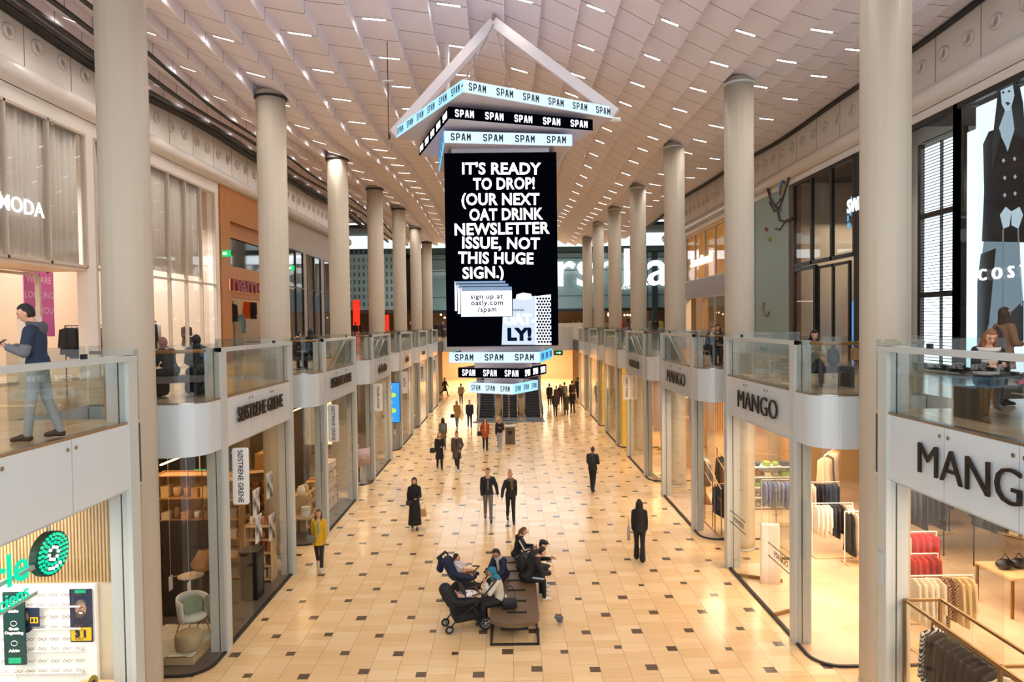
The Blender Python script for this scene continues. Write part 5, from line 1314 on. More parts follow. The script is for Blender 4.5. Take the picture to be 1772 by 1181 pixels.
def mannequin(x, y, rz, lab, top, bottom, z=.012, h=1.75, skin='#d8cfc6', hat=None, arms=('down', 'hold')):
    P = person(lab, (x, y, z), rz, h, 'stand', arms, top, .72, bottom, '#d8cfc6', ('bald', hat or skin), 'light', fem=True, vox=.014)
    t = P['t']; t.name = 'mannequin'; t['category'] = 'mannequin'
    for c in t.children:
        if c.name.startswith('body'):
            c.data.materials.clear(); c.data.materials.append(mat('mannequin_skin', skin, .4))
        if c.name.startswith('hair'): c.name = 'head_cover'
    MB().lathe([(.2, 0), (.2, .012), (.03, .02)], 24).build('stand', M_steel, t, True); return t
def shelf(x, y, rz, w, h, d, levels, m, lab, goods=(), per=4, glab='', back=True, z=.012, kinds=('box',)):
    t = thing('shelf_unit', lab, 'shelf', (x, y, z), math.radians(rz)); fr = MB()
    for s in (-1, 1): MB().box(s * w / 2 - (.025 if s > 0 else 0), s * w / 2 + (.025 if s < 0 else 0), -d / 2, d / 2, 0, h).build('side', m, t)
    zs = [.04 + (h - .1) * k / levels for k in range(levels + 1)]
    for q in zs: MB().box(-w / 2 + .025, w / 2 - .025, -d / 2, d / 2, q, q + .025).build('board', m, t)
    if back: MB().box(-w / 2, w / 2, d / 2, d / 2 + .015, 0, h).build('back', m, t)
    Mx = Matrix.Translation((x, y, z)) @ Matrix.Rotation(math.radians(rz), 4, 'Z'); gap = zs[1] - zs[0]
    for li, q in enumerate(zs[:-1] + ([zs[-1]] if h < 1.6 else [])):
        for k in range(per):
            if not goods: continue
            random.seed(int(x * 91 + y * 37 + li * 11 + k)); c = goods[random.randrange(len(goods))]; kd = kinds[random.randrange(len(kinds))]
            gw = (w - .1) / per * random.uniform(.6, .86); gh = min(gap - .05, .32) * random.uniform(.55, .95); gd = min(d * .75, .3)
            u = -w / 2 + .05 + (w - .1) * (k + .5) / per
            gm_ = mat('goods_' + c[1:], c, .6)
            if kd == 'box':
                o = MB().box(-gw / 2, gw / 2, -gd / 2, gd / 2, 0, gh * .9).box(-gw / 2 - .006, gw / 2 + .006, -gd / 2 - .006, gd / 2 + .006, gh * .8, gh * .92).build('storage_box', gm_)
            elif kd == 'jar':
                r = min(gw, gd) / 2; o = MB().lathe([(r * .8, 0), (r, .02), (r, gh * .75), (r * .7, gh * .85), (r * .72, gh)], 14).build('jar', gm_, None, True)
            elif kd == 'basket':
                r = min(gw, gd) / 2 * 1.1; o = MB().lathe([(r * .75, 0), (r * .9, gh * .3), (r, gh * .8), (r * .95, gh * .82), (r * .7, .03)], 16).build('basket', gm_, None, True)
            elif kd == 'fold':
                mb = MB()
                for e in range(3): mb.cbox((random.uniform(-.01, .01), 0, .03 + .05 * e), (gw, gd, .045))
                o = mb.build('folded_clothes', gm_)
            else:
                mb = MB().ell((0, 0, gh * .4), (gw * .45, gd * .4, gh * .4), 12, 6).tube([(-gw * .25, 0, gh * .6), (0, 0, gh * 1.05), (gw * .25, 0, gh * .6)], .01, 5); o = mb.build('handbag_on_shelf', gm_, None, True); o.name = 'display_handbag'
            o.location = Mx @ Vector((u, 0, q + .027)); o.rotation_euler = (0, 0, math.radians(rz))
            tag(o, glab, {'box': 'box', 'jar': 'jar', 'basket': 'basket', 'fold': 'clothes', 'bag': 'bag'}[kd], 'goods: ' + glab[:40])
    return t
def table(x, y, rz, w, d, h, lab, m=None, leg=None):
    t = thing('display_table', lab, 'table', (x, y, .012), math.radians(rz)); MB().box(-w / 2, w / 2, -d / 2, d / 2, h - .05, h).build('top', m or M_woodlight, t)
    for sx in (-1, 1):
        for sy in (-1, 1): MB().box(sx * (w / 2 - .03) - .025, sx * (w / 2 - .03) + .025, sy * (d / 2 - .03) - .025, sy * (d / 2 - .03) + .025, 0, h - .05).build('leg', leg or M_brass, t)
    return t
def box_thing(name, lab, cat, p0, p1, m, group=None):
    c = [(a + b) / 2 for a, b in zip(p0, p1)]; o = MB().box(p0[0] - c[0], p1[0] - c[0], p0[1] - c[1], p1[1] - c[1], p0[2] - c[2], p1[2] - c[2]).build(name, m); o.location = c
    return tag(o, lab, cat, group)
# ---- room dividers on the ground floor
for sx, ys_, m in ((-1, (11.9, 27.9, 35.7, 43.4, 51.3), mat('dark_divider', '#57493c', .7)), (1, (28.3, 36.0, 43.8, 51.5), mat('warm_divider', '#c9a878', .6))):
    for y in ys_: struct('wall_%s_divider' % SIDE[sx], MB().box(sx * 8.25, sx * 18.4, y, y + .12, .012, FB), m)
# back walls
struct('wall_left_shop_back', MB().box(-14.0, -14.1, 12.1, 27.8, .012, FB), mat('brown_back', '#2e241c', .8))
struct('wall_right_shop_back', MB().box(17.0, 17.1, 3, 28.2, .012, FB), mat('taupe_back', '#64564a', .8))
for sx in (-1, 1): struct('wall_%s_shop_back_far' % SIDE[sx], MB().box(sx * 10.4, sx * 10.5, 28.4, 61, .012, FB), mat('honey_back', '#c59a5c', .6))
# ---- optician, nearest on the left
YO = 11.02
struct('wall_optician_end', MB().box(-6.35, -13, YO + .06, YO + .2, .012, FB), mat('optician_wall', '#e6d4bd', .6))
sw_ = MB()
for k in range(62): sw_.box(-6.55 - .055 * k, -6.58 - .055 * k, YO + .02, YO + .06, 2.62, FB)
o = sw_.build('slatted_wall_panel', M_woodlight); tag(o, 'vertical light wood slats on the end wall of the optician shop', 'wall panel')
gb = thing('glasses_wall', 'white display wall with rows of spectacles in the optician shop', 'display wall', (0, 0, 0))
MB().box(-6.75, -8.75, YO - .02, YO + .05, .95, 2.60).build('panel', mat('lit_white_panel', '#f4efe9', .5, emit='#fff6ee', es=.35), gb)
for k in range(4): MB().box(-6.95, -8.6, YO - .10, YO - .02, 1.18 + .36 * k, 1.195 + .36 * k).build('ledge', M_white, gb)
def specs_mesh():
    mb = MB()
    for s in (-1, 1):
        mb.tube([(s * .035 + .026 * math.cos(2 * PI * q / 12), 0, .02 * math.sin(2 * PI * q / 12)) for q in range(13)], .0035, 5); mb.tube([(s * .062, 0, .008), (s * .068, .07, .01)], .003, 4)
    mb.tube([(-.01, 0, .006), (.01, 0, .006)], .003, 4); return mb
sm0 = None
for r in range(4):
    for half in (0, 1):
        for c in range(8):
            if sm0 is None: o = specs_mesh().build('spectacles', mat('spectacle_frame', '#7d5444', .4)); sm0 = o.data
            else: o = bpy.data.objects.new('spectacles', sm0); COL.objects.link(o)
            o.location = (-7.0 - .2 * c, YO - .07, 1.218 + .36 * r + .155 * half)
            if half: MB().tube([(0, .0, 0), (0, .06, 0)], .003, 4).build('peg', M_white, o)
            tag(o, 'spectacle frame on the white display wall of the optician', 'spectacles', 'spectacles on the display wall')
def face_poster(name, lab, x0, x1, z0, z1, y, badge):
    """portrait of a smiling bearded man in glasses on a dark blue ground, the yellow badge below"""
    t = thing(name, lab, 'poster', ((x0 + x1) / 2, y, (z0 + z1) / 2)); w = abs(x1 - x0); h = z1 - z0; d = 0
    MB().box(-w / 2, w / 2, 0, .02, -h / 2, h / 2).build('sheet', mat('poster_blue', '#232d4c', .5), t)
    Mx = lambda dd: Matrix(((1, 0, 0, 0), (0, 0, 1, -dd), (0, 1, 0, 0), (0, 0, 0, 1)))
    def el(nm, cx, cz, rx, rz, c, dd): MB().prism([(cx + rx * math.cos(2 * PI * q / 24), cz + rz * math.sin(2 * PI * q / 24)) for q in range(24)], -.001, .001, Mx(dd)).build(nm, mat('ink_' + c[1:], c, .5), t)
    s = w if h > w * 1.2 else h * .9; cz = h * .12 if h > w * 1.2 else 0; cx = 0 if h > w * 1.2 else -w * .2
    el('shoulders', cx, cz - s * .62, s * .42, s * .30, '#1b2140', .002); el('hair', cx, cz + s * .10, s * .27, s * .36, '#6f6a66', .004); el('face', cx, cz, s * .235, s * .32, '#cf9a7c', .006)
    el('beard', cx, cz - s * .19, s * .20, s * .15, '#5b4a42', .008); el('smile', cx, cz - s * .15, s * .10, s * .045, '#f2ece6', .010)
    for q in (-1, 1): el('lens_rim', cx + q * s * .1, cz + s * .05, s * .085, s * .065, '#241a16', .010); el('lens', cx + q * s * .1, cz + s * .05, s * .065, s * .047, '#d3ab93', .012)
    if h > w * 1.2:
        MB().box(-w * .46, w * .46, -.006, -.004, -h * .47, -h * .22).build('badge', mat('badge_yellow', '#f1c21a', .5), t); text('badge_text', badge, w * .42, M_ink, FM((0, -.010, -h * .345), (1, 0, 0), (0, 0, 1)), t, .001, .012)
        MB().box(-w * .25, w * .25, -.006, -.004, h * .43, h * .49).build('green_mark', mat('badge_green', '#16b57f', .5), t)
    else:
        MB().box(w * .08, w * .47, -.006, -.004, -h * .30, h * .02).build('badge', mat('badge_yellow', '#f1c21a', .5), t); text('badge_text', badge, h * .24, M_ink, FM((w * .275, -.010, -h * .14), (1, 0, 0), (0, 0, 1)), t, .001, .006)
face_poster('poster', 'tall poster of a smiling bearded man in glasses in the optician shop', VY(126, 1090, YO).x, VY(164, 1090, YO).x, VY(145, 1109, YO).z, VY(145, 1018, YO).z, YO - .06, '3 1')
face_poster('poster', 'small poster of the same bearded man on the spectacles wall', VY(41, 1065, YO).x, VY(76, 1065, YO).x, VY(58, 1080, YO).z, VY(58, 1048, YO).z, YO - .12, '3 1')
ip = thing('information_panel', 'dark green information panel with white icons in the optician shop', 'panel', (VY(16, 1080, YO - .3).x, YO - .2, 0))
zt = VY(16, 1026, YO - .2).z; zb_ = VY(16, 1152, YO - .2).z
MB().box(-.17, .17, 0, .03, zb_, zt).build('board', mat('dark_green_board', '#123f3c', .5), ip)
for k, s in enumerate(('Intake', 'Gratis\nOogmeting', 'Advies')):
    z = zt - .30 - .32 * k; text('icon_text', s, .065, M_white, FM((0, -.006, z), (1, 0, 0), (0, 0, 1)), ip, .001, .004)
    R = [(.05 * math.cos(2 * PI * q / 16), -.006, z + .12 + .04 * math.sin(2 * PI * q / 16)) for q in range(17)]; MB().tube(R, .005, 4).build('icon', M_white, ip)
MB().box(-.10, .10, -.006, .0, zb_ + .03, zb_ + .12).build('green_tag', mat('badge_green', '#16b57f', .5), ip)
M_gl = glow('optician_green', '#19c99b', 1.3); M_glw = glow('optician_white', '#f2fffb', 2.2)
es = thing('optician_sign', 'glowing green optician sign with an eye of lit dots inside the left shop window', 'shop sign', (0, 0, 0))
xs_ = -6.28; pe = VX(92, 958, xs_)
eye = MB(); R = []
for dx in (0, -.10): R.append([(xs_ + dx, pe.y + .34 * math.cos(2 * PI * q / 28), pe.z + .30 * math.sin(2 * PI * q / 28)) for q in range(28)])
eye.rings(R).build('eye_body', mat('sign_green_dark', '#0d4a40', .5), es)
dm = 0
for ring_, (n, r) in enumerate(((8, .085), (14, .145), (19, .20), (25, .255))):
    for q in range(n):
        a = 2 * PI * q / n; y = pe.y + r * 1.12 * math.cos(a); z = pe.z + r * math.sin(a)
        wht = ring_ == 0 or (ring_ >= 2 and -2.3 < (a if a < PI else a - 2 * PI) < -.9 and ring_ == 2)
        MB().tube([(xs_ + .0, y, z), (xs_ + .02, y, z)], .021, 10).build('lit_dot', M_glw if wht else M_gl, es)
tx = VX(48, 985, xs_)
a_ = text('lettering', 'Pearle', .60, M_gl, FM((xs_ + .02, tx.y, tx.z + .08), (0, 1, 0), (0, 0, 1)), es, .012, .0, align='RIGHT')
tx = VX(48, 1022, xs_)
text('lettering', 'opticiens', .27, M_gl, FM((xs_ + .02, tx.y, tx.z - .0), (0, 1, 0), (0, 0, 1)), es, .008, .0, align='RIGHT')
MB().box(xs_ - .06, xs_ - .02, pe.y - 2.6, pe.y - .3, pe.z - .1, pe.z - .04).build('carrier_bar', M_metal, es); MB().box(xs_ - .06, xs_ - .02, pe.y - 2.6, pe.y - .3, pe.z - .45, pe.z - .40).build('carrier_bar', M_metal, es)
MB().tube([(xs_ - .05, pe.y, pe.z + .25), (xs_ - .05, pe.y, FB)], .02, 6).build('hanger', M_steel, es)
ct = thing('counter', 'light wood window counter in the optician shop', 'counter', (-6.55, 9.85, 0)); MB().box(-.35, .35, -1.0, .98, 1.06, 1.12).build('top', M_woodlight, ct); MB().box(-.33, .33, -.98, .96, .012, 1.06).build('body', M_woodlight, ct)
pc = VX(178, 1150, -6.5); ds = thing('round_sign', 'round olive price sign on a stand on the optician counter', 'sign', (-6.45, 10.35, 1.12))
MB().tube([(0, 0, .16), (.015, 0, .16)], [.15, .15], 24).build('disc', mat('olive_disc', '#a39a34', .5), ds); MB().box(-.05, .05, -.05, .05, 0, .012).build('foot', M_steel, ds)
text('lettering', '100%\nEXTRA', .07, M_ink, FM((.018, 0, .17), (0, 1, 0), (0, 0, 1)), ds, .001, .003)
sd = thing('sunglasses_bust', 'white display bust with sunglasses beside the round olive sign', 'bust', (-6.62, 10.15, 1.12)); h_ = MB().ell((0, 0, .17), (.085, .10, .13), 14, 10).cap((0, 0, .0), (0, 0, .08), .05, .04); soft('head', h_, '#ece8e2', .012, sd, .4); MB().box(-.08, .08, -.11, -.095, .18, .215).build('sunglasses', M_black, sd)
ad = thing('standing_poster', 'grey poster of an eye in a metal stand near the optician window', 'poster stand', (VX(62, 1160, -6.9).x + .3, VX(62, 1160, -6.9).y - .3, .012), .5)
for s in (-1, 1): MB().box(s * .30 - .02, s * .30 + .02, -.02, .02, 0, 1.42).build('post', M_metal, ad)
MB().box(-.28, .28, -.01, .01, .35, 1.30).build('sheet', mat('grey_photo', '#8f8d8b', .4, vary=(5, '#d6d2cd')), ad); MB().box(-.28, .28, -.015, .015, 1.14, 1.165).build('bar', M_steel, ad)
# ---- Scandinavian home shop: rounded window display, then the two bays with wooden crates
pf = thing('display_platform', 'low wooden platform covered with a shaggy pale rug in the rounded left window', 'platform', (-6.98, 14.1, .012)); MB().box(-.72, .62, -.62, .95, 0, .13).build('base', M_woodlight, pf)
rg = MB(); n = 34
rv = [[(-.70 + 1.3 * i / n, -.60 + 1.5 * j / n, .145 + .03 * random.random()) for i in range(n + 1)] for j in range(n + 1)]
vs = [p for r in rv for p in r]; fs = [(j * (n + 1) + i, j * (n + 1) + i + 1, (j + 1) * (n + 1) + i + 1, (j + 1) * (n + 1) + i) for j in range(n) for i in range(n)]
o = MB().add(vs, fs).build('shaggy_rug', mat('rug', '#d8cdb6', .95)); o.location = (-6.98, 14.1, .012); tag(o, 'shaggy cream rug covering the display platform', 'rug')
z0 = .175
ch = thing('armchair', 'pale tub armchair with wooden legs in the rounded left window', 'armchair', (-6.80, 14.45, z0), math.radians(55))
for sx in (-1, 1):
    for sy in (-1, 1): MB().tube([(sx * .18, sy * .18, .34), (sx * .25, sy * .25, 0)], [.02, .012], 8).build('leg', M_wood, ch)
soft('seat', MB().ell((0, 0, .40), (.29, .28, .085), 16, 8), '#d9d8cf', .018, ch)
R = []
for zz, rr in ((.34, .28), (.5, .31), (.68, .33), (.80, .33)):
    R.append([(rr * math.cos(a), rr * math.sin(a), zz + (.0 if zz < .6 else .06 * math.sin(a))) for a in [math.radians(-20 + 220 * q / 16) for q in range(17)]])
vs = [p for r in R for p in r]; fs = [(j * 17 + i, j * 17 + i + 1, (j + 1) * 17 + i + 1, (j + 1) * 17 + i) for j in range(3) for i in range(16)]
bk_ = MB().add(vs, fs).build('shell_back', mat('cloth_d9d8cf', '#d9d8cf', .75), ch, True); q = bk_.modifiers.new('s', 'SOLIDIFY'); q.thickness = .05
cu = thing('cushion', 'sage green cushion leaning in the pale tub armchair', 'cushion', (-6.80, 14.5, z0 + .62), math.radians(55)); c_ = MB().ell((0, 0, 0), (.24, .07, .22), 14, 10, Matrix.Rotation(-.35, 4, 'X')); soft('cover', c_, '#7f8f74', .016, cu)
o = MB().cap((0, 0, .0), (.02, .03, -.42), .06, .05).build('throw', mat('cloth_7f8f74', '#7f8f74', .8), None, True); o.location = (-6.55, 14.62, z0 + .74); tag(o, 'sage green throw hanging over the arm of the tub chair', 'throw')
po = thing('pouf', 'round woven beige pouf in front of the tub armchair', 'pouf', (-6.62, 13.86, z0)); MB().lathe([(.23, 0), (.26, .06), (.265, .2), (.26, .30), (.22, .34), (.02, .345)], 28).build('cover', mat('woven_beige', '#b7a07a', .8, bump=(60, .6)), po, True)
st = thing('side_table', 'round slatted wooden side table behind the tub armchair', 'side table', (-6.42, 14.85, z0)); MB().lathe([(.19, .46), (.19, .49)], 24).build('top', M_wood, st)
for q in range(14): MB().tube([(.10 * math.cos(2 * PI * q / 14), .10 * math.sin(2 * PI * q / 14), .46), (.17 * math.cos(2 * PI * q / 14), .17 * math.sin(2 * PI * q / 14), 0)], .009, 5).build('slat', M_woodlight, st)
for q in range(3):
    o = MB().lathe([(.03, 0), (.035, .05), (.02, .08)], 12).build('small_vase', mat('goods_c07a3e', '#c07a3e', .5), None, True); o.location = (-6.47 + .07 * q, 14.85, z0 + .49); tag(o, 'small amber vase on the slatted side table', 'vase', 'amber vases on the side table')
lm = thing('pendant_lamp', 'tan woven cone pendant lamp in the rounded left window', 'pendant lamp', tuple(VY(353, 967, 14.4)))
MB().lathe([(.09, .20), (.27, -.10), (.20, -.22), (.19, -.22), (.26, -.10), (.08, .20)], 26, cap=False).build('shade', mat('woven_tan', '#b47c45', .7, bump=(70, .5)), lm, True); MB().tube([(0, 0, .2), (0, 0, FB - lm.location.z)], .008, 5).build('cord', M_black, lm)
wv = thing('woven_leaf', 'flat woven leaf tray hanging in the rounded left window', 'tray', tuple(VY(330, 998, 14.4))); MB().lathe([(.01, 0), (.26, .012), (.26, .02), (.01, .01)], 20).build('weave', mat('weave_pale', '#c7b298', .7), wv, True); MB().tube([(-.26, 0, .01), (-.42, 0, .0)], .012, 6).build('stem', M_wood, wv); MB().tube([(0, 0, .01), (0, 0, FB - wv.location.z)], .004, 4).build('string', M_black, wv)
tag(curtain('sheer_curtain', '', -1, 7.9, 13.55, 14.2, .2, 3.1, mat('linen', '#e4dbc6', .85)), 'long cream curtain panel at the side of the rounded left window', 'curtain')
c_ = bpy.data.objects[-1] if False else None
_o = box_thing('price_card', 'white price card hanging low by the cream curtain', 'card', VX(292, 1012, -7.6) + Vector((0, 0, -.16)), VX(292, 1012, -7.6) + Vector((.01, .16, .16)), M_white); MB().tube([(0, 0, .15), (0, 0, FB + .02 - _o.location.z)], .003, 4).build('string', M_white, _o)
_o = box_thing('price_card', 'white price card hanging above the tub armchair', 'card', VX(324, 1022, -7.2) + Vector((0, 0, -.16)), VX(324, 1022, -7.2) + Vector((.01, .16, .16)), M_white); MB().tube([(0, 0, .15), (0, 0, FB + .02 - _o.location.z)], .003, 4).build('string', M_white, _o)
ex2 = thing('exit_sign', 'small green exit sign inside the nearer home shop', 'exit sign', tuple(VY(346, 819, 17.5))); MB().box(-.14, .14, -.02, .02, -.09, .09).build('box', glow('exit_green_lit', '#1fae5a', 1.4), ex2); MB().box(-.01, .01, -.01, .01, .09, FB - ex2.location.z).build('hanger', M_metal, ex2)
GC = ('#c88f4a', '#b57a3c', '#e0c9a0', '#8d6a44', '#d6b074', '#f0e4cc', '#7c6a58')
shelf(-8.6, 19.6, 90, 2.0, 2.2, .5, 4, M_wood, 'tall oak shelf of boxes deep in the nearer home shop', GC, 5, 'box or jar on the tall oak shelf in the nearer home shop', kinds=('box', 'jar', 'basket'))
shelf(-9.4, 15.6, 0, 2.4, 2.4, .5, 4, M_wood, 'wide oak shelf of baskets facing us in the nearer home shop', GC, 6, 'basket or box on the wide oak shelf in the nearer home shop', kinds=('basket', 'box'))
shelf(-6.65, 18.05, 0, .7, 1.5, .4, 4, M_woodlight, 'narrow light wood shelf of jars by the nearer home shop door', ('#a8623a', '#c98a5a', '#8f4f34', '#e6d2b4'), 4, 'jar on the narrow shelf by the home shop door', kinds=('jar',))
shelf(-7.55, 16.15, 0, 1.5, 3.3, .42, 6, M_wood, 'very tall oak shelf of baskets behind the rounded left window display', GC, 6, 'basket or box on the very tall shelf behind the rounded left window', kinds=('basket', 'box', 'jar'))
box_thing('reflection_panel', 'added dark brown panel for the dark glass reflection behind the tub armchair', 'backdrop', (-8.1, 15.78, .012), (-6.75, 15.86, 2.25), mat('dark_reflection', '#3a2d22', .6, vary=(3, '#2a2019'), stretch=(6, 1, .3)))  # brown panel added in place of a dark reflection in the glass
shelf(-8.05, 18.25, 0, 1.7, 2.7, .42, 5, M_wood, 'tall oak shelf of cloth bundles at the end of the nearer home shop bay', ('#c9bba4', '#8d8272', '#e0d4bc', '#7c6a58'), 5, 'cloth bundle or box on the tall shelf at the end of the nearer home shop', kinds=('fold', 'box'))
bs_ = thing('slatted_bin', 'black slatted bin standing in the home shop doorway', 'bin', (-6.45, 16.9, .012)); MB().box(-.2, .2, -.25, .25, 0, 1.15).build('body', M_black, bs_); MB().box(-.22, .22, -.27, .27, 1.15, 1.2).build('rim', M_black, bs_)
for k in range(18): MB().box(.2, .206, -.15, .15, .15 + .05 * k, .17 + .05 * k).build('slat', mat('grey_slat', '#5a5a5c', .5), bs_)
for k, (px, py) in enumerate(((447, 915), (470, 912), (443, 870), (466, 840))):
    a = VX(px, py, -6.15); box_thing('window_poster', '%s black and white poster on the home shop door glass' % ('lower left', 'lower right', 'upper left', 'upper right')[k], 'poster', a + Vector((0, -.22, -.33)), a + Vector((.01, .22, .33)), mat('bw_poster', '#e9e6e0', .5, vary=(4, '#3a3733')))
for k in range(2):
    for q in range(8):
        p = Vector((-7.1 - .35 * (q % 4), 15.0 + .9 * q / 2 + k * 7.3, FB - .35)); o = MB().lathe([(.045, 0), (.05, .12), (.03, .14)], 10).build('track_spot', M_black, None, True); o.location = p
        MB().lathe([(.001, -.002), (.04, -.002)], 10, cap=False).build('lens', glow('spot_lens', '#ffd49a', 14), o); MB().tube([(0, 0, .13), (0, 0, .36)], .008, 5).build('stem', M_black, o)
        tag(o, 'black ceiling spot lamp in the %s home shop' % ('nearer', 'farther')[k], 'spot lamp', 'spot lamps in the %s home shop' % ('nearer', 'farther')[k])
    t = thing('led_line', 'thin warm light line along the ceiling of the %s home shop' % ('nearer', 'farther')[k], 'light', (0, 0, 0)); MB().box(-7.4, -7.36, 14.4 + 7.78 * k, 18.2 + 7.78 * k, FB - .42, FB - .39).build('line', glow('warm_line', '#ffcf8c', 4.0), t)
    MB().box(-7.39, -7.37, 15, 15.02, FB - .4, FB).build('hanger', M_black, t)
# second bay of the home shop
shelf(-6.9, 23.2, 90, 2.0, 1.2, .45, 3, M_woodlight, 'stepped light wood crate shelf in the second rounded home shop window', GC, 5, 'crate or pot on the stepped shelf in the second home shop window', kinds=('box', 'jar'))
shelf(-8.2, 21.9, 20, 1.6, 2.1, .45, 4, M_wood, 'tall oak shelf of yellow boxes in the second home shop bay', ('#d9a43a', '#c88f4a', '#e6c27a', '#b57a3c'), 5, 'box on the tall oak shelf in the second home shop bay', kinds=('box', 'basket'))
shelf(-8.8, 25.4, 90, 2.4, 2.2, .5, 4, M_wood, 'large oak shelf at the back of the second home shop bay', GC, 6, 'box on the large shelf at the back of the second home shop bay', kinds=('box', 'jar', 'basket'))
shelf(-6.75, 25.1, 90, 1.7, 1.5, .4, 4, M_woodlight, 'pale wood shelf of paper boxes behind the second home shop glass', ('#e6cdb0', '#d8b894', '#f0dcc4'), 5, 'paper box on the pale shelf behind the second home shop glass', kinds=('box',))
for k in range(5):
    o = MB().lathe([(.10, 0), (.14, .02), (.14, .05), (.10, .06)], 18).build('plate_stack', mat('plate', '#efe9df', .4), None, True); o.location = (-6.62, 21.9 + .02 * k, .6 + .061 * k); tag(o, 'white plate in the stack low in the second rounded window', 'plate', 'white plates in the second rounded window')
table(-6.65, 21.95, 0, .6, .6, .59, 'low wooden table holding white plates in the second rounded window')
# claudia window: three figures
mannequin(-6.75, 29.35, 80, 'mannequin in a green top and black trousers in the third rounded left window', '#7f9a4c', '#17171a', z=.9)
mannequin(-7.0, 28.95, 70, 'mannequin in a brown jacket in the third rounded left window', '#5d5142', '#3a332c')
mannequin(-6.45, 28.75, 80, 'mannequin in a sand coloured coat in the third rounded left window', '#c79a66', '#3a332c')
box_thing('window_plinth', 'pale plinth carrying the green topped mannequin', 'plinth', (-7.1, 29.05, .012), (-6.45, 29.65, .9), M_white)
pk = thing('window_band', 'pink band across the third rounded left window', 'banner', (0, 0, 0)); MB().wall([(-x, y) for x, y in arc_path(2, .06)][:-1], .85, 1.55, .01).build('sheet', mat('pale_pink', '#e3c3c6', .5), pk, True)
box_thing('lit_window_panel', 'bright lit panel behind the green topped mannequin', 'light panel', (-8.0, 29.5, 1.6), (-7.2, 29.55, 3.9), glow('lit_cream', '#ffe3b5', 1.5))
# blue screen and shoe displays beyond
vs_ = thing('video_screen', 'tall blue video screen in the fourth rounded left window', 'screen', tuple(VY(679, 697, 37.0))); MB().box(-.42, .42, -.04, .04, -1.1, 1.1).build('housing', M_black, vs_); MB().box(-.4, .4, -.05, -.04, -1.07, 1.07).build('picture', glow('screen_sky', '#2f8fd8', 1.2), vs_)
for k in range(5): MB().ell((-.15 + .2 * (k % 2), -.055, -.85 + .42 * k), (.16, .005, .13), 12, 6).build('picture_shape', glow('screen_lime', '#b9d84a', 1.1) if k % 2 else glow('screen_sky2', '#9fd4f4', 1.2), vs_)
MB().box(-.05, .05, -.02, .02, -vs_.location.z + .012, -1.1).build('stand', M_metal, vs_)
for n in (3, 4, 5):
    shelf(-7.0, 36.9 + PER * (n - 3) + .5, 35, 1.1, 1.5, .4, 4, M_brass, 'brass shoe shelf in the %s rounded left window' % ORD[n], ('#6d4a34', '#a0784c', '#2a2422'), 4, 'shoe or bag on the brass shelf in the %s rounded left window' % ORD[n], back=False, kinds=('bag', 'box'))
    shelf(-7.6, 40.0 + PER * (n - 3), 90, 2.6, 2.3, .4, 4, M_woodlight, 'lit shelf wall behind the %s left shop front' % ORD[n + 1], ('#c9a06a', '#e6cfa6', '#7b5a3c', '#d7b27c'), 5, 'goods on the lit shelf wall behind the %s left shop front' % ORD[n + 1], kinds=('box', 'bag'))
shelf(-7.7, 31.8, 90, 2.6, 2.3, .4, 4, M_woodlight, 'shelf wall behind the claudia shop front', ('#c9a06a', '#e6cfa6', '#5f6a52'), 5, 'goods on the shelf wall behind the claudia shop front', kinds=('fold', 'bag'))
# ---- MANGO, right side
CRE = ['#e8dcc6', '#efe6d4', '#d9c7a8']; DRK = ['#2a2725', '#1d1b1c', '#3a3531']
rack(6.44, 9.0, 90, 2.6, 2.08, 'brass clothes rail along the nearest right window', 'dark or striped garment on the brass rail along the nearest right window', [('#d8d2c4', '#1b1a1a'), ('#d8d2c4', '#1b1a1a'), '#b7a58c', '#c9bba4', '#2a2725', '#1d1b1c', '#1d1b1c', '#2a2725', '#37322d', ('#d8d2c4', '#1b1a1a')], n=18, gl=.95, brass=True)
bf = thing('brass_rail_frame', 'tall square brass rail frame above the clothes in the nearest right window', 'rail frame', (6.44, 8.85, .012))
for x in (-.28, .28):
    MB().box(x - .02, x + .02, -2.2, 1.7, 2.31, 2.35).build('rail', M_brass, bf)
    for y in (-2.2, -.4, 1.68): MB().box(x - .02, x + .02, y, y + .04, 0, 2.31).build('post', M_brass, bf)
for y in (-2.2, -.4, 1.66): MB().box(-.28, .28, y, y + .04, 2.31, 2.35).build('cross_bar', M_brass, bf)
rack(8.75, 13.7, 0, 1.3, 1.5, 'white rail of cream knitwear and skirts beyond the brass frame', 'cream or patterned garment on the white rail beyond the brass frame', ['#eadfca', '#f0e7d8', '#e6d8be', ('#c98f5a', '#1c1815'), '#d9bd8a', '#e0c795'], n=10, gl=.9)
rack(9.0, 15.0, 0, 1.0, 1.5, 'white rail of red shirts near the front right', 'red garment on the white rail near the front right', ['#b8141c', '#c4202a', '#a51018'], n=7)
rack(9.7, 16.4, 0, 1.3, 1.55, 'white rail of striped and red garments behind the red shirts', 'striped or red garment on the rail behind the red shirts', [('#d8d2c4', '#3a3531'), '#d8d2c4', '#c4202a', '#c4202a'], n=8, gl=.7)
rack(11.2, 19.0, 0, 2.0, 2.0, 'tall rail of dark coats near the right hall wall', 'dark coat on the tall rail near the right hall wall', ['#e0d4c0', '#2a2725', '#3a3531', '#1d1b1c', '#2a2725'], n=12, gl=1.05, m=M_black)
rack(13.6, 18.2, 0, 2.2, 1.9, 'black rail of dark jackets at the far right of the shop', 'dark jacket on the black rail at the far right of the shop', DRK, n=12, gl=.8, m=M_black)
table(12.4, 15.6, 4, 2.6, 1.1, .92, 'wooden display table with dark bags in the nearest right shop')
table(12.7, 14.2, 4, 2.2, .9, .5, 'lower wooden display table in front of the bag table')
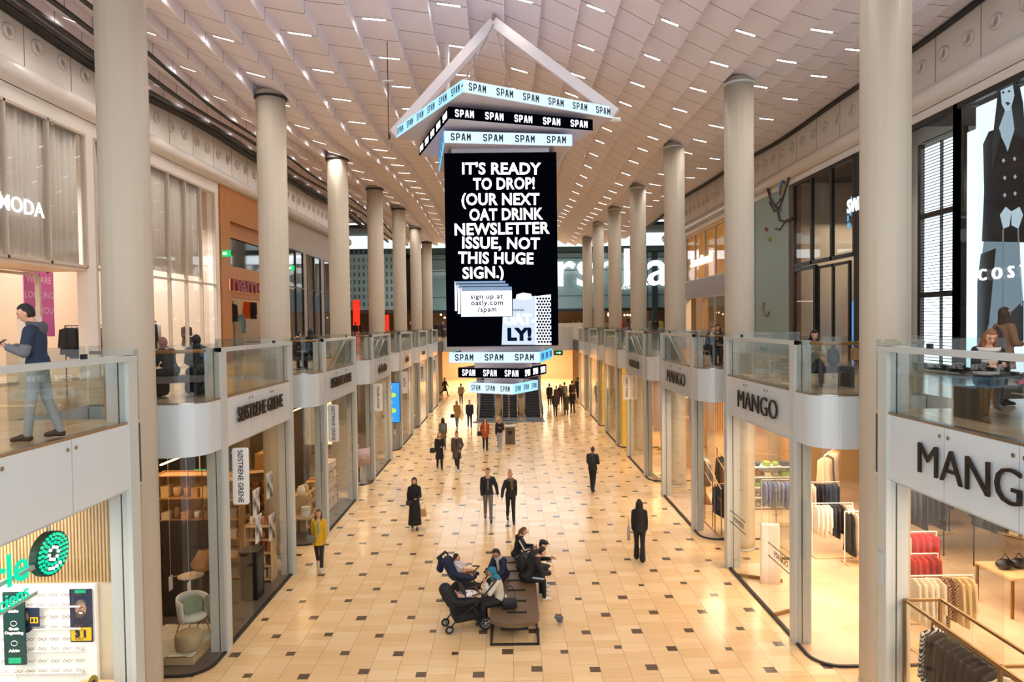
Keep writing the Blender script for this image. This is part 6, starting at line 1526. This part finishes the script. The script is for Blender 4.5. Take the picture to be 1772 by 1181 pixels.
for k in range(7):
    o = MB().ell((0, 0, .12), (.22, .12, .12), 12, 8).tube([(-.12, 0, .2), (0, 0, .36), (.12, 0, .2)], .014, 6).build('display_handbag', mat('bag_black', '#161415', .4), None, True); o.location = (11.4 + .36 * k, 15.55 + .04 * k, .932); tag(o, 'black handbag on the wooden display table in the nearest right shop', 'bag', 'black bags on the display table')
t_ = table(10.1, 11.4, 0, 1.0, .7, .55, 'low wooden table with one patterned bag at the right edge of the shop')
o = MB().lathe([(.02, 0), (.17, .02), (.2, .16), (.12, .27), (.03, .29)], 22).build('patterned_bag', mat('patterned_bag', '#17120f', .5, vary=(14, '#cbbfae')), None, True); o.location = (10.1, 11.4, .562); tag(o, 'round black and white patterned bag on a low table', 'bag')
# doorway bay
bn_ = thing('covered_gate', 'white cloth cover over a security gate inside the second right shop front', 'cloth cover', tuple(G(1309, 1018)) ); bn_.location = (6.62, 17.25, .012)
cv = MB(); R = []
for z, a in ((0, 1.03), (.5, 1.0), (1.0, .98), (1.48, .97), (1.55, .9)): R.append([((.05 + .012 * math.sin(6 * q + z * 5)) * a * math.copysign(abs(math.cos(q)) ** .6, math.cos(q)) * 1.0, .24 * a * math.copysign(abs(math.sin(q)) ** .6, math.sin(q)), z) for q in [2 * PI * i / 28 for i in range(28)]])
cv.rings(R).build('cloth', mat('white_cloth', '#efe6da', .8), bn_, True)
bn_.rotation_euler = (0, 0, 1.35)
for k, (y, lab) in enumerate(((17.75, 'far'), (15.3, 'near'))):
    d = thing('glass_door', 'clear glass door leaf with long steel handle, on the %s side of the second right shop front' % lab, 'door', (XF + .06, y, 0), -1.15 if k else 1.15 + PI)
    M_dg = M_glass
    MB().box(-.008, .008, 0, 1.1, .1, 3.3).build('pane', M_glass, d); MB().box(-.02, .02, 0, 1.1, .012, .1).build('bottom_rail', M_brass, d)
    for s in (-1, 1): MB().tube([(s * .05, .95, .9), (s * .05, .95, 2.4)], .016, 8).build('handle', M_steel, d)
for (ya, yb) in ((17.1, 18.3), (14.3, 15.6)):
    t = thing('glass_decal', 'thin black double line with small MANGO letters on the %s door glass' % ('farther' if ya > 16 else 'nearer'), 'decal', (0, 0, 0))
    for z in (1.32, 1.62): MB().box(XF + .035, XF + .045, ya, yb, z, z + .018).build('line', M_black, t)
    text('letters', 'MANGO', .20, M_black, FM((XF + .04, (ya + yb) / 2 - .1, 1.48), (0, -1, 0), (0, 0, 1)), t, .002, .0)
shelf(9.2, 24.3, 0, 1.7, 1.55, .5, 4, M_white, 'white shelf of folded clothes and bags seen through the second right shop front', ('#3a3f55', '#d8cdb8', '#b06a3c', '#8fae4a', '#c9c2b8', '#7a5a3c'), 5, 'folded clothes or bag on the white shelf in the second right bay', kinds=('fold', 'bag'))
rack(8.9, 22.2, 0, 1.3, 1.5, 'rail of pale blue shirts in the second right bay', 'pale blue shirt on the rail in the second right bay', ['#8fa3cf', '#a9b8dc', '#8fa3cf', '#3a3430'], n=9, gl=.8)
rack(9.15, 19.2, 0, 1.15, 1.52, 'front white rail of white and black tops by the right column', 'white or black top on the front rail by the right column', ['#f0e8dc', '#f0e8dc', '#f4eee4', '#1d1c1f', '#1d1c1f', '#e4c8b4', '#f0e8dc'], n=9, gl=.85)
rack(9.65, 18.55, 0, .95, 1.46, 'second white rail of long pale trousers by the right column', 'long pale garment on the second rail by the right column', ['#26262a', '#e8cdb8', '#f2e8da', '#f2e8da', '#efe2d0'], n=8, gl=1.15, kind='dress', gw=.34)
rack(10.0, 21.8, 0, 1.2, 1.5, 'rail of navy and white trousers behind the white tops', 'navy or white garment on the rail behind the white tops', ['#efe6d8', '#23253a', '#23253a', '#2b2d40'], n=9, gl=.8)
rack(11.6, 24.6, 55, 2.2, 1.9, 'long slanting rail of beige skirts in the right shop', 'beige skirt on the slanting rail in the right shop', ['#d9c3a0', '#6b5a3c', '#e8d4b4', '#e8d4b4', '#d6a860'], n=11, gl=1.0, kind='dress')
rack(13.0, 23.8, 55, 2.0, 1.9, 'slanting rail of orange and tan coats in the right shop', 'orange or tan coat on the slanting rail', ['#c98a3c', '#d6a860', '#c9783c', '#8a5a34'], n=10, gl=1.0)
box_thing('wooden_crate', 'dark wooden crate on the floor by the slanting rails', 'crate', (13.4, 22.0, .012), (14.1, 22.6, .75), M_wood)
struct('wall_shop_pillar', MB().box(10.55, 11.0, 26.0, 26.4, .012, FB), mat('wood_pillar', '#b9854a', .5))
box_thing('display_plinth', 'low pale plinth on the shop floor right of the doorway', 'plinth', (8.5, 15.5, .012), (9.3, 16.3, .4), mat('pale_plinth', '#e6d2b4', .5))
# third right bay: rail stairs and slatted wall
o = MB()
for k in range(60): o.box(6.4 + .07 * k, 6.43 + .07 * k, 27.9, 27.95, 2.2, 3.6)
tag(o.build('slatted_wall_panel', M_wood), 'lit vertical wooden slats on the wall of the third right bay', 'wall panel')
t = thing('led_line', 'warm light line above the wooden slats of the third right bay', 'light', (0, 0, 0)); MB().box(6.4, 10.6, 27.8, 27.85, 3.62, 3.66).build('line', glow('warm_line', '#ffcf8c', 4.0), t); MB().box(8.4, 8.44, 27.8, 27.84, 3.66, FB).build('hanger', M_black, t)
bs2 = thing('brass_stair_rail', 'stepped brass garment frame in the third rounded right window', 'rail frame', (6.9, 22.2, .012))
for x in (-.35, .35):
    for k in range(4): MB().tube([(x, -1.2 + .9 * k, 0), (x, -1.2 + .9 * k, 1.5 + .28 * k)], .016, 6).build('post', M_brass, bs2)
    MB().tube([(x, -1.2, 1.5), (x, 1.5, 2.34)], .018, 6).build('rail', M_brass, bs2); MB().tube([(x, -1.2, 1.1), (x, 1.5, 1.94)], .014, 6).build('rail', M_brass, bs2)
MB().box(-.4, .4, -1.3, 1.6, 0, .05).build('base', M_woodlight, bs2)
rack(6.95, 21.6, 20, 1.0, 1.55, 'brass rail of navy jackets in the third rounded right window', 'navy jacket in the third rounded right window', ['#27324a', '#2e3a52', '#27324a', '#1c2436'], n=8, gl=.95, brass=True, base=False)
rack(7.6, 23.9, 80, 1.8, 1.85, 'brass rail of brown and black coats in the third right bay', 'brown or black coat in the third right bay', ['#7a5a3c', '#5b4632', '#1d1c1f', '#1d1c1f'], n=10, gl=1.0, brass=True)
rack(7.3, 25.6, 80, 1.6, 1.6, 'brass rail of grey garments behind the third right shop front', 'grey garment behind the third right shop front', ['#8d8a86', '#b0aaa2', '#6d6a68'], n=9, gl=.9, brass=True)
# fourth right bay: yellow outfit in the rounded window
mannequin(6.62, 29.0, -80, 'mannequin in a bright yellow outfit and pale hat in the fourth rounded right window', '#e2c410', '#e0c418', z=.16, hat='#e8e2d2')
box_thing('window_plinth', 'round lit white plinth under the yellow mannequin', 'plinth', (6.25, 28.6, .012), (7.2, 29.6, .16), mat('lit_plinth', '#f6ecd6', .4))
box_thing('window_screen', 'pale pink hanging panel behind the yellow mannequin', 'panel', (6.35, 29.9, 1.9), (7.0, 29.95, 4.27), mat('pale_lilac', '#d9ccd2', .5))
for k, x_ in enumerate((7.3, 7.7)): mannequin(x_, 31.2 + .7 * k, -60, '%s mannequin in white and black behind the fourth right shop front' % ('nearer', 'farther')[k], '#d8d4d0', '#1c1b1f')
box_thing('window_screen', 'pale hanging banner inside the third right shop front', 'panel', (6.35, 23.3, 2.7), (6.42, 24.0, 4.27), mat('pale_lilac', '#d9ccd2', .5))
shelf(8.2, 32.2, 90, 2.6, 2.3, .4, 4, M_woodlight, 'lit shelf wall behind the fourth right shop front', ('#e6cfa6', '#c9c2b8', '#7b5a3c'), 5, 'goods on the lit shelf wall behind the fourth right shop front', kinds=('fold', 'bag'))
M_gold = mat('gold_lattice', '#d9a437', .3, metal=.4, emit='#ffb430', es=.25)
for n in (3, 4):
    t = thing('gold_lattice_screen', 'glowing gold lattice screen in the %s rounded right window' % ORD[n + 1], 'screen', (6.9, 36.9 + PER * (n - 3), .012)); MB().box(-.75, .75, 0, .03, 0, 3.9).build('backing', glow('gold_glow', '#f0a62c', .8), t)
    for k in range(7):
        MB().tube([(-.75, -.03, .2 + .5 * k), (.75, -.03, .9 + .5 * k)], .02, 5).build('bar', M_gold, t)
        MB().tube([(.75, -.04, .2 + .5 * k), (-.75, -.04, .9 + .5 * k)], .02, 5).build('bar', M_gold, t)
    shelf(7.6, 40.0 + PER * (n - 3), 90, 2.8, 2.5, .4, 5, M_brass, 'gold shelf wall behind the %s right shop front' % ORD[n + 1], ('#d9a437', '#b8842c', '#e6c27a', '#5f4a2c'), 6, 'goods on the gold shelf wall behind the %s right shop front' % ORD[n + 1], kinds=('box', 'bag', 'jar'))
# ---- upper left fashion shop interior
for k, (px, py, s) in enumerate(((70, 462, 0), (75, 478, 0), (133, 466, 1), (150, 470, 1))):
    p = VX(px, py, -13.6); o = MB().lathe([(.07, 0), (.08, .2), (.05, .24)], 10, M=Matrix.Rotation(.6, 4, 'Y')).build('track_spot', M_black, None, True); o.location = p; MB().tube([(0, 0, .2), (0, 0, 12.5 - p.z)], .012, 5).build('stem', M_black, o); tag(o, '%s black track spot in the upper left fashion shop' % ORD[k], 'spot lamp')
    MB().ell((.09, 0, .0), (.04, .04, .04), 8, 6).build('lens', glow('spot_lens_w', '#fff3e0', 9), o)
p = VX(67, 526, -13.5); ps = thing('pink_poster', 'pink poster reading WE ARE LOOKING FOR YOU in the upper left shop', 'poster', p)
MB().box(0, .03, -.62, .62, -.95, .95).build('sheet', mat('pink_sheet', '#c45a9c', .5, emit='#c45a9c', es=.12), ps)
for k, s in enumerate(('WE  ARE', 'LOOKING', 'FOR YOU')): text('lettering', s, .27, mat('pale_pink_ink', '#f2d6e6', .5), FM((.034, 0, .68 - .44 * k), (0, 1, 0), (0, 0, 1)), ps, .001, 0)
MB().box(0, .02, -.02, .02, -(p.z - F1), -.95).build('stand', M_metal, ps)
p = VX(45, 610, -12.9); box_thing('white_display_column', 'white column with small letters inside the upper left shop door', 'display column', (p.x, p.y - .3, F1), (p.x + .25, p.y + .3, 7.1), M_white)
def up_rack(sx, x, y, rz, L, H, lab, glab, cols, n, gl=.75): return rack(sx * x, y, rz, L, H, lab, glab, cols, n=n, gl=gl, z=F1, m=M_black)
up_rack(-1, 12.7, 20.6, 90, 1.9, 1.55, 'clothes rail of denim and dark jackets in the upper left window', 'denim or dark jacket on the rail in the upper left window', ['#2a2a2e', '#2f4f86', '#3a5a96', '#7a7a88', '#8a8a98'], 9, .85)
up_rack(-1, 12.9, 24.0, 90, 2.2, 1.7, 'clothes rail with green and white garments behind the women in headscarves', 'green, white or dark garment on the rail behind the women in headscarves', ['#1c1c1e', '#2f7a44', '#2f8a4a', '#efece8', '#1c1c1e', '#d8d4d0'], 9, .95)
mannequin(-12.5, 26.6, 60, 'mannequin in brown and white beside the pale pillar on the upper left', '#4a3a30', '#d8d0c8', z=F1)
# upper left wood front: the wall of shirts
for k, (px, py, c) in enumerate(((404, 542, '#15161c'), (427, 535, '#d9641c'), (438, 536, '#1d2233'), (418, 560, '#5f8f9c'))):
    p = VX(px, py, -13.3); me = garment_mesh('shirt', .95, .95, 1).copy(); me.materials.clear(); me.materials.append(gmat(c)); o = bpy.data.objects.new('display_shirt', me); COL.objects.link(o); o.location = (p.x, p.y, p.z + .45); o.rotation_euler = (0, 0, PI / 2)
    MB().tube([(0, 0, 0), (0, .05, .05), (0, 1.29, .05)], .01, 5).build('peg', M_steel, o); tag(o, '%s shirt on the back display of the orange wood shop' % {'#15161c': 'black', '#d9641c': 'orange', '#1d2233': 'navy', '#5f8f9c': 'pale blue'}[c], 'shirt')
box_thing('wall_display', 'grey display wall carrying shirts in the orange wood shop', 'display wall', (-14.75, 29.0, F1), (-14.6, 36.2, 8.9), mat('grey_display', '#5f5850', .7))
for k in range(3): box_thing('clothes_stand', '%s grey display stand in the orange wood shop doorway' % ('left', 'middle', 'right')[k], 'stand', (-12.9, 29.6 + 1.25 * k, F1), (-12.8, 30.35 + 1.25 * k, 7.0), mat('taupe_stand', '#8a7c6c', .6))
for k in range(2):
    p = VX((388, 398)[k], (480, 475)[k], -13.2); box_thing('framed_picture', '%s small framed picture above the shirts in the orange wood shop' % ('left', 'right')[k], 'picture', VX((401, 413)[k], 521, -14.6) + Vector((0, -.28, -.22)), VX((401, 413)[k], 521, -14.6) + Vector((.04, .28, .22)), mat('bw_poster', '#e9e6e0', .5))
for n, (px, py) in enumerate(((391, 439), (503, 464))):
    p = VX(px, py, -11.6); t = thing('exit_sign', 'green exit sign %s on the upper left' % ('beside the orange wood front', 'beyond the second left column'), 'exit sign', p) if False else thing('exit_sign', ('green exit sign beside the orange wood front on the upper left', 'green exit sign beyond the second left column on the upper left')[n], 'exit sign', p)
    MB().box(-.2, .2, -.03, .03, -.13, .13).build('box', glow('exit_green_lit', '#1fae5a', 1.4), t); MB().box(-.12, .05, -.04, -.03, -.05, .05).build('figure', glow('exit_white', '#ffffff', 1.2), t); MB().box(-.21, -.2, -.02, .02, -.03, .03).build('bracket', M_metal, t)
# ---- upper right
# fashion poster: a standing figure in a dark coat on a pale light box
pb = thing('fashion_poster', 'huge backlit fashion poster of a woman in a dark coat, upper right', 'poster', (0, 0, 0)); xp = XW + .42
def pp_(nm, pts, c, d, e=0.0):
    P = [VX(px, py, xp) for px, py in pts]; Mx = Matrix(((0, 0, 1, xp - d), (1, 0, 0, 0), (0, 1, 0, 0), (0, 0, 0, 1)))
    m = glow('lightbox_' + c[1:], c, e) if e else mat('print_' + c[1:], c, .5)
    MB().prism([(p.y, p.z) for p in P], -.002, .002, Mx).build(nm, m, pb)
a = VX(1688, 130, xp); y0_, y1_ = 13.4, VX(1688, 400, xp).y
MB().box(xp, xp + .06, y0_, y1_, F1 + .15, 12.2).build('light_box', glow('lightbox_pale', '#d9eefc', 1.15), pb)
C1 = '#10161c'
pp_('legs', [(1706, 390), (1762, 385), (1772, 540), (1690, 600), (1688, 540)], '#8ea6b6', .006, .55)
pp_('boots', [(1698, 440), (1724, 430), (1712, 560), (1688, 640), (1688, 520)], C1, .010)
pp_('boots', [(1688, 600), (1772, 520), (1772, 590), (1700, 640)], '#46555f', .008)
pp_('coat', [(1728, 222), (1745, 262), (1757, 222), (1790, 235), (1800, 330), (1785, 420), (1700, 418), (1704, 330), (1702, 250), (1712, 228)], C1, .014)
pp_('hair', [(1738, 133), (1752, 130), (1764, 140), (1772, 180), (1776, 240), (1764, 236), (1740, 216), (1728, 250), (1718, 300), (1719, 240), (1727, 170)], '#37444e', .018)
pp_('face', [(1740, 138), (1753, 140), (1757, 165), (1750, 190), (1742, 194), (1735, 180), (1733, 155)], '#b9cfdd', .022, .75)
pp_('neck', [(1742, 188), (1752, 186), (1757, 224), (1745, 262), (1730, 222)], '#a9c2d2', .020, .7)
for (x, y) in ((1738, 160), (1748, 158)): pp_('eye', [(x - 3, y), (x, y - 2), (x + 3, y), (x, y + 2)], C1, .026)
pp_('lips', [(1741, 178), (1746, 176), (1750, 179), (1746, 183)], '#5f6f7c', .026)
for (x, y) in ((1738, 278), (1757, 275), (1740, 308), (1758, 306), (1740, 338), (1758, 335)): pp_('button', [(x - 3, y), (x, y - 4), (x + 3, y), (x, y + 4)], '#9fb4c2', .020, .7)
pp_('hand', [(1732, 372), (1742, 358), (1752, 366), (1748, 392), (1738, 396)], '#b9cfdd', .024, .75)
pp_('hand', [(1752, 366), (1766, 358), (1772, 372), (1764, 396), (1752, 390)], '#b9cfdd', .024, .75)
for (a, b) in (((1736, 396), (1735, 530)), ((1762, 396), (1768, 530))):
    A_, B_ = VX(*a, xp - .03), VX(*b, xp - .03); MB().tube([A_, B_], .018, 5).build('chain', mat('print_9fb4c2', '#9fb4c2', .5), pb)
p = VX(1690, 478, XW - .06); o = text('shop_sign', 'COSTES', .40, M_sign_w, FM((XW - .08, p.y - 1.3, p.z), (0, -1, 0), (0, 0, 1)), None, .03, .0, space=2.0); tag(o, 'thin white COST lettering across the fashion poster window', 'shop sign')
# jewellery shop: dark windows, glass door, white shelves
upper_glass(1, 23.2, 28.1, 8.9, 12.35, 'display_window', 'three tall black framed panes above the jewellery shop door', M_fr_d, 3, fw=.14)
upper_glass(1, 26.2, 28.1, F1 + .02, 8.86, 'display_window', 'narrow dark framed pane left of the jewellery shop door', M_fr_d, 1, fw=.14)
jd = thing('glass_door', 'black framed glass door of the jewellery shop on the upper right', 'door', (XW + .1, 24.9, F1)); fr_ = MB()
for y in (-1.2, 0, 1.2): fr_.box(-.04, .04, y - .06, y + .06, 0, 3.5)
fr_.box(-.04, .04, -1.2, 1.2, 3.4, 3.5); fr_.build('door_frame', M_fr_d, jd)
for s in (-1, 1): MB().box(-.008, .008, s * .6 - .52, s * .6 + .52, .02, 3.4).build('pane', M_glass, jd)
struct('wall_right_pier', MB().box(XW - .02, XW + .3, 20.5, 23.2, F1, 12.35), mat('black_pier', '#1c1a19', .5))
struct('wall_right_pier', MB().box(XW - .02, XW + .3, 28.1, 28.5, F1, 12.35), mat('brown_pier', '#6a4f40', .5))
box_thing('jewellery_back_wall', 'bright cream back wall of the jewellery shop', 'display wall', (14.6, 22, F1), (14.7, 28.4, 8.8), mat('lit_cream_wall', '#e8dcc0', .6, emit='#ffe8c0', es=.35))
for k in range(3): shelf(14.3, 23.4 + 1.5 * k, -90, 1.2, 2.2, .4, 4, M_white, '%s white lit shelf in the jewellery shop' % ('right', 'middle', 'left')[k], ('#f0ece4', '#d8d0c4', '#c8a24a'), 4, 'small display on the %s jewellery shelf' % ('right', 'middle', 'left')[k], z=F1, kinds=('box', 'jar'))
box_thing('blue_poster', 'blue poster inside the jewellery shop by the front right column', 'poster', VX(1482, 560, 14.2) + Vector((0, -.4, -1.4)), VX(1482, 560, 14.2) + Vector((.03, .5, .9)), glow('poster_blue_lit', '#5b93d8', .9))
p = VX(1478, 355, XW - .1); o = text('shop_sign', 'SWA', .62, M_sign_w, FM((XW - .06, p.y, p.z), (0, -1, 0), (0, 0, 1)), None, .02, .012, width=.8); tag(o, 'white illuminated SWA letters at the edge of the jewellery window', 'shop sign')
sp_ = thing('crystal_drops', 'hanging pale blue crystal drops around the SWA letters', 'ornament', (0, 0, 0))
for k in range(26):
    random.seed(k + 50); q = VX(random.uniform(1466, 1484), random.uniform(325, 395), XW + .45); MB().box(q.x - .015, q.x + .015, q.y - .03, q.y + .03, q.z - .1, q.z + .1).build('drop', glow('crystal_blue', '#5fb4e8', .9) if k % 2 else mat('crystal_grey', '#9aa4ac', .2), sp_)
MB().box(XW + .43, XW + .47, 22.9, 24.2, 12.3, 12.5).build('rail', M_metal, sp_)
# hoarding with a parrot on branches
hb_ = thing('painted_hoarding', 'pale grey green hoarding painted with a parrot on bare branches on the upper right', 'hoarding', (0, 0, 0)); xh = XW - .07
M_hoard = mat('hoarding_green', '#93a9a4', .45)
MB().box(xh, xh + .05, 28.5, 32.3, F1, 12.3).build('panel', M_hoard, hb_); MB().box(xh, xh + .05, 32.36, 36.15, F1, 12.3).build('panel', M_hoard, hb_); MB().box(xh + .01, xh + .05, 32.3, 32.36, F1, 12.3).build('joint', M_black, hb_)
def brush(nm, pts, c, r=.05, rr=None): P = [VX(x, y, xh - .012) for x, y in pts]; MB().tube(P, rr or r, 6).build(nm, mat('paint_' + c[1:], c, .6), hb_, True)
BR = '#4a3d36'
brush('branch', [(1326, 320), (1334, 345), (1345, 362), (1350, 380)], BR, .06); brush('branch', [(1366, 305), (1358, 335), (1350, 358), (1340, 366), (1332, 350)], BR, .05); brush('branch', [(1345, 358), (1350, 382), (1360, 384), (1370, 378)], BR, .05)
brush('branch', [(1342, 396), (1350, 398), (1356, 388), (1362, 380)], BR, .035); brush('branch', [(1328, 312), (1332, 340)], BR, .03); brush('branch', [(1334, 350), (1340, 356), (1348, 350), (1352, 340)], BR, .035)
brush('parrot_body', [(1355, 312), (1353, 325), (1351, 338)], '#3f6fa8', .08, [.06, .11, .07]); brush('parrot_breast', [(1357, 318), (1355, 330), (1353, 342)], '#c9a43c', .05); brush('parrot_tail', [(1352, 338), (1351, 368)], '#3f6fa8', .03); brush('parrot_head', [(1356, 308), (1356, 312)], '#c9a43c', .07)
brush('butterfly', [(1325, 396), (1328, 398)], '#a0442c', .07); brush('butterfly', [(1330, 412), (1334, 416)], '#a89a4c', .09); brush('swan', [(1322, 524), (1320, 535), (1324, 545), (1330, 546), (1331, 540)], '#8a7c6c', .06)
# golden slatted shop with script sign
upper_glass(1, 36.6, 45.0, 9.3, 12.2, 'display_window', 'wide window of golden vertical slats on the upper right', M_fr_w, 4)
o = MB()
for k in range(34): o.box(XW + .16, XW + .28, 36.8 + .245 * k, 36.93 + .245 * k, 9.3, 12.34)
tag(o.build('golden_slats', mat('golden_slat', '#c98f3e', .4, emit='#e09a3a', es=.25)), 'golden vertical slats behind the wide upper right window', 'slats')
struct('wall_right_sign_band', MB().box(XW - .04, XW + .3, 36.3, 50.5, 8.2, 9.3), mat('lilac_grey_band', '#a49a98', .5))
struct('wall_right_pier', MB().box(XW - .04, XW + .3, 41.2, 42.6, F1, 8.2), mat('lit_tan_pier', '#d9ad76', .5)); struct('wall_right_pier', MB().box(XW - .03, XW + .3, 45.0, 50.5, F1, 12.35), M_wall); struct('wall_right_pier', MB().box(XW - .04, XW + .3, 36.2, 36.6, F1, 12.35), M_wall)
p = VX(1212, 451, XW - .1); o = text('shop_sign', 'Scandinavia', .80, glow('script_glow', '#fff4e0', 1.4), FM((XW - .08, p.y, p.z), (0, -1, 0), (0, 0, 1)), None, .05, .012, shear=.35, fit=4.6); tag(o, 'white glowing script sign on the lilac band at the upper right', 'shop sign')
upper_glass(1, 36.6, 41.2, F1 + .02, 8.2, 'display_window', 'tall glass front beside the tan pier on the upper right', M_fr_w, 2)
up_rack(1, 13.2, 39.0, 90, 3.2, 1.6, 'clothes rail inside the glass front by the tan pier', 'garment on the rail inside the glass front by the tan pier', ['#3a3a44', '#8a7a66', '#c9b89c'], 8)

box_thing('door_closer', 'small grey metal box fixed beside the near right balcony post', 'box', (XF - .05, 10.66, 2.55), (XF + .04, 10.80, 3.05), M_metal)
rack(12.6, 21.0, 10, 2.4, 1.9, 'rail of charcoal trousers deep in the nearest right shop', 'charcoal garment on the rail deep in the nearest right shop', ['#3a3735', '#2a2725', '#4a4541'], n=14, gl=1.05, kind='dress', m=M_black)
rack(15.0, 16.8, 80, 2.4, 2.0, 'rail of brown coats along the right back wall', 'brown coat on the rail along the right back wall', ['#5b4632', '#6b523a', '#3a2d22'], n=12, gl=1.1, m=M_black)
shelf(15.8, 20.2, -60, 2.4, 2.4, .5, 4, M_woodlight, 'lit wooden shelf of shoes at the back of the nearest right shop', ('#e8dcc6', '#2a2725', '#a0784c'), 6, 'shoe box or bag on the lit wooden shelf at the back', kinds=('bag', 'box'))
